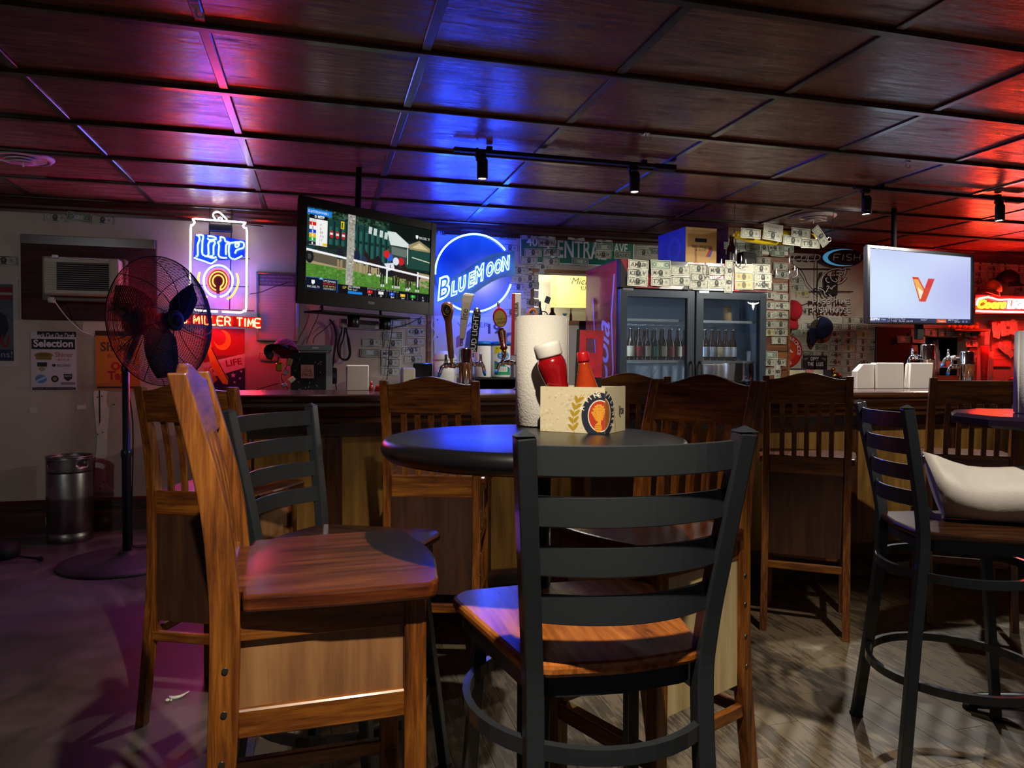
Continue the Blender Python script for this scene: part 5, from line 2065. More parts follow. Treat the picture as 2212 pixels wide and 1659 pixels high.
def v_picture():
    p = Pic(840, 610, 210, '#b4bfdc')
    H, W = p.a.shape[:2]
    yy, xx = np.mgrid[0:H, 0:W]
    m = 0.5 + 0.5 * np.sin(xx / W * 4.0 + 1.0) * np.cos(yy / H * 3.0 - 1.6)
    p.a[:] = np.array(lin('#a9aede'))[None, None] * (1 - m[..., None]) + np.array(lin('#c4d6ec'))[None, None] * m[..., None]
    p.poly([(335, 212), (385, 212), (445, 330), (420, 425), (395, 425)], '#c03a20')
    p.poly([(345, 232), (382, 232), (440, 345), (412, 418), (398, 400)], '#e0a24a')
    p.poly([(380, 300), (430, 340), (414, 418), (398, 400)], '#f0dcc0')
    p.poly([(468, 218), (522, 218), (446, 425), (396, 425)], '#c2202c')
    p.poly([(448, 300), (490, 300), (446, 425), (396, 425)], '#c83a1e')
    p.rect(0, 572, 840, 610, '#23284a').rect(0, 572, 145, 610, '#323a68').rect(540, 576, 625, 610, '#c24c1c')
    p.text('ESPN', 10, 596, 20, '#e8e8f4', bold=.04, shear=.2, width=72).text('MLB', 94, 592, 13, '#c8ccd8')
    p.line([(142, 574), (142, 608)], 2, '#6a74a0')
    p.text('Guardians vs. Rays', 150, 588, 12, '#d4d8e4', width=130).text('CLE +110   TB -130   O/U 7.5', 150, 605, 12, '#d4d8e4', width=190)
    p.text('8:10 ET', 410, 590, 12, '#d0d4e0').text('Caesars', 556, 600, 15, '#f0d8c8', width=60)
    p.text('LIBERTY at SKY', 640, 588, 11, '#c8ccd8', width=92).text('ESPN2', 700, 604, 11, '#c8ccd8')
    p.ell(775, 594, 9, 11, '#6a7296').ell(806, 594, 9, 11, '#6a7296')
    return p


tvR, _w2, _h2 = tv('television on the right showing a red letter on a pale screen', ((1876, 531), (1868.5, 697), (2107, 549), (2098, 704)), (4.75, 5.35), v_picture(), 'print_screen', (.028, .030, .022, .014), TVG)
MB().rbox((0, .03, -_h2 / 2 - .05), (.07, .03, .11), .004).build('neck', 'soft_black', tvR)
MB().tube([(0, .12, 0), (0, .22, .05), (0, .22, _h2 / 2 + .36)], .018, n=12).build('ceiling_pole', 'soft_black', tvR)


# ------------------------------------------------------------------ back counter behind the bar
CT = .95
cx0, cx1 = -.25, 1.95
bc = thing('back_counter', 'low dark counter along the back wall behind the bar', 'counter', (cx0, 5.42, 0))
MB().span((0, -.25, .03), (cx1 - cx0, .325, CT - .035)).build('carcass', 'dark_plywood', bc)
MB().rbox(((cx1 - cx0) / 2, .03, CT - .0175), (cx1 - cx0 + .02, .59, .035), .004).build('worktop', 'bar_wood_x', bc)
rx0, rx1 = at_y(1704, 600, 5.30).x + .03, 7.6
bc2 = thing('back_counter', 'dark counter under the right television behind the bar', 'counter', (rx0, 5.42, 0))
MB().span((0, -.25, .03), (rx1 - rx0, .325, CT - .035)).build('carcass', 'dark_plywood', bc2)
MB().rbox(((rx1 - rx0) / 2, .03, CT - .0175), (rx1 - rx0 + .02, .59, .035), .004).build('worktop', 'bar_wood_x', bc2)


def on_bar(px, Y, z=BAR_Z):
    p = at_y(px, 800, Y)
    return Vector((p.x, Y, z + .0006))


# ------------------------------------------------------------------ beer towers
def faucet(par, base, out, nm='faucet', cap=True):
    """chrome tap: shank out from the column, body, curved spout"""
    b = Vector(base)
    o = Vector(out)
    tip = b + o * .07
    m = MB().cyl(b, tip, .012, .012, 12).cyl(b + o * .02, b + o * .05, .017, .015, 12).ball(tip, .017, 12, 8)
    m.cyl(tip, tip + Vector((0, 0, .045)), .011, .007, 12).ball(tip + Vector((0, 0, .048)), .009, 10, 6)
    P = smooth_path([tip, tip + o * .022 + Vector((0, 0, -.012)), tip + o * .034 + Vector((0, 0, -.045))], 4)
    m.tube(P, [.0105] * 5 + [.010] * 4, n=10)
    f = m.build(nm, 'chrome', par)
    if cap:
        e = P[-1]
        MB().cyl(e + Vector((0, 0, .004)), e + Vector((0, 0, -.020)) + o * .006, .0115, .006, 10).build('spout_cap', 'blue_plastic', f)
    return f, tip + Vector((0, 0, .052))


def column(t, r, h):
    MB().lathe([(1e-6, 0), (r * 1.35, 0), (r * 1.35, .006), (r * 1.08, .012), (r, .02), (r, h * .62), (r * 1.10, h * .63), (r * 1.10, h * .66), (r, h * .67), (r, h - .008), (r - .006, h), (1e-6, h)], 40).build('column', 'chrome', t)


def tap_handle(t, foot, tip_, kind):
    """handle standing from foot to tip (local points of the tower)"""
    f, e = Vector(foot), Vector(tip_)
    ax = (e - f)
    L = ax.length
    ax.normalize()
    vw = Vector((math.sin(YAW), math.cos(YAW), 0))
    rt = vw.cross(ax).normalized() * -1
    if rt.dot(_rt0) < 0:
        rt = -rt
    Mx = frame_of(f, rt, ax)
    h = bpy.data.objects.new('tap_handle', None)
    COL.objects.link(h)
    h.parent = t
    h.matrix_local = Mx

    def profile(secs, mat, nm, depth=.6):
        rings = []
        for z, w in secs:
            rings.append([Vector((x, y, z)) for x, y in [(w * .5 * c, w * depth * .5 * s) for c, s in [(math.cos(2 * PI * i / 16), math.sin(2 * PI * i / 16)) for i in range(16)]]])
        return MB().loft(rings).build(nm, mat, h)

    def lettering(s, size, mat, z, off, vert=True, bold=.002, shear=0):
        me = text_mesh(s, size, bold * 0, .0004, shear, align='CENTER')
        o = link('lettering', me, mat, h)
        m = Matrix.Translation((0, off, z)) @ Matrix.Rotation(PI / 2, 4, 'X')
        if vert:
            m = Matrix.Translation((size * .33, off, z)) @ Matrix.Rotation(PI / 2, 4, 'X') @ Matrix.Rotation(PI / 2, 4, 'Z')
        o.matrix_local = m
    if kind == 'six':
        profile([(0, .014), (.02, .016), (.03, .022)], 'brass', 'ferrule')
        profile([(.03, .030), (.10, .032), (L - .10, .036), (L - .075, .052), (L - .045, .068), (L - .015, .060), (L, .030)], 'tap_wood', 'grip')
        MB().prism([(.024 * math.cos(2 * PI * i / 24), .030 * math.sin(2 * PI * i / 24)) for i in range(24)], -.0285, -.020, 'y').build('medallion', 'soft_black', h).location = (0, 0, L - .045)
        MB().tube([(.022 * math.cos(2 * PI * i / 24), -.029, L - .045 + .028 * math.sin(2 * PI * i / 24)) for i in range(24)], .002, n=6, closed=True).build('medallion_rim', 'brass', h)
        lettering('6', .040, 'brass', L - .060, -.029, False)
        lettering('IPA', .018, 'brass', L * .45, -.0125)
    elif kind == 'wedge':
        profile([(0, .012), (.03, .014), (.04, .020)], 'chrome', 'ferrule')
        MB().loft([[Vector((-w / 2 + s, -d / 2, z)), Vector((w / 2 + s, -d / 2, z)), Vector((w / 2 + s, d / 2, z)), Vector((-w / 2 + s, d / 2, z))] for z, w, d, s in
                   ((.04, .026, .022, 0), (.12, .036, .026, 0), (L - .05, .052, .030, .003), (L - .012, .056, .030, .008), (L, .050, .028, .014))], False).build('grip', 'tap_cream', h, .003)
        lettering('lite', .048, 'soft_black', L * .60, -.016)
    elif kind == 'bud':
        profile([(0, .014), (.02, .016), (.03, .024)], 'chrome', 'ferrule')
        MB().loft([[Vector((-w / 2, -d / 2, z)), Vector((w / 2, -d / 2, z)), Vector((w / 2, d / 2, z)), Vector((-w / 2, d / 2, z))] for z, w, d in
                   ((.03, .040, .028), (L - .045, .044, .030), (L - .035, .040, .028))], False).build('grip', 'soft_black', h, .004)
        profile([(L - .036, .042), (L - .02, .040), (L - .006, .030), (L, .010)], 'steel', 'dome', .75)
        lettering('BUD LIGHT', .040, 'white_glass', L * .46, -.0155)
    elif kind == 'lager':
        profile([(0, .014), (.012, .018), (.03, .024), (.045, .032)], 'brass', 'ferrule')
        profile([(.045, .040), (.055, .042), (.06, .034), (L - .13, .046), (L - .12, .028), (L - .11, .024)], 'tap_maroon', 'grip')
        MB().prism([(.038 * math.cos(2 * PI * i / 28), .052 * math.sin(2 * PI * i / 28)) for i in range(28)], -.012, .012, 'y').build('paddle', 'red_plastic', h, .004).location = (0, 0, L - .055)
        MB().prism([(.031 * math.cos(2 * PI * i / 28), .044 * math.sin(2 * PI * i / 28)) for i in range(28)], -.014, -.010, 'y').build('paddle_label', 'tap_gold', h).location = (0, 0, L - .060)
        profile([(L - .004, .010), (L + .02, .016), (L + .03, .004)], 'chrome', 'finial')
        lettering('LAGER', .019, 'soft_black', L - .088, -.0146, False)
        lettering('Yuengling', .014, 'soft_black', L - .066, -.0146, False, shear=.2)
        lettering('LAGER', .024, 'tap_gold', L * .42, -.0135)
    else:
        MB().rbox((0, 0, L / 2), (.050, .036, L), .003).build('grip', 'white_plastic', h)
        MB().span((-.0255, -.0185, 0), (-.008, .0185, L - .002)).build('red_side', 'red_plastic', h)
        lettering('ULTRA', .030, 'soft_black', L * .72, -.0188)
        MB().span((.003, -.0188, L * .42), (.019, -.017, L * .47)).build('ribbon_mark', 'red_plastic', h)
    return h


wood('tap_wood', '#4a2413', '#7a4526', '#9a6238', 'z', 0.3, 60, 0.4)
plain('tap_cream', '#ddd2bd', 0.4)
plain('tap_maroon', '#5c0f16', 0.3, coat=0.4)
plain('tap_gold', '#d8b25a', 0.35, 0.3)

TY = 3.72
b0 = on_bar(1006, TY)
tw = thing('beer_tower', 'chrome beer column with brown, white and black tap handles at the bar', 'beer tap', tuple(b0), 0, 'chrome beer columns')
ht = at_y(1006, 752, TY).z - b0.z
column(tw, .036, ht)
def loc(px, py, dY=0.0, base=b0):
    return at_y(px, py, TY + dY) - base
f1, _ = faucet(tw, loc(991, 789, -.01), (-1, -.15, 0))
f2, _ = faucet(tw, loc(1021, 786, .0), (.75, .6, 0))
tap_handle(tw, loc(976, 786, -.03), loc(965, 652, -.03), 'six')
tap_handle(tw, loc(996, 748, .03), loc(1009, 634, .03), 'wedge')
tap_handle(tw, loc(1021, 772, .03), loc(1031, 664, .03), 'bud')
b1 = on_bar(1128, TY)
tw = thing('beer_tower', 'beer column hidden behind the kitchen roll with maroon and white tap handles', 'beer tap', tuple(b1), 0, 'chrome beer columns')
column(tw, .036, ht)
def loc1(px, py, dY=0.0):
    return at_y(px, py, TY + dY) - b1
faucet(tw, loc1(1113, 783, -.01), (-1, -.1, 0))
tap_handle(tw, loc1(1091, 772, -.02), loc1(1077, 664, -.02), 'lager')
tap_handle(tw, loc1(1114, 768, .03), loc1(1116, 634, .03), 'ultra')
for px, top, fx, fy, lab in ((2003, 744, 1988, 772, 'chrome beer column rising behind the right napkin stacks'), (2088, 759, 2073, 792, 'chrome beer column with blue-capped spouts furthest right at the bar')):
    bb_ = on_bar(px, TY + .02)
    t = thing('beer_tower', lab, 'beer tap', tuple(bb_), 0, 'chrome beer columns')
    h = at_y(px, top, TY + .02).z - bb_.z
    column(t, .041, h)
    q = at_y(fx, fy, TY + .01) - bb_
    faucet(t, q, (-1, -.1, 0), cap=px > 2050)
    if px > 2050:
        faucet(t, at_y(fx, fy - 19, TY + .05) - bb_, (-.8, .5, 0))

# ------------------------------------------------------------------ napkins on the bar
def napkin_stack(label, box, Y, lean=0.0, cut=0.0, n=6, group='white napkin stacks on the bar'):
    x0, x1 = at_y(box[0], 810, Y).x, at_y(box[2], 810, Y).x
    zt = at_y((box[0] + box[2]) / 2, box[1], Y).z
    h = zt - BAR_Z
    w = x1 - x0
    t = thing('napkin_stack', label, 'napkins', ((x0 + x1) / 2, Y, BAR_Z + .0006), 0, group)
    for k in range(n):
        y = k * .012 + .0
        sk = .004 * math.sin(k * 2.1)
        c = cut * h
        P = [(-w / 2, 0), (w / 2 - .004 * (k % 2), 0), (w / 2 + lean - .003 * (k % 3), h - .004 * (k % 3)), (-w / 2 + lean + c + sk, h - .006 * (k % 2)), (-w / 2 + lean * .5, h - c)]
        P = P if cut else P[:4]
        MB().prism(P, y, y + .0105, 'y').build('napkin_fold', 'napkin_paper', t, .004)
    return t


napkin_stack('folded white paper stack on the left of the bar beside a red cap', (749, 789, 796, 843), 3.70, .002)
napkin_stack('white napkin stack with a slanting corner on the right of the bar', (1851, 786, 1889, 838), 3.66, .002, .30, 4)
napkin_stack('widest white napkin stack in the middle of the right-hand group', (1895, 784, 1953, 838), 3.64, -.003, 0, 6)
napkin_stack('white napkin stack nearest the right beer columns', (1965, 784, 2013, 838), 3.62, .010, 0, 4)
c = on_bar(826, 3.66)
t = thing('red_squeeze_lid', 'red domed lid on the bar beside the folded white paper', 'lid', tuple(c))
MB().lathe([(1e-6, 0), (.036, 0), (.038, .006), (.036, .020), (.026, .030), (1e-6, .033)], 24).build('dome', 'red_plastic', t)
MB().lathe([(.0385, .001), (.041, .001), (.041, .006), (.0385, .006)], 24).build('lip', 'red_plastic', t)
c = on_bar(802, 3.68)
t = thing('salsa_bottle', 'tiny orange-capped bottle beside the folded white paper on the bar', 'bottle', tuple(c))
MB().lathe([(1e-6, 0), (.012, 0), (.013, .004), (.012, .018), (.006, .030)], 14).build('body', 'sauce_orange', t)
MB().lathe([(1e-6, .029), (.007, .029), (.005, .046), (1e-6, .047)], 14).build('tip', 'orange_paint', t)

# ------------------------------------------------------------------ gear at the left end of the back counter
plain('receiver_grey', '#7f8f8c', 0.4, 0.3)
RY = 5.38
def bpt(px, py, Y=RY):
    return at_y(px, py, Y)


xa, xb, xc = bpt(628, 800).x, bpt(704, 800).x, bpt(718, 800).x
zt = bpt(660, 762).z
rk = thing('gear_rack', 'black perforated gear rack with a grey side on the back counter', 'rack', ((xa + xc) / 2, RY, CT + .0005))
cx_ = (xa + xc) / 2
MB().span((xa - cx_, 0, 0), (xb - cx_, .28, zt - CT)).build('front_case', 'soft_black', rk)
MB().span((xb - cx_ + .001, .004, 0), (xc - cx_, .28, zt - CT - .004)).build('side_panel', 'grey_plastic', rk)
st = MB()
rg = random.Random(4)
for _ in range(26):
    x, z = rg.uniform(xa - cx_ + .02, xb - cx_ - .02), rg.uniform(.05, zt - CT - .03)
    st.box((x, -.001, z), (.006, .003, .008))
stuff(st.build('indicator_light', 'grey_plastic', rk))
card = Pic(100, 105, 60, '#c98a84')
card.text('Now at', 26, 24, 13, '#5a2424', width=48).text('LOCAL', 14, 58, 24, '#4a1c1e', bold=.02, width=72).text('PRICES', 10, 90, 24, '#4a1c1e', bold=.02, width=80)
x0, x1, z0, z1 = wall_rect(650, 788, 678, 817, RY - .004)
o = link('price_card', card.mesh('price_card', x1 - x0, z1 - z0), None, rk)
o.location = ((x0 + x1) / 2 - cx_, -.004, (z0 + z1) / 2 - CT - .0005)
x0, x1, z0, z1 = wall_rect(638, 745, 718, 757, RY)
dv = thing('receiver_box', 'flat grey receiver box on top of the black gear rack', 'device', ((x0 + x1) / 2, RY - .01, zt + .036))
MB().rbox((0, .11, .0), (x1 - x0, .22, z1 - z0), .003).build('case', 'receiver_grey', dv)
MB().rbox((0, .11, -.0275), (x1 - x0 - .06, .20, .014), .003).build('lower_case', 'grey_plastic', dv)
MB().span((-.01, -.0015, -.006), (.03, 0, .006)).build('display', 'white_plastic', dv)
MB().rbox((-(x1 - x0) / 2 - .018, .06, .002), (.05, .10, z1 - z0), .003).build('end_block', 'red_plastic', dv)


def ball_cap(label, center, scale, mat, rx, ry, rz, group=None, brim_mat=None, aim=None):
    t = thing('baseball_cap', label, 'cap', tuple(center), 0, group)
    t.rotation_euler = (rx, ry, rz)
    if aim:
        y = Vector(aim[0]).normalized()
        z = Vector(aim[1])
        z = (z - y * z.dot(y)).normalized()
        x = y.cross(z)
        t.rotation_euler = Matrix(((x.x, y.x, z.x), (x.y, y.y, z.y), (x.z, y.z, z.z))).to_euler()
    r = .085 * scale
    rings = []
    n = 24
    for k in range(8):
        a = PI / 2 * k / 7.2
        rings.append([Vector((r * math.cos(a) * math.cos(2 * PI * i / n) * .92, r * math.cos(a) * math.sin(2 * PI * i / n) * 1.08, r * 1.15 * math.sin(a))) for i in range(n)])
    o = MB().loft(rings, True, False)
    o.add(rings[-1], [tuple(range(n))])
    o = o.build('crown', mat, t)
    s = o.modifiers.new('thick', 'SOLIDIFY')
    s.thickness = .002
    rings = []
    for k in range(5):
        e = k / 4
        row = []
        for i in range(13):
            a = math.radians(-62 + 124 * i / 12)
            rr = 1 + .78 * e * math.cos(a * 1.15)
            row.append(Vector((r * .92 * rr * math.sin(a), r * 1.08 * rr * math.cos(a), -.02 * e * scale * (1 - .5 * math.cos(a)) - .03 * scale * e * abs(math.sin(a)))))
        rings.append(row)
    vs = [p for w in rings for p in w]
    fs = [(k * 13 + i, k * 13 + i + 1, (k + 1) * 13 + i + 1, (k + 1) * 13 + i) for k in range(4) for i in range(12)]
    o = MB().add(vs, fs, True).build('brim', brim_mat or mat, t)
    s = o.modifiers.new('thick', 'SOLIDIFY')
    s.thickness = .004
    MB().ball((0, 0, r * 1.15), .006 * scale, 8, 6).build('button', mat, t)
    return t


_t = NT('pink_plaid')
_v = _t.coords('Object')
_c = _t.n('ShaderNodeTexChecker')
_c.inputs['Scale'].default_value = 110
_c.inputs['Color1'].default_value = rgba('#c43a62')
_c.inputs['Color2'].default_value = rgba('#4a1430')
_t.l(_v, _c.inputs['Vector'])
_t.l(_c.outputs[0], _t.b.inputs['Base Color'])
_t.set(Roughness=.9)
M['pink_plaid'] = _t.m
ball_cap('pink plaid cap hooked on the corner of the gear rack', bpt(617, 760, RY - .03), 1.05, 'pink_plaid', math.radians(20), math.radians(28), math.radians(140), brim_mat='soft_black')
c = bpt(612, 800, RY - .01)
t = thing('key_charms', 'bunch of trinkets hanging on the left of the gear rack', 'trinkets', tuple(c))
for k, (px, py, s, mt) in enumerate(((603, 793, .030, 'brass'), (625, 782, .026, 'card_brown'), (617, 805, .022, 'steel'), (630, 820, .024, 'card_cream'), (614, 832, .020, 'steel'))):
    q = bpt(px, py, RY - .015) - c
    MB().rbox(q, (s * 1.5, .012, s * 2.0), .006, Matrix.Rotation(.3 * k, 3, 'Y')).build('charm', mt, t)
MB().tube(smooth_path([bpt(628, 770, RY - .01) - c, bpt(620, 790, RY - .01) - c, bpt(608, 815, RY - .01) - c, bpt(622, 840, RY - .01) - c], 5), .003, n=6).build('cord', 'soft_black', t)

# cables and power brick on the wall
CYw = YB - .05
def cable(label, pts, r=.0045, nm='wall_cable', mat='rubber', loop=None):
    c = at_y(*pts[0], CYw)
    t = thing(nm, label, 'cable', tuple(c))
    MB().tube(smooth_path([at_y(x, y, CYw + .012 * math.sin(i)) - c for i, (x, y) in enumerate(pts)], 6), r, n=6).build('cable_run', mat, t, fix=False)
    return t


cable('thick dark cable bundle dropping behind the gear rack to a power brick', [(712, 690), (722, 705), (726, 730), (722, 760), (720, 780), (716, 800)], .009)
cable('black cable hanging in a long loop right of the gear rack', [(742, 690), (748, 710), (752, 740), (755, 765), (748, 776), (736, 772), (735, 750), (742, 730), (746, 700)], .006)
cable('black cable loop beside the long loop under the left television', [(735, 690), (738, 715), (730, 745), (733, 770), (748, 778), (757, 765), (754, 735), (747, 715)], .006)
cable('thin wire hanging straight down the bills under the left television', [(848, 690), (846, 720), (840, 760), (838, 800), (834, 830)], .003)
cable('wire sagging from the left television towards the blue round sign', [(755, 704), (790, 708), (840, 709), (880, 700), (912, 684)], .003)
cable('wire running left from the rack to the television', [(662, 742), (672, 715), (684, 690), (692, 662)], .003)
cable('wire curving up from the receiver box to the shelf', [(676, 742), (680, 728), (700, 712), (722, 692)], .003)
cable('black wire along the counter left of the gear rack', [(556, 842), (580, 834), (602, 828)], .003)
c = at_y(719, 812, CYw)
t = thing('power_brick', 'black power adapter hanging on its leads right of the rack', 'adapter', tuple(c))
MB().rbox((0, 0, 0), (.062, .035, .125), .008).build('case', 'black_plastic', t)
MB().span((-.02, -.0185, -.012), (.02, -.0174, .022)).build('label_plate', 'dark_grey', t)
MB().tube([(-.02, 0, -.06), (-.028, 0, -.12)], .004, n=6).tube([(.02, 0, -.06), (.03, 0, -.12)], .004, n=6).tube([(-.015, 0, .06), (-.03, 0, .12)], .004, n=6).build('lead', 'rubber', t)

# cash terminal, rice cooker, paper towel packs, vinyl banner
c = bpt(902, 815, 5.30)
t = thing('cash_terminal', 'grey cash terminal with a dark screen on the back counter', 'terminal', (c.x, 5.30, CT + .0005))
x0, x1, z0, z1 = wall_rect(893, 785, 934, 815, 5.30)
MB().rbox((0, .05, .06), (.22, .18, .12), .01).build('base', 'grey_plastic', t)
MB().rbox(((x0 + x1) / 2 - c.x, .02, (z0 + z1) / 2 - CT), (x1 - x0, .04, z1 - z0), .006, Matrix.Rotation(-.2, 3, 'X')).build('screen_panel', 'black_gloss', t)
MB().rbox((-.07, .02, .17), (.10, .12, .14), .012).build('printer', 'cream_plastic', t)
MB().cyl((-.055, -.045, .13), (-.055, -.03, .13), .022, n=16).build('printer_knob', 'soft_black', t)
c = bpt(967, 800, 5.18)
t = thing('rice_cooker', 'white round cooker on the back counter under the blue sign', 'cooker', (c.x, 5.30, CT + .0005))
zz = bpt(967, 758, 5.3).z - CT
rr = abs(bpt(993, 780, 5.3).x - bpt(942, 780, 5.3).x) / 2
MB().lathe([(1e-6, 0), (rr * .8, 0), (rr * .82, .03), (rr * .98, .035), (rr, zz * .55), (rr * .98, zz * .80)], 32).build('pot', 'white_plastic', t)
MB().lathe([(1e-6, zz * .80), (rr * 1.02, zz * .80), (rr * 1.02, zz * .84), (rr * .85, zz * .93), (rr * .3, zz), (1e-6, zz)], 32).build('lid', 'white_plastic', t)
MB().rbox((0, 0, .02), (rr * 2.1, rr * 1.8, .05), .01).build('foot', 'dark_grey', t)
sh_z = bpt(1070, 816, 5.10).z
t = thing('glass_rack', 'dark shelf of upturned glasses under the paper towel packs', 'shelf', (bpt(1075, 820, 5.10).x, 5.20, CT + .0005))
w = .36
MB().span((-w / 2, -.12, sh_z - CT - .012), (w / 2, .12, sh_z - CT)).build('board', 'soft_black', t)
MB().span((-w / 2, .10, 0), (w / 2, .12, sh_z - CT - .012)).build('back', 'soft_black', t)
for s in (-1, 1):
    MB().span((s * w / 2 - .006, -.12, 0), (s * w / 2 + .006, .12, sh_z - CT - .012)).build('side', 'soft_black', t)
for k in range(6):
    g = thing('shot_glass', 'small upturned glass in the dark rack behind the bar', 'glass', (t.location.x - .13 + .052 * k, 5.11, CT + .001), 0, 'glasses in the dark rack')
    MB().lathe([(.018, 0), (.020, 0), (.016, .06), (1e-6, .062)], 16).build('bowl', 'tube_glass', g)
    MB().lathe([(1e-6, .0625), (.012, .0625), (.010, .075), (1e-6, .076)], 16).build('foot', 'tube_glass', g)
for k, (pa, pb) in enumerate(((1030, 1066), (1067, 1108))):
    x0, x1 = bpt(pa, 780, 5.10).x, bpt(pb, 780, 5.10).x
    h = bpt(1060, 738, 5.10).z - sh_z
    t = thing('paper_towel_pack', ('plain wrapped white paper towel pack under the blue sign', 'wrapped paper towel pack with green and yellow label under the blue sign')[k], 'paper towels', ((x0 + x1) / 2, 5.18, sh_z + .001))
    r = (x1 - x0) / 2
    MB().lathe([(1e-6, 0), (r * .92, 0), (r * .99, .01), (r * .99, h - .012), (r * .9, h), (1e-6, h)], 32).build('roll', 'kitchen_paper', t)
    MB().lathe([(r * .9, h + .0005), (r * 1.0, h - .008), (r * 1.003, h - .03), (r * 1.006, h - .031), (r * 1.0, h + .002), (1e-6, h + .006)], 32).build('wrap_top', 'blue_plastic', t)
    if k == 1:
        p = Pic(160, 300, 60, '#d7d9d4')
        p.poly([(0, 10), (90, 0), (60, 60), (0, 90)], '#d8c41c').text('Bounty', 20, 42, 18, '#3a3a10')
        p.ell(85, 100, 55, 46, '#2f7ac4').text('Paper', 50, 92, 22, '#d8e4f0', width=70).text('Towels', 46, 120, 22, '#e2e09a', width=80)
        p.poly([(0, 150), (160, 230), (160, 300), (0, 300)], '#1f8a5a').poly([(0, 150), (160, 230), (160, 245), (0, 180)], '#1c6a8a').rect(40, 215, 120, 265, '#dfe2dc')
        for q in range(9):
            p.rect(50 + q * 7, 220, 53 + q * 7, 258, '#303030')
        def bend(u, v, r=r, h=h):
            a = math.radians(-145 + 110 * u)
            return (r * 1.004 * math.cos(a), r * 1.004 * math.sin(a), .02 + (h - .05) * v)
        link('label_print', p.mesh('label_print', 1, 1, bend, 'print_gloss'), None, t)
p = Pic(730, 600, 120, '#b9bdc9')
p.text('WATER', 210, 110, 50, '#3a4058', width=300).text('19', 500, 180, 100, '#39405a', bold=.03)
p.poly([(300, 160), (340, 120), (350, 200), (400, 220), (380, 330), (280, 330)], '#3e4664').poly([(200, 220), (250, 180), (270, 300), (200, 330)], '#8a5a80')
for y in (40, 220, 420, 560):
    p.ell(28, y, 8, 10, '#4a5068')
hang('vinyl_banner', 'pale vinyl banner with dark print hanging under the blue round sign', 'banner', p, (938, 684, 1106, 808), YB - .012)


# ------------------------------------------------------------------ two-door glass fridge
_t = NT('door_glass')
_tr = _t.n('ShaderNodeBsdfTransparent')
_tr.inputs[0].default_value = (0.86, 0.90, 0.93, 1)
_gl = _t.n('ShaderNodeBsdfGlossy')
_gl.inputs['Roughness'].default_value = 0.03
_lw = _t.n('ShaderNodeFresnel')
_lw.inputs['IOR'].default_value = 1.5
_ad = _t.n('ShaderNodeMath', operation='ADD')
_ad.inputs[1].default_value = 0.06
_t.l(_lw.outputs[0], _ad.inputs[0])
_mx = _t.n('ShaderNodeMixShader')
_t.l(_ad.outputs[0], _mx.inputs[0])
_t.l(_tr.outputs[0], _mx.inputs[1])
_t.l(_gl.outputs[0], _mx.inputs[2])
_t.l(_mx.outputs[0], _t.out.inputs[0])
M['door_glass'] = _t.m
vcol('print_side', 0.10, coat=0.6)
glow('fridge_led', '#cfe4ff', 12.0)

FY = 4.72
FD = .66
fx0, fx1 = at_y(1338, 700, FY).x, at_y(1657, 700, FY).x
fz1 = at_y(1500, 627, FY).z
fzt = at_y(1500, 566, FY).z
fc = (fx0 + fx1) / 2
fw_ = fx1 - fx0
FRIDGE_TOP = fzt
fr = thing('glass_door_fridge', 'tall two-door glass fridge with bill-covered header behind the bar', 'fridge', (fc, FY, 0))
h = fw_ / 2
b = MB()
b.span((-h, .05, .0), (-h + .04, FD, fzt)).span((h - .04, .05, 0), (h, FD, fzt)).span((-h + .04, FD - .04, 0), (h - .04, FD, fzt)).span((-h + .04, .05, 0), (h - .04, FD - .04, .16)).span((-h + .04, .05, fz1), (h - .04, FD - .04, fzt))
b.build('cabinet', 'soft_black', fr)
b = MB().span((-h + .041, FD - .045, .16), (h - .041, FD - .041, fz1)).span((-h + .041, .06, .161), (h - .041, FD - .046, .165)).span((-h + .041, .06, fz1 - .004), (h - .041, FD - .046, fz1 - .001)).span((-h + .041, .06, .165), (-h + .044, FD - .046, fz1 - .004)).span((h - .044, .06, .165), (h - .041, FD - .046, fz1 - .004))
b.build('liner', 'fridge_inner', fr)
MB().span((-.015, .05, .16), (.015, .07, fz1)).build('mullion', 'fridge_grey', fr)
dz0 = .14
for s, nm in ((-1, 'L'), (1, 'R')):
    a, c_ = (-h + .004, -.006) if s < 0 else (.006, h - .004)
    d = MB()
    fwid = .055
    d.span((a, 0, dz0), (a + fwid, .045, fz1 - .006)).span((c_ - fwid, 0, dz0), (c_, .045, fz1 - .006)).span((a + fwid, 0, fz1 - .006 - fwid), (c_ - fwid, .045, fz1 - .006)).span((a + fwid, 0, dz0), (c_ - fwid, .045, dz0 + fwid))
    do = d.build('door', 'fridge_grey', fr, .004)
    MB().span((a + fwid - .004, .018, dz0 + fwid - .004), (c_ - fwid + .004, .022, fz1 - .002 - fwid)).build('pane', 'door_glass', do)
    hx = c_ - .03 if s < 0 else a + .03
    MB().tube(smooth_path([(hx, .0, 1.02), (hx, -.035, 1.03), (hx, -.035, 1.22), (hx, 0, 1.24)], 4), .010, n=8).build('handle', 'soft_black', do)
    MB().span((a + .02, -.004, fz1 - .018), (a + .10, .006, fz1 - .002)).build('hinge_plate', 'steel', do)
sz = [at_y(1420, y, FY + .3).z for y in (697, 782)]
for z in sz + [.62]:
    m = MB()
    for k in range(16):
        x = -h + .05 + (fw_ - .10) * k / 15
        m.cyl((x, .09, z), (x, FD - .06, z), .003, n=5, cap=False)
    m.span((-h + .045, .085, z - .006), (h - .045, .093, z + .012)).span((-h + .045, FD - .07, z - .006), (h - .045, FD - .064, z + .006))
    stuff(m.build('wire_shelf', 'shelf_wire', fr))
MB().rbox((-h + .055, .075, (fz1 + .9) / 2), (.014, .014, fz1 - 1.0), .003).build('light_strip', 'fridge_led', fr)
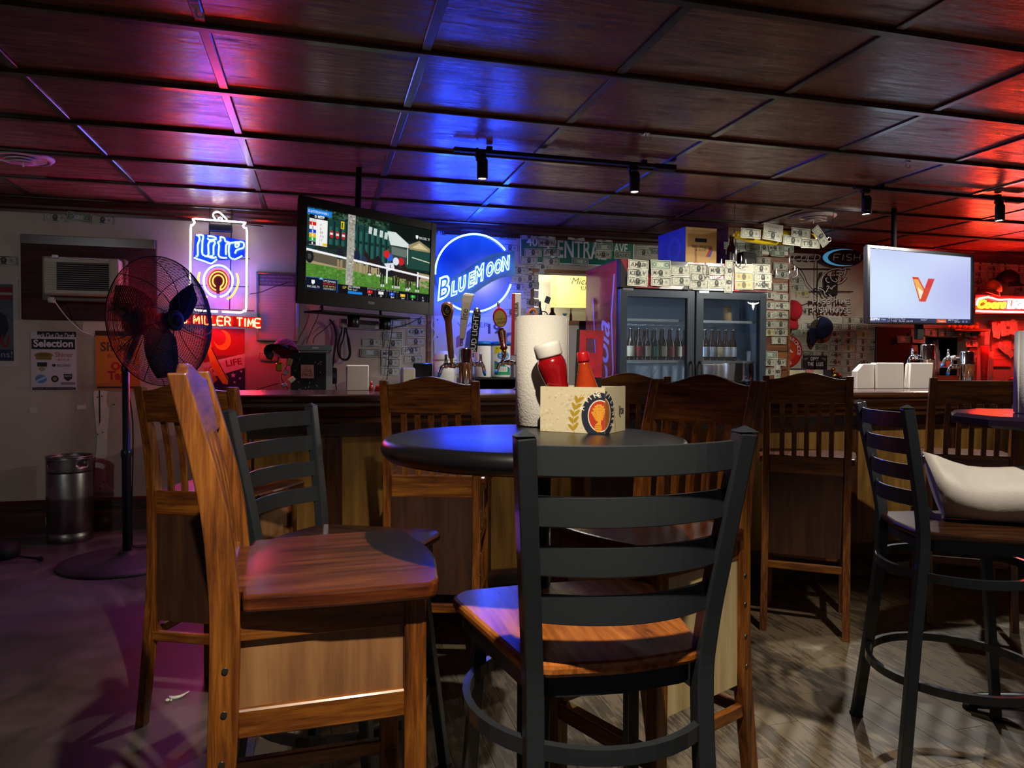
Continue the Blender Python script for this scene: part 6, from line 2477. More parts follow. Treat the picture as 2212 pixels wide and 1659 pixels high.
MB().rbox((.030, .075, (fz1 + .9) / 2), (.012, .014, fz1 - 1.0), .003).build('light_strip', 'fridge_led', fr)  # second strip, added to brighten the inside of the cabinet
# emblem on the right door
em = [(0, -.036), (-.010, -.012), (-.010, .004), (-.026, .010), (-.044, .016), (-.050, .028), (-.036, .022), (-.012, .018), (0, .022), (.012, .018), (.036, .022), (.050, .028), (.044, .016), (.026, .010), (.010, .004), (.010, -.012)]
q = at_y(1627, 660, FY + .016)
MB().prism([(x, z) for x, z in em], .0155, .0172, 'y').build('horn_emblem', 'white_glass', fr).location = (q.x - fc, 0, q.z)
# header light box
hp = Pic(fw_ * 1000, (fzt - fz1) * 1000, 160, '#1a1014')
W_, H_ = fw_ * 1000, (fzt - fz1) * 1000
hp.rect(0, 0, W_, H_, '#120c12').poly([(0, 0), (W_ * .08, 0), (W_ * .30, H_), (W_ * .1, H_)], '#6a1420').poly([(W_ * .25, H_), (W_ * .45, 0), (W_ * .55, 0), (W_ * .4, H_)], '#c8c2c4')
hp.rect(W_ * .48, 0, W_ * .80, H_, '#e2dcd6').rect(W_ * .48, 0, W_ * .80, H_ * .10, '#b81c20').rect(W_ * .76, 0, W_ * .80, H_, '#b81c20').text('ENJOY', W_ * .56, H_ * .62, H_ * .2, '#b81c20', bold=.03)
hp.rect(W_ * .80, 0, W_, H_, '#50141c')
MB().rbox((0, .10, (fz1 + fzt) / 2), (fw_, .20, fzt - fz1), .006).build('header_box', 'soft_black', fr)
o = link('header_print', hp.mesh('header_print', fw_ - .01, fzt - fz1 - .006, None, 'print_gloss'), None, fr)
o.location = (0, -.0012, (fz1 + fzt) / 2)
# printed left side
sp = Pic(660, (fzt) * 1000, 150, '#8a1024')
Hs = fzt * 1000
sp.rect(0, 0, 660, Hs, '#8a1024').poly([(0, 0), (660, 0), (660, Hs * .12), (0, Hs * .2)], '#a81a2c')
sp.text('Coca-Cola', 420, Hs * .80, 250, '#b9b4e6', bold=.015, shear=.35, width=1150, rot=-PI / 2 + .10)
sp.line([(560, Hs * .82), (520, Hs * .6), (600, Hs * .4), (560, Hs * .2), (610, Hs * .05)], 26, '#a9a4dc')
sp.line([(250, Hs * .86), (180, Hs * .62), (230, Hs * .35), (160, Hs * .12)], 18, '#a9a4dc')
o = link('side_print', sp.mesh('side_print', FD - .05, fzt - .01, None, 'print_side'), None, fr)
o.matrix_local = frame_of((-h - .0015, .05 + (FD - .05) / 2, fzt / 2), (0, -1, 0), (0, 0, 1))
FRIDGE = (fc, fx0, fx1, fz1, fzt)


def beer_bottle(t, glass, lab, h=.23, r=.031):
    MB().lathe([(1e-6, 0), (r * .9, 0), (r, .006), (r, h * .52), (r * .9, h * .60), (r * .48, h * .74), (r * .42, h * .92), (r * .46, h * .93), (r * .46, h * .96), (r * .40, h)], 18).build('glass', glass, t)
    MB().lathe([(r * 1.008, h * .12), (r * 1.012, h * .13), (r * 1.012, h * .44), (r * 1.008, h * .45)], 18).build('label_band', lab, t)
    MB().lathe([(1e-6, h), (r * .5, h - .004), (r * .5, h + .004), (r * .40, h + .008), (1e-6, h + .008)], 14).build('crown_cap', 'steel', t)


plain('yellow_cloth', '#e0d27a', 0.8)
plain('label_cream', '#b9a98c', 0.6)
plain('label_red', '#8a2a24', 0.6)
plain('label_teal', '#3f7a6a', 0.6)
plain('label_silver', '#b8bec6', 0.4, 0.4)
protos = []
for k, (g_, l_) in enumerate((('brown_glass', 'label_cream'), ('brown_glass', 'label_red'), ('green_glass', 'label_teal'), ('brown_glass', 'label_silver'))):
    t = thing('beer_bottle', 'bottle', 'bottle', (0, 0, 0), 0, 'bottles inside the glass fridge')
    beer_bottle(t, g_, l_)
    protos.append([t, False])
LB = {0: 'brown bottle with cream label on the fridge middle shelf behind the glass doors', 1: 'brown bottle with red label on the fridge middle shelf behind the glass doors',
      2: 'green bottle with teal label on the fridge middle shelf behind the glass doors', 3: 'brown bottle with silver label on the fridge middle shelf behind the glass doors'}
def fridge_bottle(px, Y, z, k):
    x = at_y(px, 760, Y).x
    t = protos[k][0] if not protos[k][1] else copy_tree(protos[k][0])
    protos[k][1] = True
    t.location = (x, Y, z)
    t['label'] = LB[k]
for k, px in enumerate((1362, 1380, 1398, 1414, 1432, 1448, 1464, 1479)):
    fridge_bottle(px, FY + .15, sz[1] + .013, (0, 1, 0, 2, 0, 1, 0, 1)[k])
for k, px in enumerate((1522, 1537, 1552, 1567, 1582)):
    fridge_bottle(px, FY + .15, sz[1] + .013, (3, 3, 0, 3, 3)[k])
for k, px in enumerate((1374, 1392, 1410, 1428, 1446)):
    fridge_bottle(px, FY + .30, sz[1] + .013, (0, 0, 1, 0, 0)[k])
x = at_y(1571, 700, FY + .2).x
t = thing('jar_glass', 'tall brown jar candle alone on the upper fridge shelf', 'jar', (x, FY + .2, sz[0] + .013))
MB().lathe([(1e-6, 0), (.030, 0), (.032, .005), (.032, .10), (.028, .105)], 20).build('jar', 'card_brown', t)
MB().lathe([(1e-6, .105), (.030, .105), (.030, .118), (1e-6, .118)], 20).build('lid', 'brass', t)
x = at_y(1592, 820, FY + .18).x
t = thing('steel_pot', 'big stainless pot low inside the right fridge door', 'pot', (x, FY + .24, .62 + .013))
pr = .145
ph = at_y(1592, 784, FY + .2).z - .633
MB().lathe([(1e-6, 0), (pr * .96, 0), (pr, .01), (pr, ph - .006), (pr * 1.03, ph), (pr * .97, ph), (pr * .96, .02), (1e-6, .02)], 40).build('wall', 'steel', t)
for s in (-1, 1):
    MB().tube(smooth_path([(s * pr, -.03, ph * .8), (s * (pr + .03), 0, ph * .8), (s * pr, .03, ph * .8)], 4), .005, n=6).build('handle', 'steel', t)

# ------------------------------------------------------------------ on top of the fridge
Yb = FY + .06
x0, x1 = at_y(1481, 530, Yb).x, at_y(1550, 530, Yb).x
zt = at_y(1515, 492, Yb).z
bx = thing('beer_case', 'brown and blue cardboard beer case on top of the fridge', 'box', (x0, Yb, FRIDGE_TOP + .001), math.radians(3))
bw, bh, bdp = x1 - x0, zt - FRIDGE_TOP, .40
MB().rbox((bw / 2, bdp / 2, bh / 2), (bw, bdp, bh), .004).build('carton', 'card_brown', bx)
p = Pic(300, 310, 110, '#ad8650')
p.rect(90, 92, 205, 126, '#100c0a').text('RED WHITE', 60, 175, 22, '#4a2c20', bold=.03, width=175).text('& BLUE', 95, 202, 18, '#4a2c20', bold=.02, width=105)
for k in range(4):
    p.text('premium lager beer', 88, 222 + k * 13, 8, '#8a6a3c', width=110)
p.poly([(195, 250), (225, 250), (260, 160), (240, 150)], '#9c2a2a').poly([(215, 250), (240, 250), (262, 190), (262, 170)], '#2f4a9a').line([(10, 6), (290, 6)], 4, '#8f6c3c')
o = link('front_print', p.mesh('front_print', bw, bh), None, bx)
o.location = (bw / 2, -.0008, bh / 2)
p = Pic(420, 310, 100, '#2b3f9e')
p.ell(250, 170, 95, 105, '#3d52b4', inner=.86).ell(250, 170, 70, 80, '#3d52b4', inner=.93)
p.text('RED', 210, 150, 26, '#1f2d7a').text('WHITE', 195, 185, 26, '#1f2d7a').text('BLUE', 205, 218, 26, '#1f2d7a').poly([(20, 60), (60, 40), (60, 290), (20, 300)], '#3449a8')
o = link('side_print', p.mesh('side_print', bdp, bh), None, bx)
o.matrix_local = frame_of((-.0008, bdp / 2, bh / 2), (0, -1, 0), (0, 0, 1))
x = at_y(1580, 540, Yb + .05).x
t = thing('beer_bottle', 'dark bottle with orange cap standing on top of the fridge', 'bottle', (x, Yb + .05, FRIDGE_TOP + .001))
hb_ = at_y(1580, 508, Yb + .05).z - FRIDGE_TOP
beer_bottle(t, 'brown_glass', 'card_black', hb_ - .01, .036)
x = at_y(1612, 548, Yb + .1).x
t = thing('dark_box', 'small black box on top of the fridge beside the dark bottle', 'box', (x, Yb + .1, FRIDGE_TOP + .001))
MB().rbox((0, 0, .055), (.11, .09, .11), .005).build('case', 'soft_black', t)
MB().rbox((0, 0, .114), (.10, .08, .008), .002).build('lid', 'dark_grey', t)

# ------------------------------------------------------------------ street sign
p = Pic(1080, 330, 200, '#cfd2cf')
p.rect(12, 12, 1068, 318, '#0d6a50')
p.text('400', 60, 155, 90, '#d8dcd8', bold=.015, width=150).text('CENTRAL', 250, 265, 190, '#d8dcd8', bold=.015, width=560).text('AVE', 880, 185, 105, '#d8dcd8', bold=.015, width=135)
ss = hang('street_sign', 'green street sign with white letters half covered by bills', 'sign', p, (1123, 505, 1370, 572), YB - .008, 'print_gloss')

# ------------------------------------------------------------------ in the kitchen opening
p = Pic(330, 320, 110, '#e4d886')
p.text('Michelob', 135, 105, 62, '#2a2412', shear=.3, width=230).text('ULTRA', 200, 155, 36, '#3a2a12', width=150)
p.poly([(250, 175), (283, 175), (283, 235), (266, 222), (250, 235)], '#8a1c14').ell(30, 140, 7, 7, '#6a5a20').ell(30, 300, 7, 7, '#6a5a20').rect(0, 0, 45, 320, ('#d0c060', .5))
x0, x1, z0, z1 = wall_rect(1189, 590, 1298, 665, 6.95)
t = thing('yellow_beer_banner', 'yellow beer banner hanging in the bright kitchen opening', 'banner', ((x0 + x1) / 2, 6.95, (z0 + z1) / 2))
link('print', p.mesh('print', x1 - x0, z1 - z0), None, t)
MB().box((0, .002, 0), (x1 - x0, .002, z1 - z0)).build('cloth', 'yellow_cloth', t)
MB().cyl((-(x1 - x0) / 2 - .1, .004, (z1 - z0) / 2), ((x1 - x0) / 2 + .02, .004, (z1 - z0) / 2), .008, n=8).build('rod', 'white_plastic', t)

for k, (px, py, g_, lab) in enumerate(((1166, 652, 'green_glass', 'short green bottle at the left end of the kitchen sill'), (1193, 666, 'brown_glass', 'squat dark bottle with gold neck on the kitchen sill'), (1233, 667, 'brown_glass', 'slim dark bottle on the kitchen sill nearest the fridge'))):
    x = at_y(px, 680, YB + .06).x
    t = thing('sill_bottle', lab, 'bottle', (x, YB + .06, WZ0 + .001), 0, 'bottles on the kitchen sill')
    hh = at_y(px, py, YB + .06).z - WZ0
    r = (.022, .034, .012)[k]
    MB().lathe([(1e-6, 0), (r * .9, 0), (r, .005), (r, hh * .45), (r * .45, hh * .7), (r * .4, hh)], 16).build('glass', g_, t)
    MB().lathe([(1e-6, hh - .012), (r * .48, hh - .012), (r * .48, hh + .004), (1e-6, hh + .005)], 12).build('stopper', 'brass', t)
x = at_y(1220, 680, YB + .05).x
t = thing('martini_glass', 'tiny green cocktail glass on the kitchen sill', 'glass', (x, YB + .05, WZ0 + .001))
MB().lathe([(1e-6, 0), (.016, 0), (.003, .004), (.003, .035)], 16).build('stem', 'tube_glass', t)
MB().lathe([(.003, .035), (.022, .062), (.021, .062), (.002, .037)], 16).build('bowl', 'label_teal', t)
# dark card standing on a pick
c = at_y(1183, 648, YB - .03)
t = thing('dark_tag', 'small dark card tilted in front of the kitchen opening', 'tag', tuple(c))
MB().box((0, 0, 0), (.045, .002, .058), Matrix.Rotation(.35, 3, 'Y')).build('card', 'dark_grey', t)
MB().tube([(-.006, .002, -.02), (-.02, .028, -.12)], .0015, n=5).build('pick', 'steel', t)
# round hanging things over the kitchen roll
for k, (px, py, mt, lab) in enumerate(((1150, 677, 'brass', 'orange tape roll behind the top of the kitchen roll'), (1174, 682, 'steel', 'black ringed tool handle behind the top of the kitchen roll'))):
    q = at_y(px, py, 5.25)
    t = thing('ring_handle', lab, 'ring', (q.x, 5.25, q.z))
    MB().tube([(.033 * math.cos(2 * PI * i / 24), 0, .033 * math.sin(2 * PI * i / 24)) for i in range(24)], .010 if k == 0 else .005, n=8, closed=True).build('ring', ('duck_orange', 'soft_black')[k], t)
    MB().rbox((0, .004, -.10), (.012, .008, .15), .003).build('shank', ('white_plastic', 'steel')[k], t)
    MB().rbox((0, .004, (CT - q.z) / 2 - .08), (.05, .05, q.z - CT - .16), .01).build('holder_cup', 'dark_grey', t)


# ------------------------------------------------------------------ wooden pier beside the fridge
PIY = 5.30
px0, px1 = at_y(1572, 600, PIY).x, at_y(1704, 600, PIY).x
pier = struct(MB().span((px0 + .004, PIY + .02, 0), (px1 - .004, YB, CE)).build('wall_pier', 'pier_board'))
bz = [0, .32, .60, .86]
_z = .86
while _z < CE - .30:
    _z += .16
    bz.append(_z)
bz.append(CE)
_rg = random.Random(8)
for a, b in zip(bz[:-1], bz[1:]):
    MB().rbox(((px0 + px1) / 2, PIY + .010 + _rg.uniform(-.003, .003), (a + b) / 2), (px1 - px0, .02, b - a - .006), .002).build('board', 'pier_board', pier)
MB().span((px1 - .004, PIY - .012, 0), (px1 + .012, PIY + .03, CE - .02)).build('corner_strip', 'pier_board', pier)
zc = at_y(1640, 520, PIY).z
zd = at_y(1640, 549, PIY).z
MB().span((px0, PIY - .006, zd), (px1 - .004, PIY - .001, zc)).build('cream_board', 'white_paint', pier)

# ------------------------------------------------------------------ caps and signs on the far wall
ball_cap('navy blue cap hanging brim down below the fish neon', at_y(1771, 708, YB - .085), 1.18, 'navy_cloth', 0, 0, 0, 'hanging caps', aim=((-.45, -.15, -.88), (.55, -.75, -.05)))
ball_cap('red and white cap half hidden behind the wooden pier', at_y(1709, 672, YB - .085), 1.1, 'red_cloth', 0, 0, 0, 'hanging caps', aim=((.1, -.35, -.93), (.25, -.95, .3)))
ball_cap('orange-lit cap above the script neon, brim to the left', at_y(2143, 628, YB - .14), 1.05, 'card_brown', 0, 0, 0, 'hanging caps', aim=((-.85, -.5, -.1), (0, -.25, 1)))
ball_cap('dark striped cap hanging highest beside the right television', at_y(2177, 607, YB - .12), 1.15, 'black_cloth', 0, 0, 0, 'hanging caps', aim=((.25, -.9, -.25), (0, -.3, 1)))
c = at_y(1766, 686, YB - .01)
t = thing('wall_peg', 'black peg holding the navy cap on the wall', 'peg', tuple(c))
MB().cyl((0, .012, 0), (0, -.05, .01), .006, n=8).build('pin', 'soft_black', t)
MB().cyl((0, .012, 0), (0, .006, 0), .016, n=12).build('rose', 'soft_black', t)

n = 72
c = at_y(1697, 758, YB - .02)
R = abs(at_y(1733, 758, YB - .02).x - c.x)
Rz = abs(at_y(1697, 722.5, YB - .02).z - c.z)
p = Pic(200, 200, 110, '#c8301c')
p.ell(100, 100, 100, 100, '#b01c1c').ell(100, 100, 96, 96, '#c02a20').ell(100, 100, 64, 64, '#d84a22')
for k, ch in enumerate('DENVER BRONCOS'):
    a = math.radians(-172 + k * 14.2)
    p.text(ch, 100 + 70 * math.cos(a) + (-5) * math.cos(a + PI / 2), 100 + 70 * math.sin(a) + (-5) * math.sin(a + PI / 2), 21, '#e4dcd8', bold=.02, rot=a + PI / 2)
for k, ch in enumerate('1960'):
    a = math.radians(112 - k * 14)
    p.text(ch, 100 + 88 * math.cos(a) - 5 * math.cos(a - PI / 2), 100 + 88 * math.sin(a) - 5 * math.sin(a - PI / 2), 20, '#e4dcd8', bold=.02, rot=a - PI / 2)
p.poly([(60, 118), (80, 96), (100, 84), (122, 84), (148, 108), (138, 112), (128, 106), (118, 112), (108, 106), (96, 110), (84, 124), (92, 130), (70, 132)], '#e0dcdc')
p.poly([(86, 100), (112, 88), (100, 100)], '#27345e')
t = thing('round_team_sign', 'round orange and red team sign half hidden by the wooden pier', 'sign', tuple(c))
MB().prism([(R * 1.01 * math.cos(2 * PI * i / n), Rz * 1.01 * math.sin(2 * PI * i / n)) for i in range(n)], .001, .012, 'y').build('plate', 'red_plastic', t)
def disc(u, v):
    a, b = 2 * u - 1, 2 * v - 1
    return (R * a * math.sqrt(max(0, 1 - b * b / 2)), 0, Rz * b * math.sqrt(max(0, 1 - a * a / 2)))
# the print is laid out on the disc itself
H, W = p.a.shape[:2]
src = p.a.copy()
Y_, X_ = np.mgrid[0:H, 0:W]
a = (X_ + .5) / W * 2 - 1
b = 1 - (Y_ + .5) / H * 2
xs = a * np.sqrt(1 - b * b / 2)
zs = b * np.sqrt(1 - a * a / 2)
p.a = src[np.clip(((1 - zs) / 2 * H).astype(int), 0, H - 1), np.clip(((xs + 1) / 2 * W).astype(int), 0, W - 1)]
link('print', p.mesh('print', 1, 1, disc, 'print_gloss'), None, t)
p = Pic(430, 230, 130, '#17121a')
p.text('OBEY', 135, 85, 58, '#d8d4d4', bold=.01, width=145).text('THE RULES', 85, 175, 62, '#d8d4d4', bold=.01, width=275)
p.poly([(20, 45), (110, 35), (80, 60), (30, 85)], '#6a6468').poly([(410, 45), (315, 35), (345, 60), (400, 85)], '#6a6468')
hang('rules_sign', 'black sign reading a two-line rule in white, below the navy cap', 'sign', p, (1734, 768, 1787, 798), YB - .06)
o = bpy.data.objects['rules_sign']
MB().box((0, .03, -.02), (.02, .06, .10)).build('easel_strut', 'soft_black', o)
MB().box((0, .02, -(o.location.z - CT) / 2 - .03), (.10, .02, max(.02, o.location.z - CT - .08))).build('easel_foot', 'soft_black', o)
c = at_y(1806, 806, YB - .30)
t = thing('brass_bird', 'small brass bird ornament on the right back counter', 'ornament', (c.x, c.y, CT + .001))
zt = at_y(1800, 793, YB - .3).z - CT
MB().lathe([(1e-6, 0), (.04, 0), (.042, .01), (.02, .02), (.012, zt * .5), (.012, zt * .55)], 16).build('stand', 'soft_black', t)
MB().ball((.004, 0, zt * .70), .034, 12, 8, (1.3, .8, .9)).ball((-.030, 0, zt * .92), .018, 10, 7).tube([(-.02, 0, zt * .75), (-.028, 0, zt * .90)], .012, n=8).build('bird', 'brass', t)
MB().tube(smooth_path([(.035, 0, zt * .72), (.06, 0, zt * .66), (.068, 0, zt * .50)], 4), .006, n=6).build('tail', 'brass', t)
plain('hatch_brown', '#241410', 0.5)
# brown hatch door and its frame
x0, x1, z0, z1 = wall_rect(1893, 707, 1966, 790, YB - .03)
t = thing('hatch_door', 'dark brown hatch door standing open left of the black opening', 'door', ((x0 + x1) / 2, YB - .03, z0))
MB().rbox((0, .012, (z1 - z0) / 2), (x1 - x0, .024, z1 - z0), .004).build('leaf', 'hatch_brown', t)
MB().cyl(((x1 - x0) / 2 - .02, -.002, .05), ((x1 - x0) / 2 - .02, -.002, .10), .006, n=8).cyl(((x1 - x0) / 2 - .02, -.002, z1 - z0 - .10), ((x1 - x0) / 2 - .02, -.002, z1 - z0 - .05), .006, n=8).build('hinge', 'soft_black', t)
ft = MB()
ft.span((HX0 - .09, YB - .02, HZ1), (HX1 + .14, YB, HZ1 + .085)).span((HX0 - .07, YB - .02, HZ0 - .08), (HX0, YB, HZ1)).span((HX1, YB - .02, HZ0 - .08), (HX1 + .10, YB, HZ1)).span((HX0, YB - .02, HZ0 - .08), (HX1, YB, HZ0))
struct(ft.build('trim_3', 'pier_board'))
DZ = at_y(2078, 712, YB - .07).z
sh = thing('duck_ledge', 'narrow wooden ledge over the dark hatch carrying orange ducks', 'ledge', (at_y(2078, 712, YB).x, YB, DZ))
MB().rbox((0, -.06, -.008), (.42, .115, .014), .003).build('board', 'pier_board', sh)
MB().box((-.12, -.05, -.035), (.02, .09, .04)).box((.12, -.05, -.035), (.02, .09, .04)).build('bracket', 'pier_board', sh)


def duck():
    t = thing('rubber_duck', 'small orange rubber duck in the row under the right television', 'duck', (0, 0, 0), 0, 'orange rubber ducks under the right television')
    MB().ball((0, 0, .024), .027, 14, 9, (1.15, .85, .85)).ball((.028, 0, .034), .012, 10, 6, (1.2, .8, 1)).build('body', 'duck_orange', t)
    MB().ball((-.014, 0, .058), .018, 12, 8).build('head', 'duck_orange', t)
    MB().ball((-.034, 0, .055), .008, 8, 6, (1.2, .9, .5)).build('bill', 'orange_paint', t)
    return t


d0 = duck()
for k in range(6):
    d = d0 if k == 0 else copy_tree(d0)
    q = at_y(2047 + 12.2 * k, 705, YB - .075)
    d.location = (q.x, YB - .075, DZ + .0015)
    d.rotation_euler = (0, 0, math.radians((8, -6, 4, -10, 6, 175)[k]))
    d['label'] = 'small orange rubber duck in the row under the right television'
# bottles in the dark hatch
for k, (px, top, r, mt, lab) in enumerate(((1999, 722, .028, 'green_glass', 'tall dark bottle at the left of the dark hatch'), (2022, 736, .032, 'tube_glass', 'clear jar with dark lid in the dark hatch, left of two'), (2030, 733, .032, 'tube_glass', 'clear jar with dark lid in the dark hatch, right of two'))):
    q = at_y(px, 780, YB + .16)
    hh = at_y(px, top, YB + .16).z - HZ0
    t = thing('hatch_bottle', lab, 'bottle', (q.x + (.02 if k == 2 else 0), YB + .16 + .03 * k, HZ0 + .001), 0, 'bottles in the dark hatch')
    MB().lathe([(1e-6, 0), (r, 0), (r, hh * .6), (r * .6, hh * .75), (r * .5, hh)], 18).build('glass', mt, t)
    MB().lathe([(1e-6, hh), (r * .6, hh), (r * .6, hh + .02), (1e-6, hh + .021)], 14).build('lid', 'soft_black', t)
# red notes, cup stack, dark cloth heap on the right counter
plain('red_paper', '#c9302a', 0.7)
plain('pink_paper', '#d88a80', 0.75)
for k, (box, rot, lab) in enumerate((((2141, 693, 2186, 702), 0, 'red strip holding a fan of notes at the right'),)):
    x0, x1, z0, z1 = wall_rect(*box, YB - .05)
    t = thing('note_strip', lab, 'strip', ((x0 + x1) / 2, YB - .03, (z0 + z1) / 2))
    MB().rbox((0, 0, 0), (x1 - x0, .05, z1 - z0), .003).build('bar', 'red_plastic', t)
    MB().cyl((-.08, .03, 0), (-.08, .02, 0), .008, n=8).cyl((.08, .03, 0), (.08, .02, 0), .008, n=8).build('screw', 'steel', t)
x0, x1, z0, z1 = wall_rect(2142, 722, 2184, 792, YB - .01)
t = thing('clip_board', 'pale brown notice board under the fan of red notes', 'board', ((x0 + x1) / 2, YB - .012, (z0 + z1) / 2))
MB().rbox((0, .004, 0), (x1 - x0, .012, z1 - z0), .002).build('panel', 'pink_paper', t)
for k in range(7):
    MB().box((-.01, -.003, (z1 - z0) * (.38 - .11 * k)), ((x1 - x0) * .7, .001, .006)).build('text_line', 'card_brown', t)
for k, (px, pa, pb, w, mt, lab) in enumerate(((2126, 747, 815, .070, 'red_paper', 'tall red cup stack left of the notice board'), (2141, 760, 800, .04, 'pink_paper', 'curled pink paper beside the red cup stack'))):
    q = at_y(px, 800, YB - .12 - .05 * k)
    zt = at_y(px, pa, YB - .12).z - CT
    t = thing(('cup_stack', 'paper_curl')[k], lab, ('cups', 'paper')[k], (q.x, q.y, CT + .001))
    MB().lathe([(1e-6, 0), (w * .38, 0), (w * .42, zt * .5), (w * .5, zt * .8), (w * .52, zt), (w * .46, zt)], 20).build('wall', mt, t)
    for j in range(4):
        z = zt * (.55 + .13 * j)
        MB().lathe([(w * (.43 + .02 * j), z), (w * (.46 + .02 * j), z + .003), (w * (.43 + .02 * j), z + .006)], 20).build('rim', mt, t)
c = at_y(2185, 812, YB - .26)
t = thing('dark_cloth_heap', 'crumpled dark cloth heap at the right end of the counter', 'cloth', (c.x, c.y, CT + .001))
rings = []
rg = random.Random(2)
for j in range(7):
    e = j / 6
    rings.append([Vector((.17 * (1 - e ** 2.2) * math.cos(2 * PI * i / 20) * (1 + .15 * rg.uniform(-1, 1)), .09 * (1 - e ** 2.2) * math.sin(2 * PI * i / 20) * (1 + .15 * rg.uniform(-1, 1)), .13 * e * (1 + .2 * math.sin(i * 1.9)) + (.01 if j else 0))) for i in range(20)])
MB().loft(rings).build('cloth', 'black_cloth', t)
MB().ball((.08, -.02, .16), .028, 12, 8).build('green_ball', 'label_teal', t)
MB().ball((-.02, -.03, .15), .018, 10, 7).build('red_ball', 'red_plastic', t)
# things on the right back counter left of the taps
c = at_y(1840, 815, YB - .3)
t = thing('tool_tray', 'dark tray with light-handled tools on the right back counter', 'tray', (c.x, c.y, CT + .001))
MB().span((-.11, -.1, 0), (.13, .1, .16)).build('box', 'soft_black', t)
for k in range(4):
    MB().tube([(.06 + .02 * k, -.09, .12), (.03 + .035 * k, -.07, .22 - .01 * k)], .005, n=7).build('tool_handle', ('steel', 'white_plastic', 'steel', 'cream_plastic')[k], t)
MB().rbox((-.05, -.102, .12), (.11, .006, .06), .004).build('wood_tag', 'card_brown', t)
c = at_y(1770, 812, YB - .2)
t = thing('postcard_row', 'row of small framed cards at the foot of the black sign', 'cards', (c.x, c.y - .05, CT + .001))
zt = at_y(1770, 799, YB - .25).z - CT
for k, mt in enumerate(('pink_paper', 'card_cream', 'dark_grey')):
    MB().rbox((-.15 + .10 * k, 0, zt / 2), (.095, .012, zt), .003).build('card', mt, t)
MB().box((0, .01, .01), (.32, .05, .02)).build('base_strip', 'soft_black', t)
c = at_y(1730, 812, YB - .2)
x0, x1, z0, z1 = wall_rect(1702, 796, 1740, 820, YB - .28)
t = thing('photo_strip', 'pale framed strip leaning beside the wooden pier', 'frame', ((x0 + x1) / 2, YB - .28, CT + .001))
MB().rbox((0, 0, (z1 - CT) / 2), (x1 - x0, .014, z1 - CT), .003).build('frame', 'dark_grey', t)
MB().box((0, -.008, (z1 - CT) / 2 + .03), (x1 - x0 - .02, .002, (z1 - CT) - .09)).build('picture', 'card_cream', t)


# ------------------------------------------------------------------ banknotes pinned everywhere
BW, BH = .150, .064


def bill_pic(kind, scribble=None, rng=None):
    p = Pic(156, 66, 44, '#cbc9b8', 2)
    if kind == 'front':
        p.rect(4, 4, 152, 62, '#55584e').rect(8, 8, 148, 58, '#b4b3a0')
        p.ell(78, 33, 17, 24, '#2f322e').ell(78, 28, 8, 11, '#6e6e62').poly([(66, 54), (70, 42), (86, 42), (90, 54)], '#3d403a')
        p.ell(36, 33, 17, 17, '#848575').ell(36, 33, 13, 13, '#b4b3a0').ell(120, 33, 17, 17, '#848575').ell(120, 33, 13, 13, '#b4b3a0').ell(120, 33, 8, 8, '#6d7064')
        for x, y in ((6, 18), (138, 18), (6, 58), (138, 58)):
            p.text('1', x, y, 11, '#3a3d36', bold=.03)
        p.rect(40, 8, 116, 13, '#6b6d60').rect(56, 54, 100, 58, '#6b6d60')
    elif kind == 'back':
        p.rect(4, 4, 152, 62, '#4a5a4a').rect(10, 10, 146, 56, '#8c9a86').text('ONE', 52, 46, 26, '#c0c4b0', bold=.03, width=52)
        p.ell(28, 33, 15, 15, '#53614f').ell(128, 33, 15, 15, '#53614f').ell(28, 33, 9, 9, '#98a38c').ell(128, 33, 9, 9, '#98a38c')
    elif kind == 'white':
        p.rect(3, 3, 153, 63, '#bcb9aa').rect(8, 8, 148, 58, '#b3b09f').text('thank you', 30, 30, 12, '#5a5a54', width=90).text('friends', 50, 50, 11, '#5a5a54')
    elif kind == 'faded':
        p.rect(4, 4, 152, 62, '#7c7a60').rect(8, 8, 148, 58, '#b3a878').ell(78, 33, 17, 24, '#6a6450').ell(36, 33, 14, 14, '#9a9068').ell(120, 33, 14, 14, '#9a9068')
    if scribble:
        p.text(scribble, 14, 50, 30, '#16140f', bold=.012, shear=.15, width=min(130, 28 * len(scribble)))
    p.grain(.10)
    return p


def bill_mesh(pic, curl, phase):
    def surf(u, v):
        return ((u - .5) * BW, -.003 - curl * (math.sin(PI * u + phase) ** 2) - .002 * math.sin(3 * v + phase) , (v - .5) * BH)
    return pic.mesh('dollar_bill', BW, BH, surf)


BILLS = {}
for k, (kind, s) in enumerate((('front', None), ('front', 'TT'), ('back', None), ('white', None), ('faded', None), ('front', 'NICK'), ('front', 'JEFF'), ('front', 'ESSI'), ('front', 'ZEN'),
                               ('front', 'RANDY'), ('front', 'MARTIN'), ('front', 'AMBER'), ('front', 'JAYS'), ('front', 'MAX'), ('front', 'DEWIN'), ('front', 'KELLY'), ('back', 'GABE'))):
    BILLS[s or kind] = bill_mesh(bill_pic(kind, s), .004 + .003 * (k % 3), k * .6)
PLAIN = ['front', 'front', 'front', 'front', 'back', 'TT', 'faded', 'front', 'MAX', 'KELLY', 'AMBER', 'GABE', 'white']
_br = random.Random(21)
NOTES = []


def bill(px, py, Y, label, group, kind=None, rot=None, vert=False, k=None):
    c = at_y(px, py, Y)
    kind = kind or _br.choice(PLAIN)
    o = bpy.data.objects.new('dollar_bill', BILLS[kind])
    COL.objects.link(o)
    o.location = (c.x, Y, c.z)
    a = _br.uniform(-.05, .05) if rot is None else rot
    o.rotation_euler = (0, a + (PI / 2 if vert else 0), 0)
    if k:
        o.scale = (k, 1, k)
    NOTES.append((o, kind, label))
    return tag(o, label, 'banknote', group)


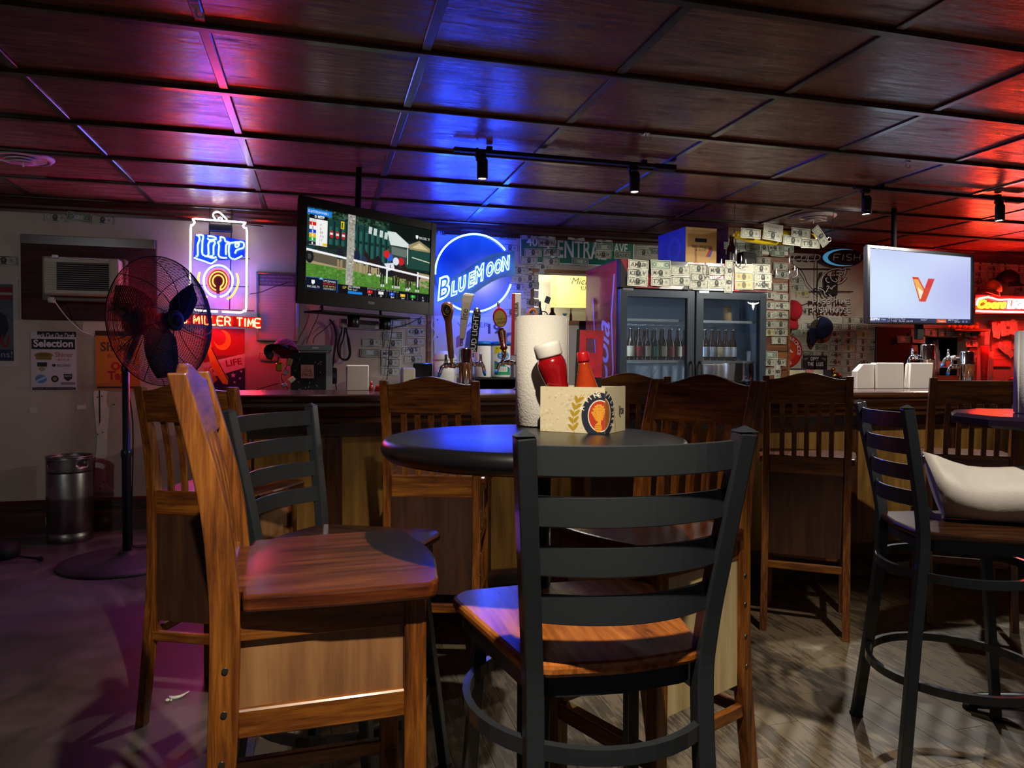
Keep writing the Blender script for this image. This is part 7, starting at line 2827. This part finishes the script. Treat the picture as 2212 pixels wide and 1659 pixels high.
# three over the air conditioner, one at the left edge, one by the rack
for px, py, kd, r, lab in ((120, 470, 'front', .02, 'leftmost of three banknotes taped above the air conditioner'), (172, 470, 'back', .10, 'middle one of three banknotes taped above the air conditioner'),
                           (222, 475, 'front', .06, 'rightmost of three banknotes taped above the air conditioner')):
    bill(px, py, YB - .003, lab, 'banknotes above the air conditioner', kd, r, k=1.02)
bill(9, 563, YB - .003, 'banknote at the left photo edge above the recruiting poster', 'banknotes on the left wall', 'TT', 0, k=1.1)
bill(579, 770, YB - .003, 'banknote on the pink-lit wall left of the gear rack', 'banknotes on the left wall', 'front', .05, k=.9)
# under the left television
GL, GG = 'banknote on the cream wall under the left television', 'banknotes under the left television'
for zx, zy, kd in ((895, 1213, 'front'), (883, 1297, 'back'), (1065, 1160, 'back'), (1065, 1225, 'front'), (1045, 1303, 'MAX'), (1045, 1375, 'front'), (1045, 1447, 'front'), (1250, 1130, 'KELLY'),
                   (1245, 1210, 'front'), (1213, 1280, 'JAYS'), (1225, 1350, 'front'), (1275, 1050, 'front'), (1100, 1065, 'back')):
    bill(560 + zx / 3.6875, 410 + zy / 3.6875, YB - .003, GL, GG, kd, _br.uniform(-.03, .05))
# around and on the street sign
GL, GG = 'banknote stuck on the green street sign', 'banknotes on the street sign'
for zx, zy, kd in ((970, 170, 'front'), (1140, 165, 'front'), (1140, 240, 'MARTIN'), (1010, 330, 'front'), (1185, 330, 'JEFF'), (970, 405, 'front'), (1180, 415, 'front'), (1415, 180, 'MAX'), (1680, 195, 'KELLY'),
                   (1680, 280, 'back'), (1670, 350, 'RANDY'), (1450, 415, 'back'), (1850, 355, 'GABE')):
    bill(920 + zx / 4.366, 470 + zy / 4.366, YB - .012, GL, GG, kd, _br.uniform(-.03, .05))
GL, GG = 'banknote on the wall around the blue round sign and kitchen opening', 'banknotes around the blue round sign'
for zx, zy in ((165, 140), (770, 180), (790, 285), (880, 500), (1030, 490), (885, 585), (870, 655), (980, 570), (985, 640), (860, 735), (862, 815), (980, 720), (985, 800), (990, 880), (800, 895), (880, 895), (1100, 470),
               (895, 970), (780, 980), (985, 960), (1060, 980), (1120, 1000)):
    bill(920 + zx / 4.366, 470 + zy / 4.366, YB - .003, GL, GG, None, _br.uniform(-.04, .05))
GL, GG = 'banknote on the wall right of the street sign behind the beer case', 'banknotes right of the street sign'
for zx, zy in ((2045, 240), (2050, 330), (2160, 240), (2170, 320)):
    bill(920 + zx / 4.366, 470 + zy / 4.366, YB - .003, GL, GG, None, _br.uniform(-.04, .05))
for px, py in ((1562, 535), (1562, 552), (1560, 520)):
    bill(px, py, YB - .003, GL, GG)
# fridge header
GL, GG = 'banknote stuck on the fridge header above the glass doors', 'banknotes on the fridge header'
for zx, zy, kd, v in ((335, 520, 'AMBER', 0), (330, 597, 'KELLY', 0), (325, 672, 'RANDY', 0), (535, 520, 'back', 0), (540, 595, 'MAX', 0), (540, 675, 'TT', 0), (722, 572, 'front', 0), (728, 668, 'front', 0), (885, 555, 'front', 0),
                      (902, 638, 'front', 0), (888, 698, 'front', 0), (1066, 572, 'MAX', 0), (1050, 690, 'front', 0), (1168, 575, 'front', 1), (1162, 680, 'front', 1), (1300, 552, 'white', 0), (1303, 630, 'faded', 0),
                      (1303, 706, 'faded', 0), (1460, 556, 'front', 0), (1475, 638, 'front', 0), (1480, 704, 'NICK', 0)):
    bill(1300 + zx / 4.254, 450 + zy / 4.254, FY - .004, GL, GG, kd, _br.uniform(-.03, .04), bool(v), k=1.04)
# wooden pier
GL, GG = 'banknote pinned on the wooden pier right of the fridge', 'banknotes on the wooden pier'
for zx, zy, kd, v in ((1480, 482, 'front', 0), (1642, 535, 'front', 0), (1655, 612, 'front', 0), (1640, 725, 'front', 0), (1645, 815, 'front', 0), (1650, 897, 'MAX', 0), (1640, 980, 'DEWIN', 0), (1640, 1065, 'front', 0),
                      (1640, 1140, 'ESSI', 0), (1625, 1215, 'front', 0), (1540, 1345, 'back', 0), (1625, 1415, 'KELLY', 0), (1535, 1500, 'front', 0), (1612, 1500, 'front', 1), (1535, 800, 'front', 0), (1530, 890, 'front', 0),
                      (1530, 980, 'front', 0), (1532, 1065, 'front', 0), (1535, 1140, 'faded', 0), (1535, 1415, 'TT', 0)):
    bill(1300 + zx / 4.254, 450 + zy / 4.254, PIY - .006, GL, GG, kd, _br.uniform(-.04, .06), bool(v), k=.95)
GL, GG = 'banknote in the row under the hanging fishing lure', 'banknotes under the lure'
for k in range(6):
    bill(1578 + 24 * k, 531 + 1.2 * k, PIY - .010, GL, GG, ('back', 'GABE', 'back', 'KELLY', 'MAX', 'back')[k], _br.uniform(-.03, .03), k=.9)
    if k % 2 == 0:
        bill(1582 + 24 * k, 543 + 1.0 * k, PIY - .008, GL, GG, 'back', 0, k=.9)
# wall around the fish neon
GL, GG = 'banknote on the bill-covered wall around the unlit fish neon', 'banknotes around the fish neon'
for px, py in ((1722, 606), (1720, 622), (1734, 634), (1722, 664), (1738, 672)):
    bill(px, py, YB - .003, GL, GG)
for r in range(9):
    for c in range(7):
        px, py = 1716 + 29 * c + _br.uniform(-3, 3), 688 + 15.2 * r + c * .9
        if px > 1892 or py > 806 or _br.random() < .07:
            continue
        if (1736 < px < 1792 and 766 < py < 800) or (px < 1728 and 725 < py):
            continue
        bill(px, py, YB - .003, GL, GG, 'ZEN' if (r, c) == (3, 4) else None, _br.uniform(-.06, .08))
# hatch surround
GL, GG = 'banknote on the frame of the dark hatch', 'banknotes round the dark hatch'
for px, py, v in ((1981, 720, 0), (2010, 719, 0), (2040, 720, 0), (2068, 721, 0), (2096, 722, 0), (1976, 762, 1), (2098, 742, 0), (2099, 765, 0), (2100, 784, 1), (2001, 786, 0), (2040, 787, 0), (1950, 733, 0)):
    bill(px, py, YB - .024 if px > 1960 else YB - .034, GL, GG, None, _br.uniform(-.08, .08), bool(v))
bill(1984, 734, YB - .026, 'white-edged banknote hanging over the left corner of the dark hatch', GG, 'white', .05)
# right wall above and round the script neon
GL, GG = 'banknote on the red-lit wall round the script neon', 'banknotes on the red-lit wall'
for r in range(4):
    for c in range(5):
        bill(2116 + 28 * c + _br.uniform(-3, 3), 566 + 13.5 * r + c * 1.0, YB - .003, GL, GG)
for px, py in ((2110, 610), (2112, 625), (2205, 625), (2190, 640), (2120, 645), (2205, 700), (2203, 715), (2200, 732), (2196, 748), (2150, 640), (2192, 765), (2200, 780)):
    bill(px, py, YB - .003, GL, GG)
GL, GG = 'note hanging in the red fan below the script neon', 'notes in the red fan'
for px, py, r in ((2148, 712, -.15), (2156, 715, .25), (2166, 710, -.1), (2176, 708, .1), (2186, 706, .2), (2193, 712, -.2), (2132, 728, .1)):
    bill(px, py, YB - .062, GL, GG, 'white' if px != 2176 else 'front', r, True)
for px, py, r in ((2166, 752, .6), (2178, 758, .9)):
    bill(px, py, YB - .03, 'note curling off the wall below the red fan', 'notes below the red fan', 'white', r)


# ------------------------------------------------------------------ track lights
glow('lamp_lens', (1.0, 0.97, 0.90), 40.0, True)


def track(label, Y, pxa, pxb, heads, group='ceiling track lights'):
    xa, xb = at_y(pxa[0], pxa[1], Y).x, at_y(pxb[0], pxb[1], Y).x
    t = thing('track_light', label, 'lamp', ((xa + xb) / 2, Y, CE), 0, group)
    cx = (xa + xb) / 2
    MB().rbox((0, 0, -.038), (xb - xa, .036, .020), .003).build('rail', 'soft_black', t)
    MB().rbox(((xb - xa) / 2 - .06, 0, -.040), (.13, .042, .030), .004).build('feed_box', 'soft_black', t)
    for s in (-1, 1):
        MB().box((s * (xb - xa) * .35, 0, -.020), (.03, .03, .02)).build('ceiling_clip', 'soft_black', t)
    for px, py0, py1, tx, ty, cone, power in heads:
        x = at_y(px, (py0 + py1) / 2, Y).x - cx
        z0 = at_y(px, py1, Y).z - CE
        L = .115
        h = bpy.data.objects.new('lamp_head', None)
        COL.objects.link(h)
        h.parent = t
        h.location = (x, -.0, z0 + L)
        MB().lathe([(1e-6, .0), (.018, -.001), (.028, -.014), (.029, -.03), (.029, -L + .004), (.027, -L), (.023, -L), (.023, -L + .010)], 28).build('can', 'soft_black', h)
        MB().lathe([(1e-6, -L + .009), (.0225, -L + .009), (.0225, -L + .006), (1e-6, -L + .004)], 24).build('lens', 'lamp_lens', h)
        MB().rbox((-.028, 0, .012), (.012, .016, .07), .003).rbox((-.010, 0, (-z0 - L - .04) - .02), (.055, .03, .02), .003).build('bracket', 'soft_black', h)
        sp = spot('lamp_beam', (0, 0, 0), (0, 0, -1), power, cone, .5, .022, (1.0, .95, .84))
        sp.parent = h
        sp.location = (0, 0, -L - .004)
        dv = Vector((tx, ty, -1))
        sp.rotation_euler = dv.to_track_quat('-Z', 'Y').to_euler()
    return t


track('black ceiling track with two spotlights in the middle above the bar', 3.71, (980, 317), (1457, 364), [(1042, 338, 387, .10, -.15, 112, 40), (1371, 368, 415, .30, .52, 138, 52)])
track('black ceiling track with two spotlights on the right above the bar', 3.79, (1845, 406), (2206, 437), [(1872, 414, 463, -.25, .22, 160, 66), (2160, 433, 477, -.40, .50, 150, 58)])


# ------------------------------------------------------------------ round ceiling vents
def vent(label, px, py, edge):
    c = at_z(px, py, CE - .004)
    e = at_z(edge, py, CE - .004)
    R = (e - c).length
    t = thing('ceiling_vent', label, 'vent', (c.x, c.y, CE - .004), 0, 'round ceiling vents')
    MB().lathe([(R * .80, -.004), (R * .82, -.022), (R * .90, -.020), (R, -.006), (R, 0), (R * .80, 0)], 44).build('flange', 'vent_white', t)
    for k in range(3):
        r = R * (.66 - .18 * k)
        MB().lathe([(r - .010, -.006 - .012 * k), (r + .014, -.018 - .010 * k), (r + .016, -.014 - .010 * k), (r - .008, -.002 - .012 * k)], 40).build('louvre_ring', 'vent_white', t)
    MB().lathe([(1e-6, -.002), (R * .8, -.002), (R * .8, .0), (1e-6, .0)], 32).build('throat', 'soft_black', t)
    MB().rbox((0, 0, -.03), (R * 1.5, .010, .006), .002).rbox((0, 0, -.045), (.008, .008, .03), .002).build('damper_bar', 'vent_white', t)


vent('round ceiling vent at the upper left over the air conditioner', 50, 338, 108)
vent('round white ceiling vent over the hanging fishing lure', 1757, 467, 1804)

# ------------------------------------------------------------------ giant fishing lure on strings
LY = 4.52
a, b = at_y(1590, 508, LY), at_y(1786, 517, LY)
c = (a + b) / 2
L = (b - a).length
lu = thing('fishing_lure', 'giant yellow fishing lure covered in banknotes hanging from the ceiling', 'lure', tuple(c))
d = (b - a).normalized()
def lp(u):
    return a + (b - a) * u - c
def rings_for(u0, u1, k, n=24, z0=-1, z1=1):
    out = []
    for i in range(k + 1):
        u = u0 + (u1 - u0) * i / k
        r = .066 * max(.02, math.sin(PI * min(1, .06 + u * .94)) ** .55) * (1 - .15 * u)
        out.append([lp(u) + Vector((0, r * .8 * math.cos(2 * PI * j / n), r * math.sin(2 * PI * j / n))) for j in range(n)])
    return out
MB().loft(rings_for(0.0, .90, 22)).build('body', 'yellow_paint', lu)
MB().loft(rings_for(.895, .995, 6)).build('nose', 'orange_paint', lu)
bk = MB()
n = 12
rings = []
for i in range(20):
    u = .03 + .84 * i / 19
    r = .068 * max(.02, math.sin(PI * min(1, .06 + u * .94)) ** .55) * (1 - .15 * u)
    rings.append([lp(u) + Vector((0, r * .82 * math.cos(t_), r * 1.01 * math.sin(t_))) for t_ in [math.radians(48 + 84 * j / (n - 1)) for j in range(n)]])
vs = [p for r in rings for p in r]
bk.add(vs, [(k * n + i, k * n + i + 1, (k + 1) * n + i + 1, (k + 1) * n + i) for k in range(19) for i in range(n - 1)], True)
bk.build('dark_back', 'soft_black', lu)
MB().tube([lp(1.0) + Vector((.018 + .016 * math.cos(2 * PI * i / 20), 0, .016 * math.sin(2 * PI * i / 20))) for i in range(20)], .004, n=6, closed=True).build('eye_ring', 'steel', lu)
MB().ball(lp(0) + Vector((-.012, 0, 0)), .014, 10, 7).build('tail_bead', 'yellow_paint', lu)
for px, top in ((1586, CE), (1797, CE)):
    q = at_y(px, 508, LY) - c
    MB().cyl(q, Vector((q.x + (.0 if px < 1700 else .012), q.y, CE - c.z)), .002, n=5).build('string', 'soft_black', lu)
for px, y0, y1, w in ((1589, 516, 572, 15), (1704, 536, 592, 13)):
    q0, q1 = at_y(px, y0, LY) - c, at_y(px + 1, y1, LY) - c
    w_ = w * .0033
    h = MB().tube([q0, q1], .0042, n=8)
    for k in range(3):
        ang = 2 * PI * k / 3 + .3
        o = Vector((math.cos(ang), math.sin(ang), 0))
        P = smooth_path([q1 + Vector((0, 0, .03)), q1, q1 + o * w_ * .9 + Vector((0, 0, -.022)), q1 + o * w_ * 2.0 + Vector((0, 0, .0)), q1 + o * w_ * 2.05 + Vector((0, 0, .055))], 5)
        h.tube(P, [.0038] * (len(P) - 3) + [.003, .002, .001], n=7)
    h.build('treble_hook', 'steel', lu)
for k, (zx, zy, kd, r) in enumerate(((520, 380, 'front', .04), (920, 420, 'front', .10), (930, 290, 'white', .10), (1290, 510, 'front', .06), (1430, 370, 'MAX', .05), (1610, 565, 'TT', -.03), (1800, 430, 'front', .9))):
    bill(1560 + zx / 8.508, 460 + zy / 8.508, LY - .068, 'banknote wrapped round the giant fishing lure', 'banknotes on the lure', kd, r, k=1.05)

# small clear hooks in the ceiling and a pale conduit
for px, py, lab in ((424, 22, 'clear plastic hook on the ceiling at the top left'), (1395, 293, 'tiny clear hook on the ceiling above the middle track'), (1957, 354, 'tiny reddish clear hook on the ceiling above the right track')):
    q = at_z(px, py, CE - .03)
    t = thing('ceiling_hook', lab, 'hook', (q.x, q.y, CE - .021), 0, 'clear ceiling hooks')
    MB().rbox((0, 0, -.002), (.028, .045, .004), .0015).build('pad', 'tube_glass', t)
    MB().tube(smooth_path([(0, 0, -.003), (0, 0, -.022), (.010, -.004, -.034), (.022, -.004, -.026), (.022, -.004, -.016)], 4), .0035, n=7).build('hook_arm', 'tube_glass', t)
q0, q1 = at_z(1752, 548, CE - .05), at_z(1975, 507, CE - .05)


# ------------------------------------------------------------------ say which one: row and place of every pinned note, bottle, duck and glass
ORD = ['first', 'second', 'third', 'fourth', 'fifth', 'sixth', 'seventh', 'eighth', 'ninth', 'tenth', 'eleventh', 'twelfth', 'thirteenth', 'fourteenth', 'fifteenth', 'sixteenth', 'seventeenth',
       'eighteenth', 'nineteenth', 'twentieth']
LOOK = {'front': 'grey', 'back': 'green-backed', 'white': 'pale', 'faded': 'yellowed'}
PLACE = {'banknotes under the left television': 'under the left television', 'banknotes on the street sign': 'on the green street sign', 'banknotes around the blue round sign': 'around the blue round sign',
         'banknotes right of the street sign': 'right of the street sign', 'banknotes on the fridge header': 'on the fridge header', 'banknotes on the wooden pier': 'on the wooden pier',
         'banknotes under the lure': 'under the hanging lure', 'banknotes around the fish neon': 'below the fish neon', 'banknotes round the dark hatch': 'round the dark hatch',
         'banknotes on the red-lit wall': 'on the red-lit wall', 'notes in the red fan': 'in the red fan of notes', 'banknotes on the lure': 'on the fishing lure', 'notes below the red fan': 'below the red fan'}
_by = {}
for o, kd, lab in NOTES:
    if o.get('group') in PLACE and not lab.startswith('white-edged'):
        _by.setdefault(o['group'], []).append((o, kd))
for gname, lst in _by.items():
    lst.sort(key=lambda e: -e[0].location.z)
    rows, cur = [], []
    for e in lst:
        if cur and cur[0][0].location.z - e[0].location.z > .034:
            rows.append(cur)
            cur = []
        cur.append(e)
    rows.append(cur)
    for r, row in enumerate(rows):
        row.sort(key=lambda e: e[0].location.x)
        for c, (o, kd) in enumerate(row):
            look = LOOK.get(kd)
            head = (look + ' banknote') if look else 'banknote marked ' + kd
            spot_ = '%s row down, %s from left' % (ORD[r], ORD[c]) if len(rows) > 1 else '%s from left' % ORD[c]
            o['label'] = '%s %s, %s' % (head, PLACE[gname], spot_)


def number(group, text):
    lst = sorted([o for o in bpy.data.objects if o.parent is None and o.get('group') == group], key=lambda o: o.location.x)
    for k, o in enumerate(lst):
        o['label'] = text(o, ORD[k])


number('orange rubber ducks under the right television', lambda o, n: 'small orange rubber duck under the right television, %s from left' % n)
number('glasses in the dark rack', lambda o, n: 'small upturned glass in the dark rack behind the bar, %s from left' % n)
_fb = [o for o in bpy.data.objects if o.parent is None and o.get('group') == 'bottles inside the glass fridge']
for back in (False, True):
    row = sorted([o for o in _fb if (o.location.y > FY + .2) == back], key=lambda o: o.location.x)
    for k, o in enumerate(row):
        base = o['label'].split(' on the fridge')[0]
        o['label'] = '%s in the fridge, %s from left in the %s row' % (base, ORD[k], 'back' if back else 'front')
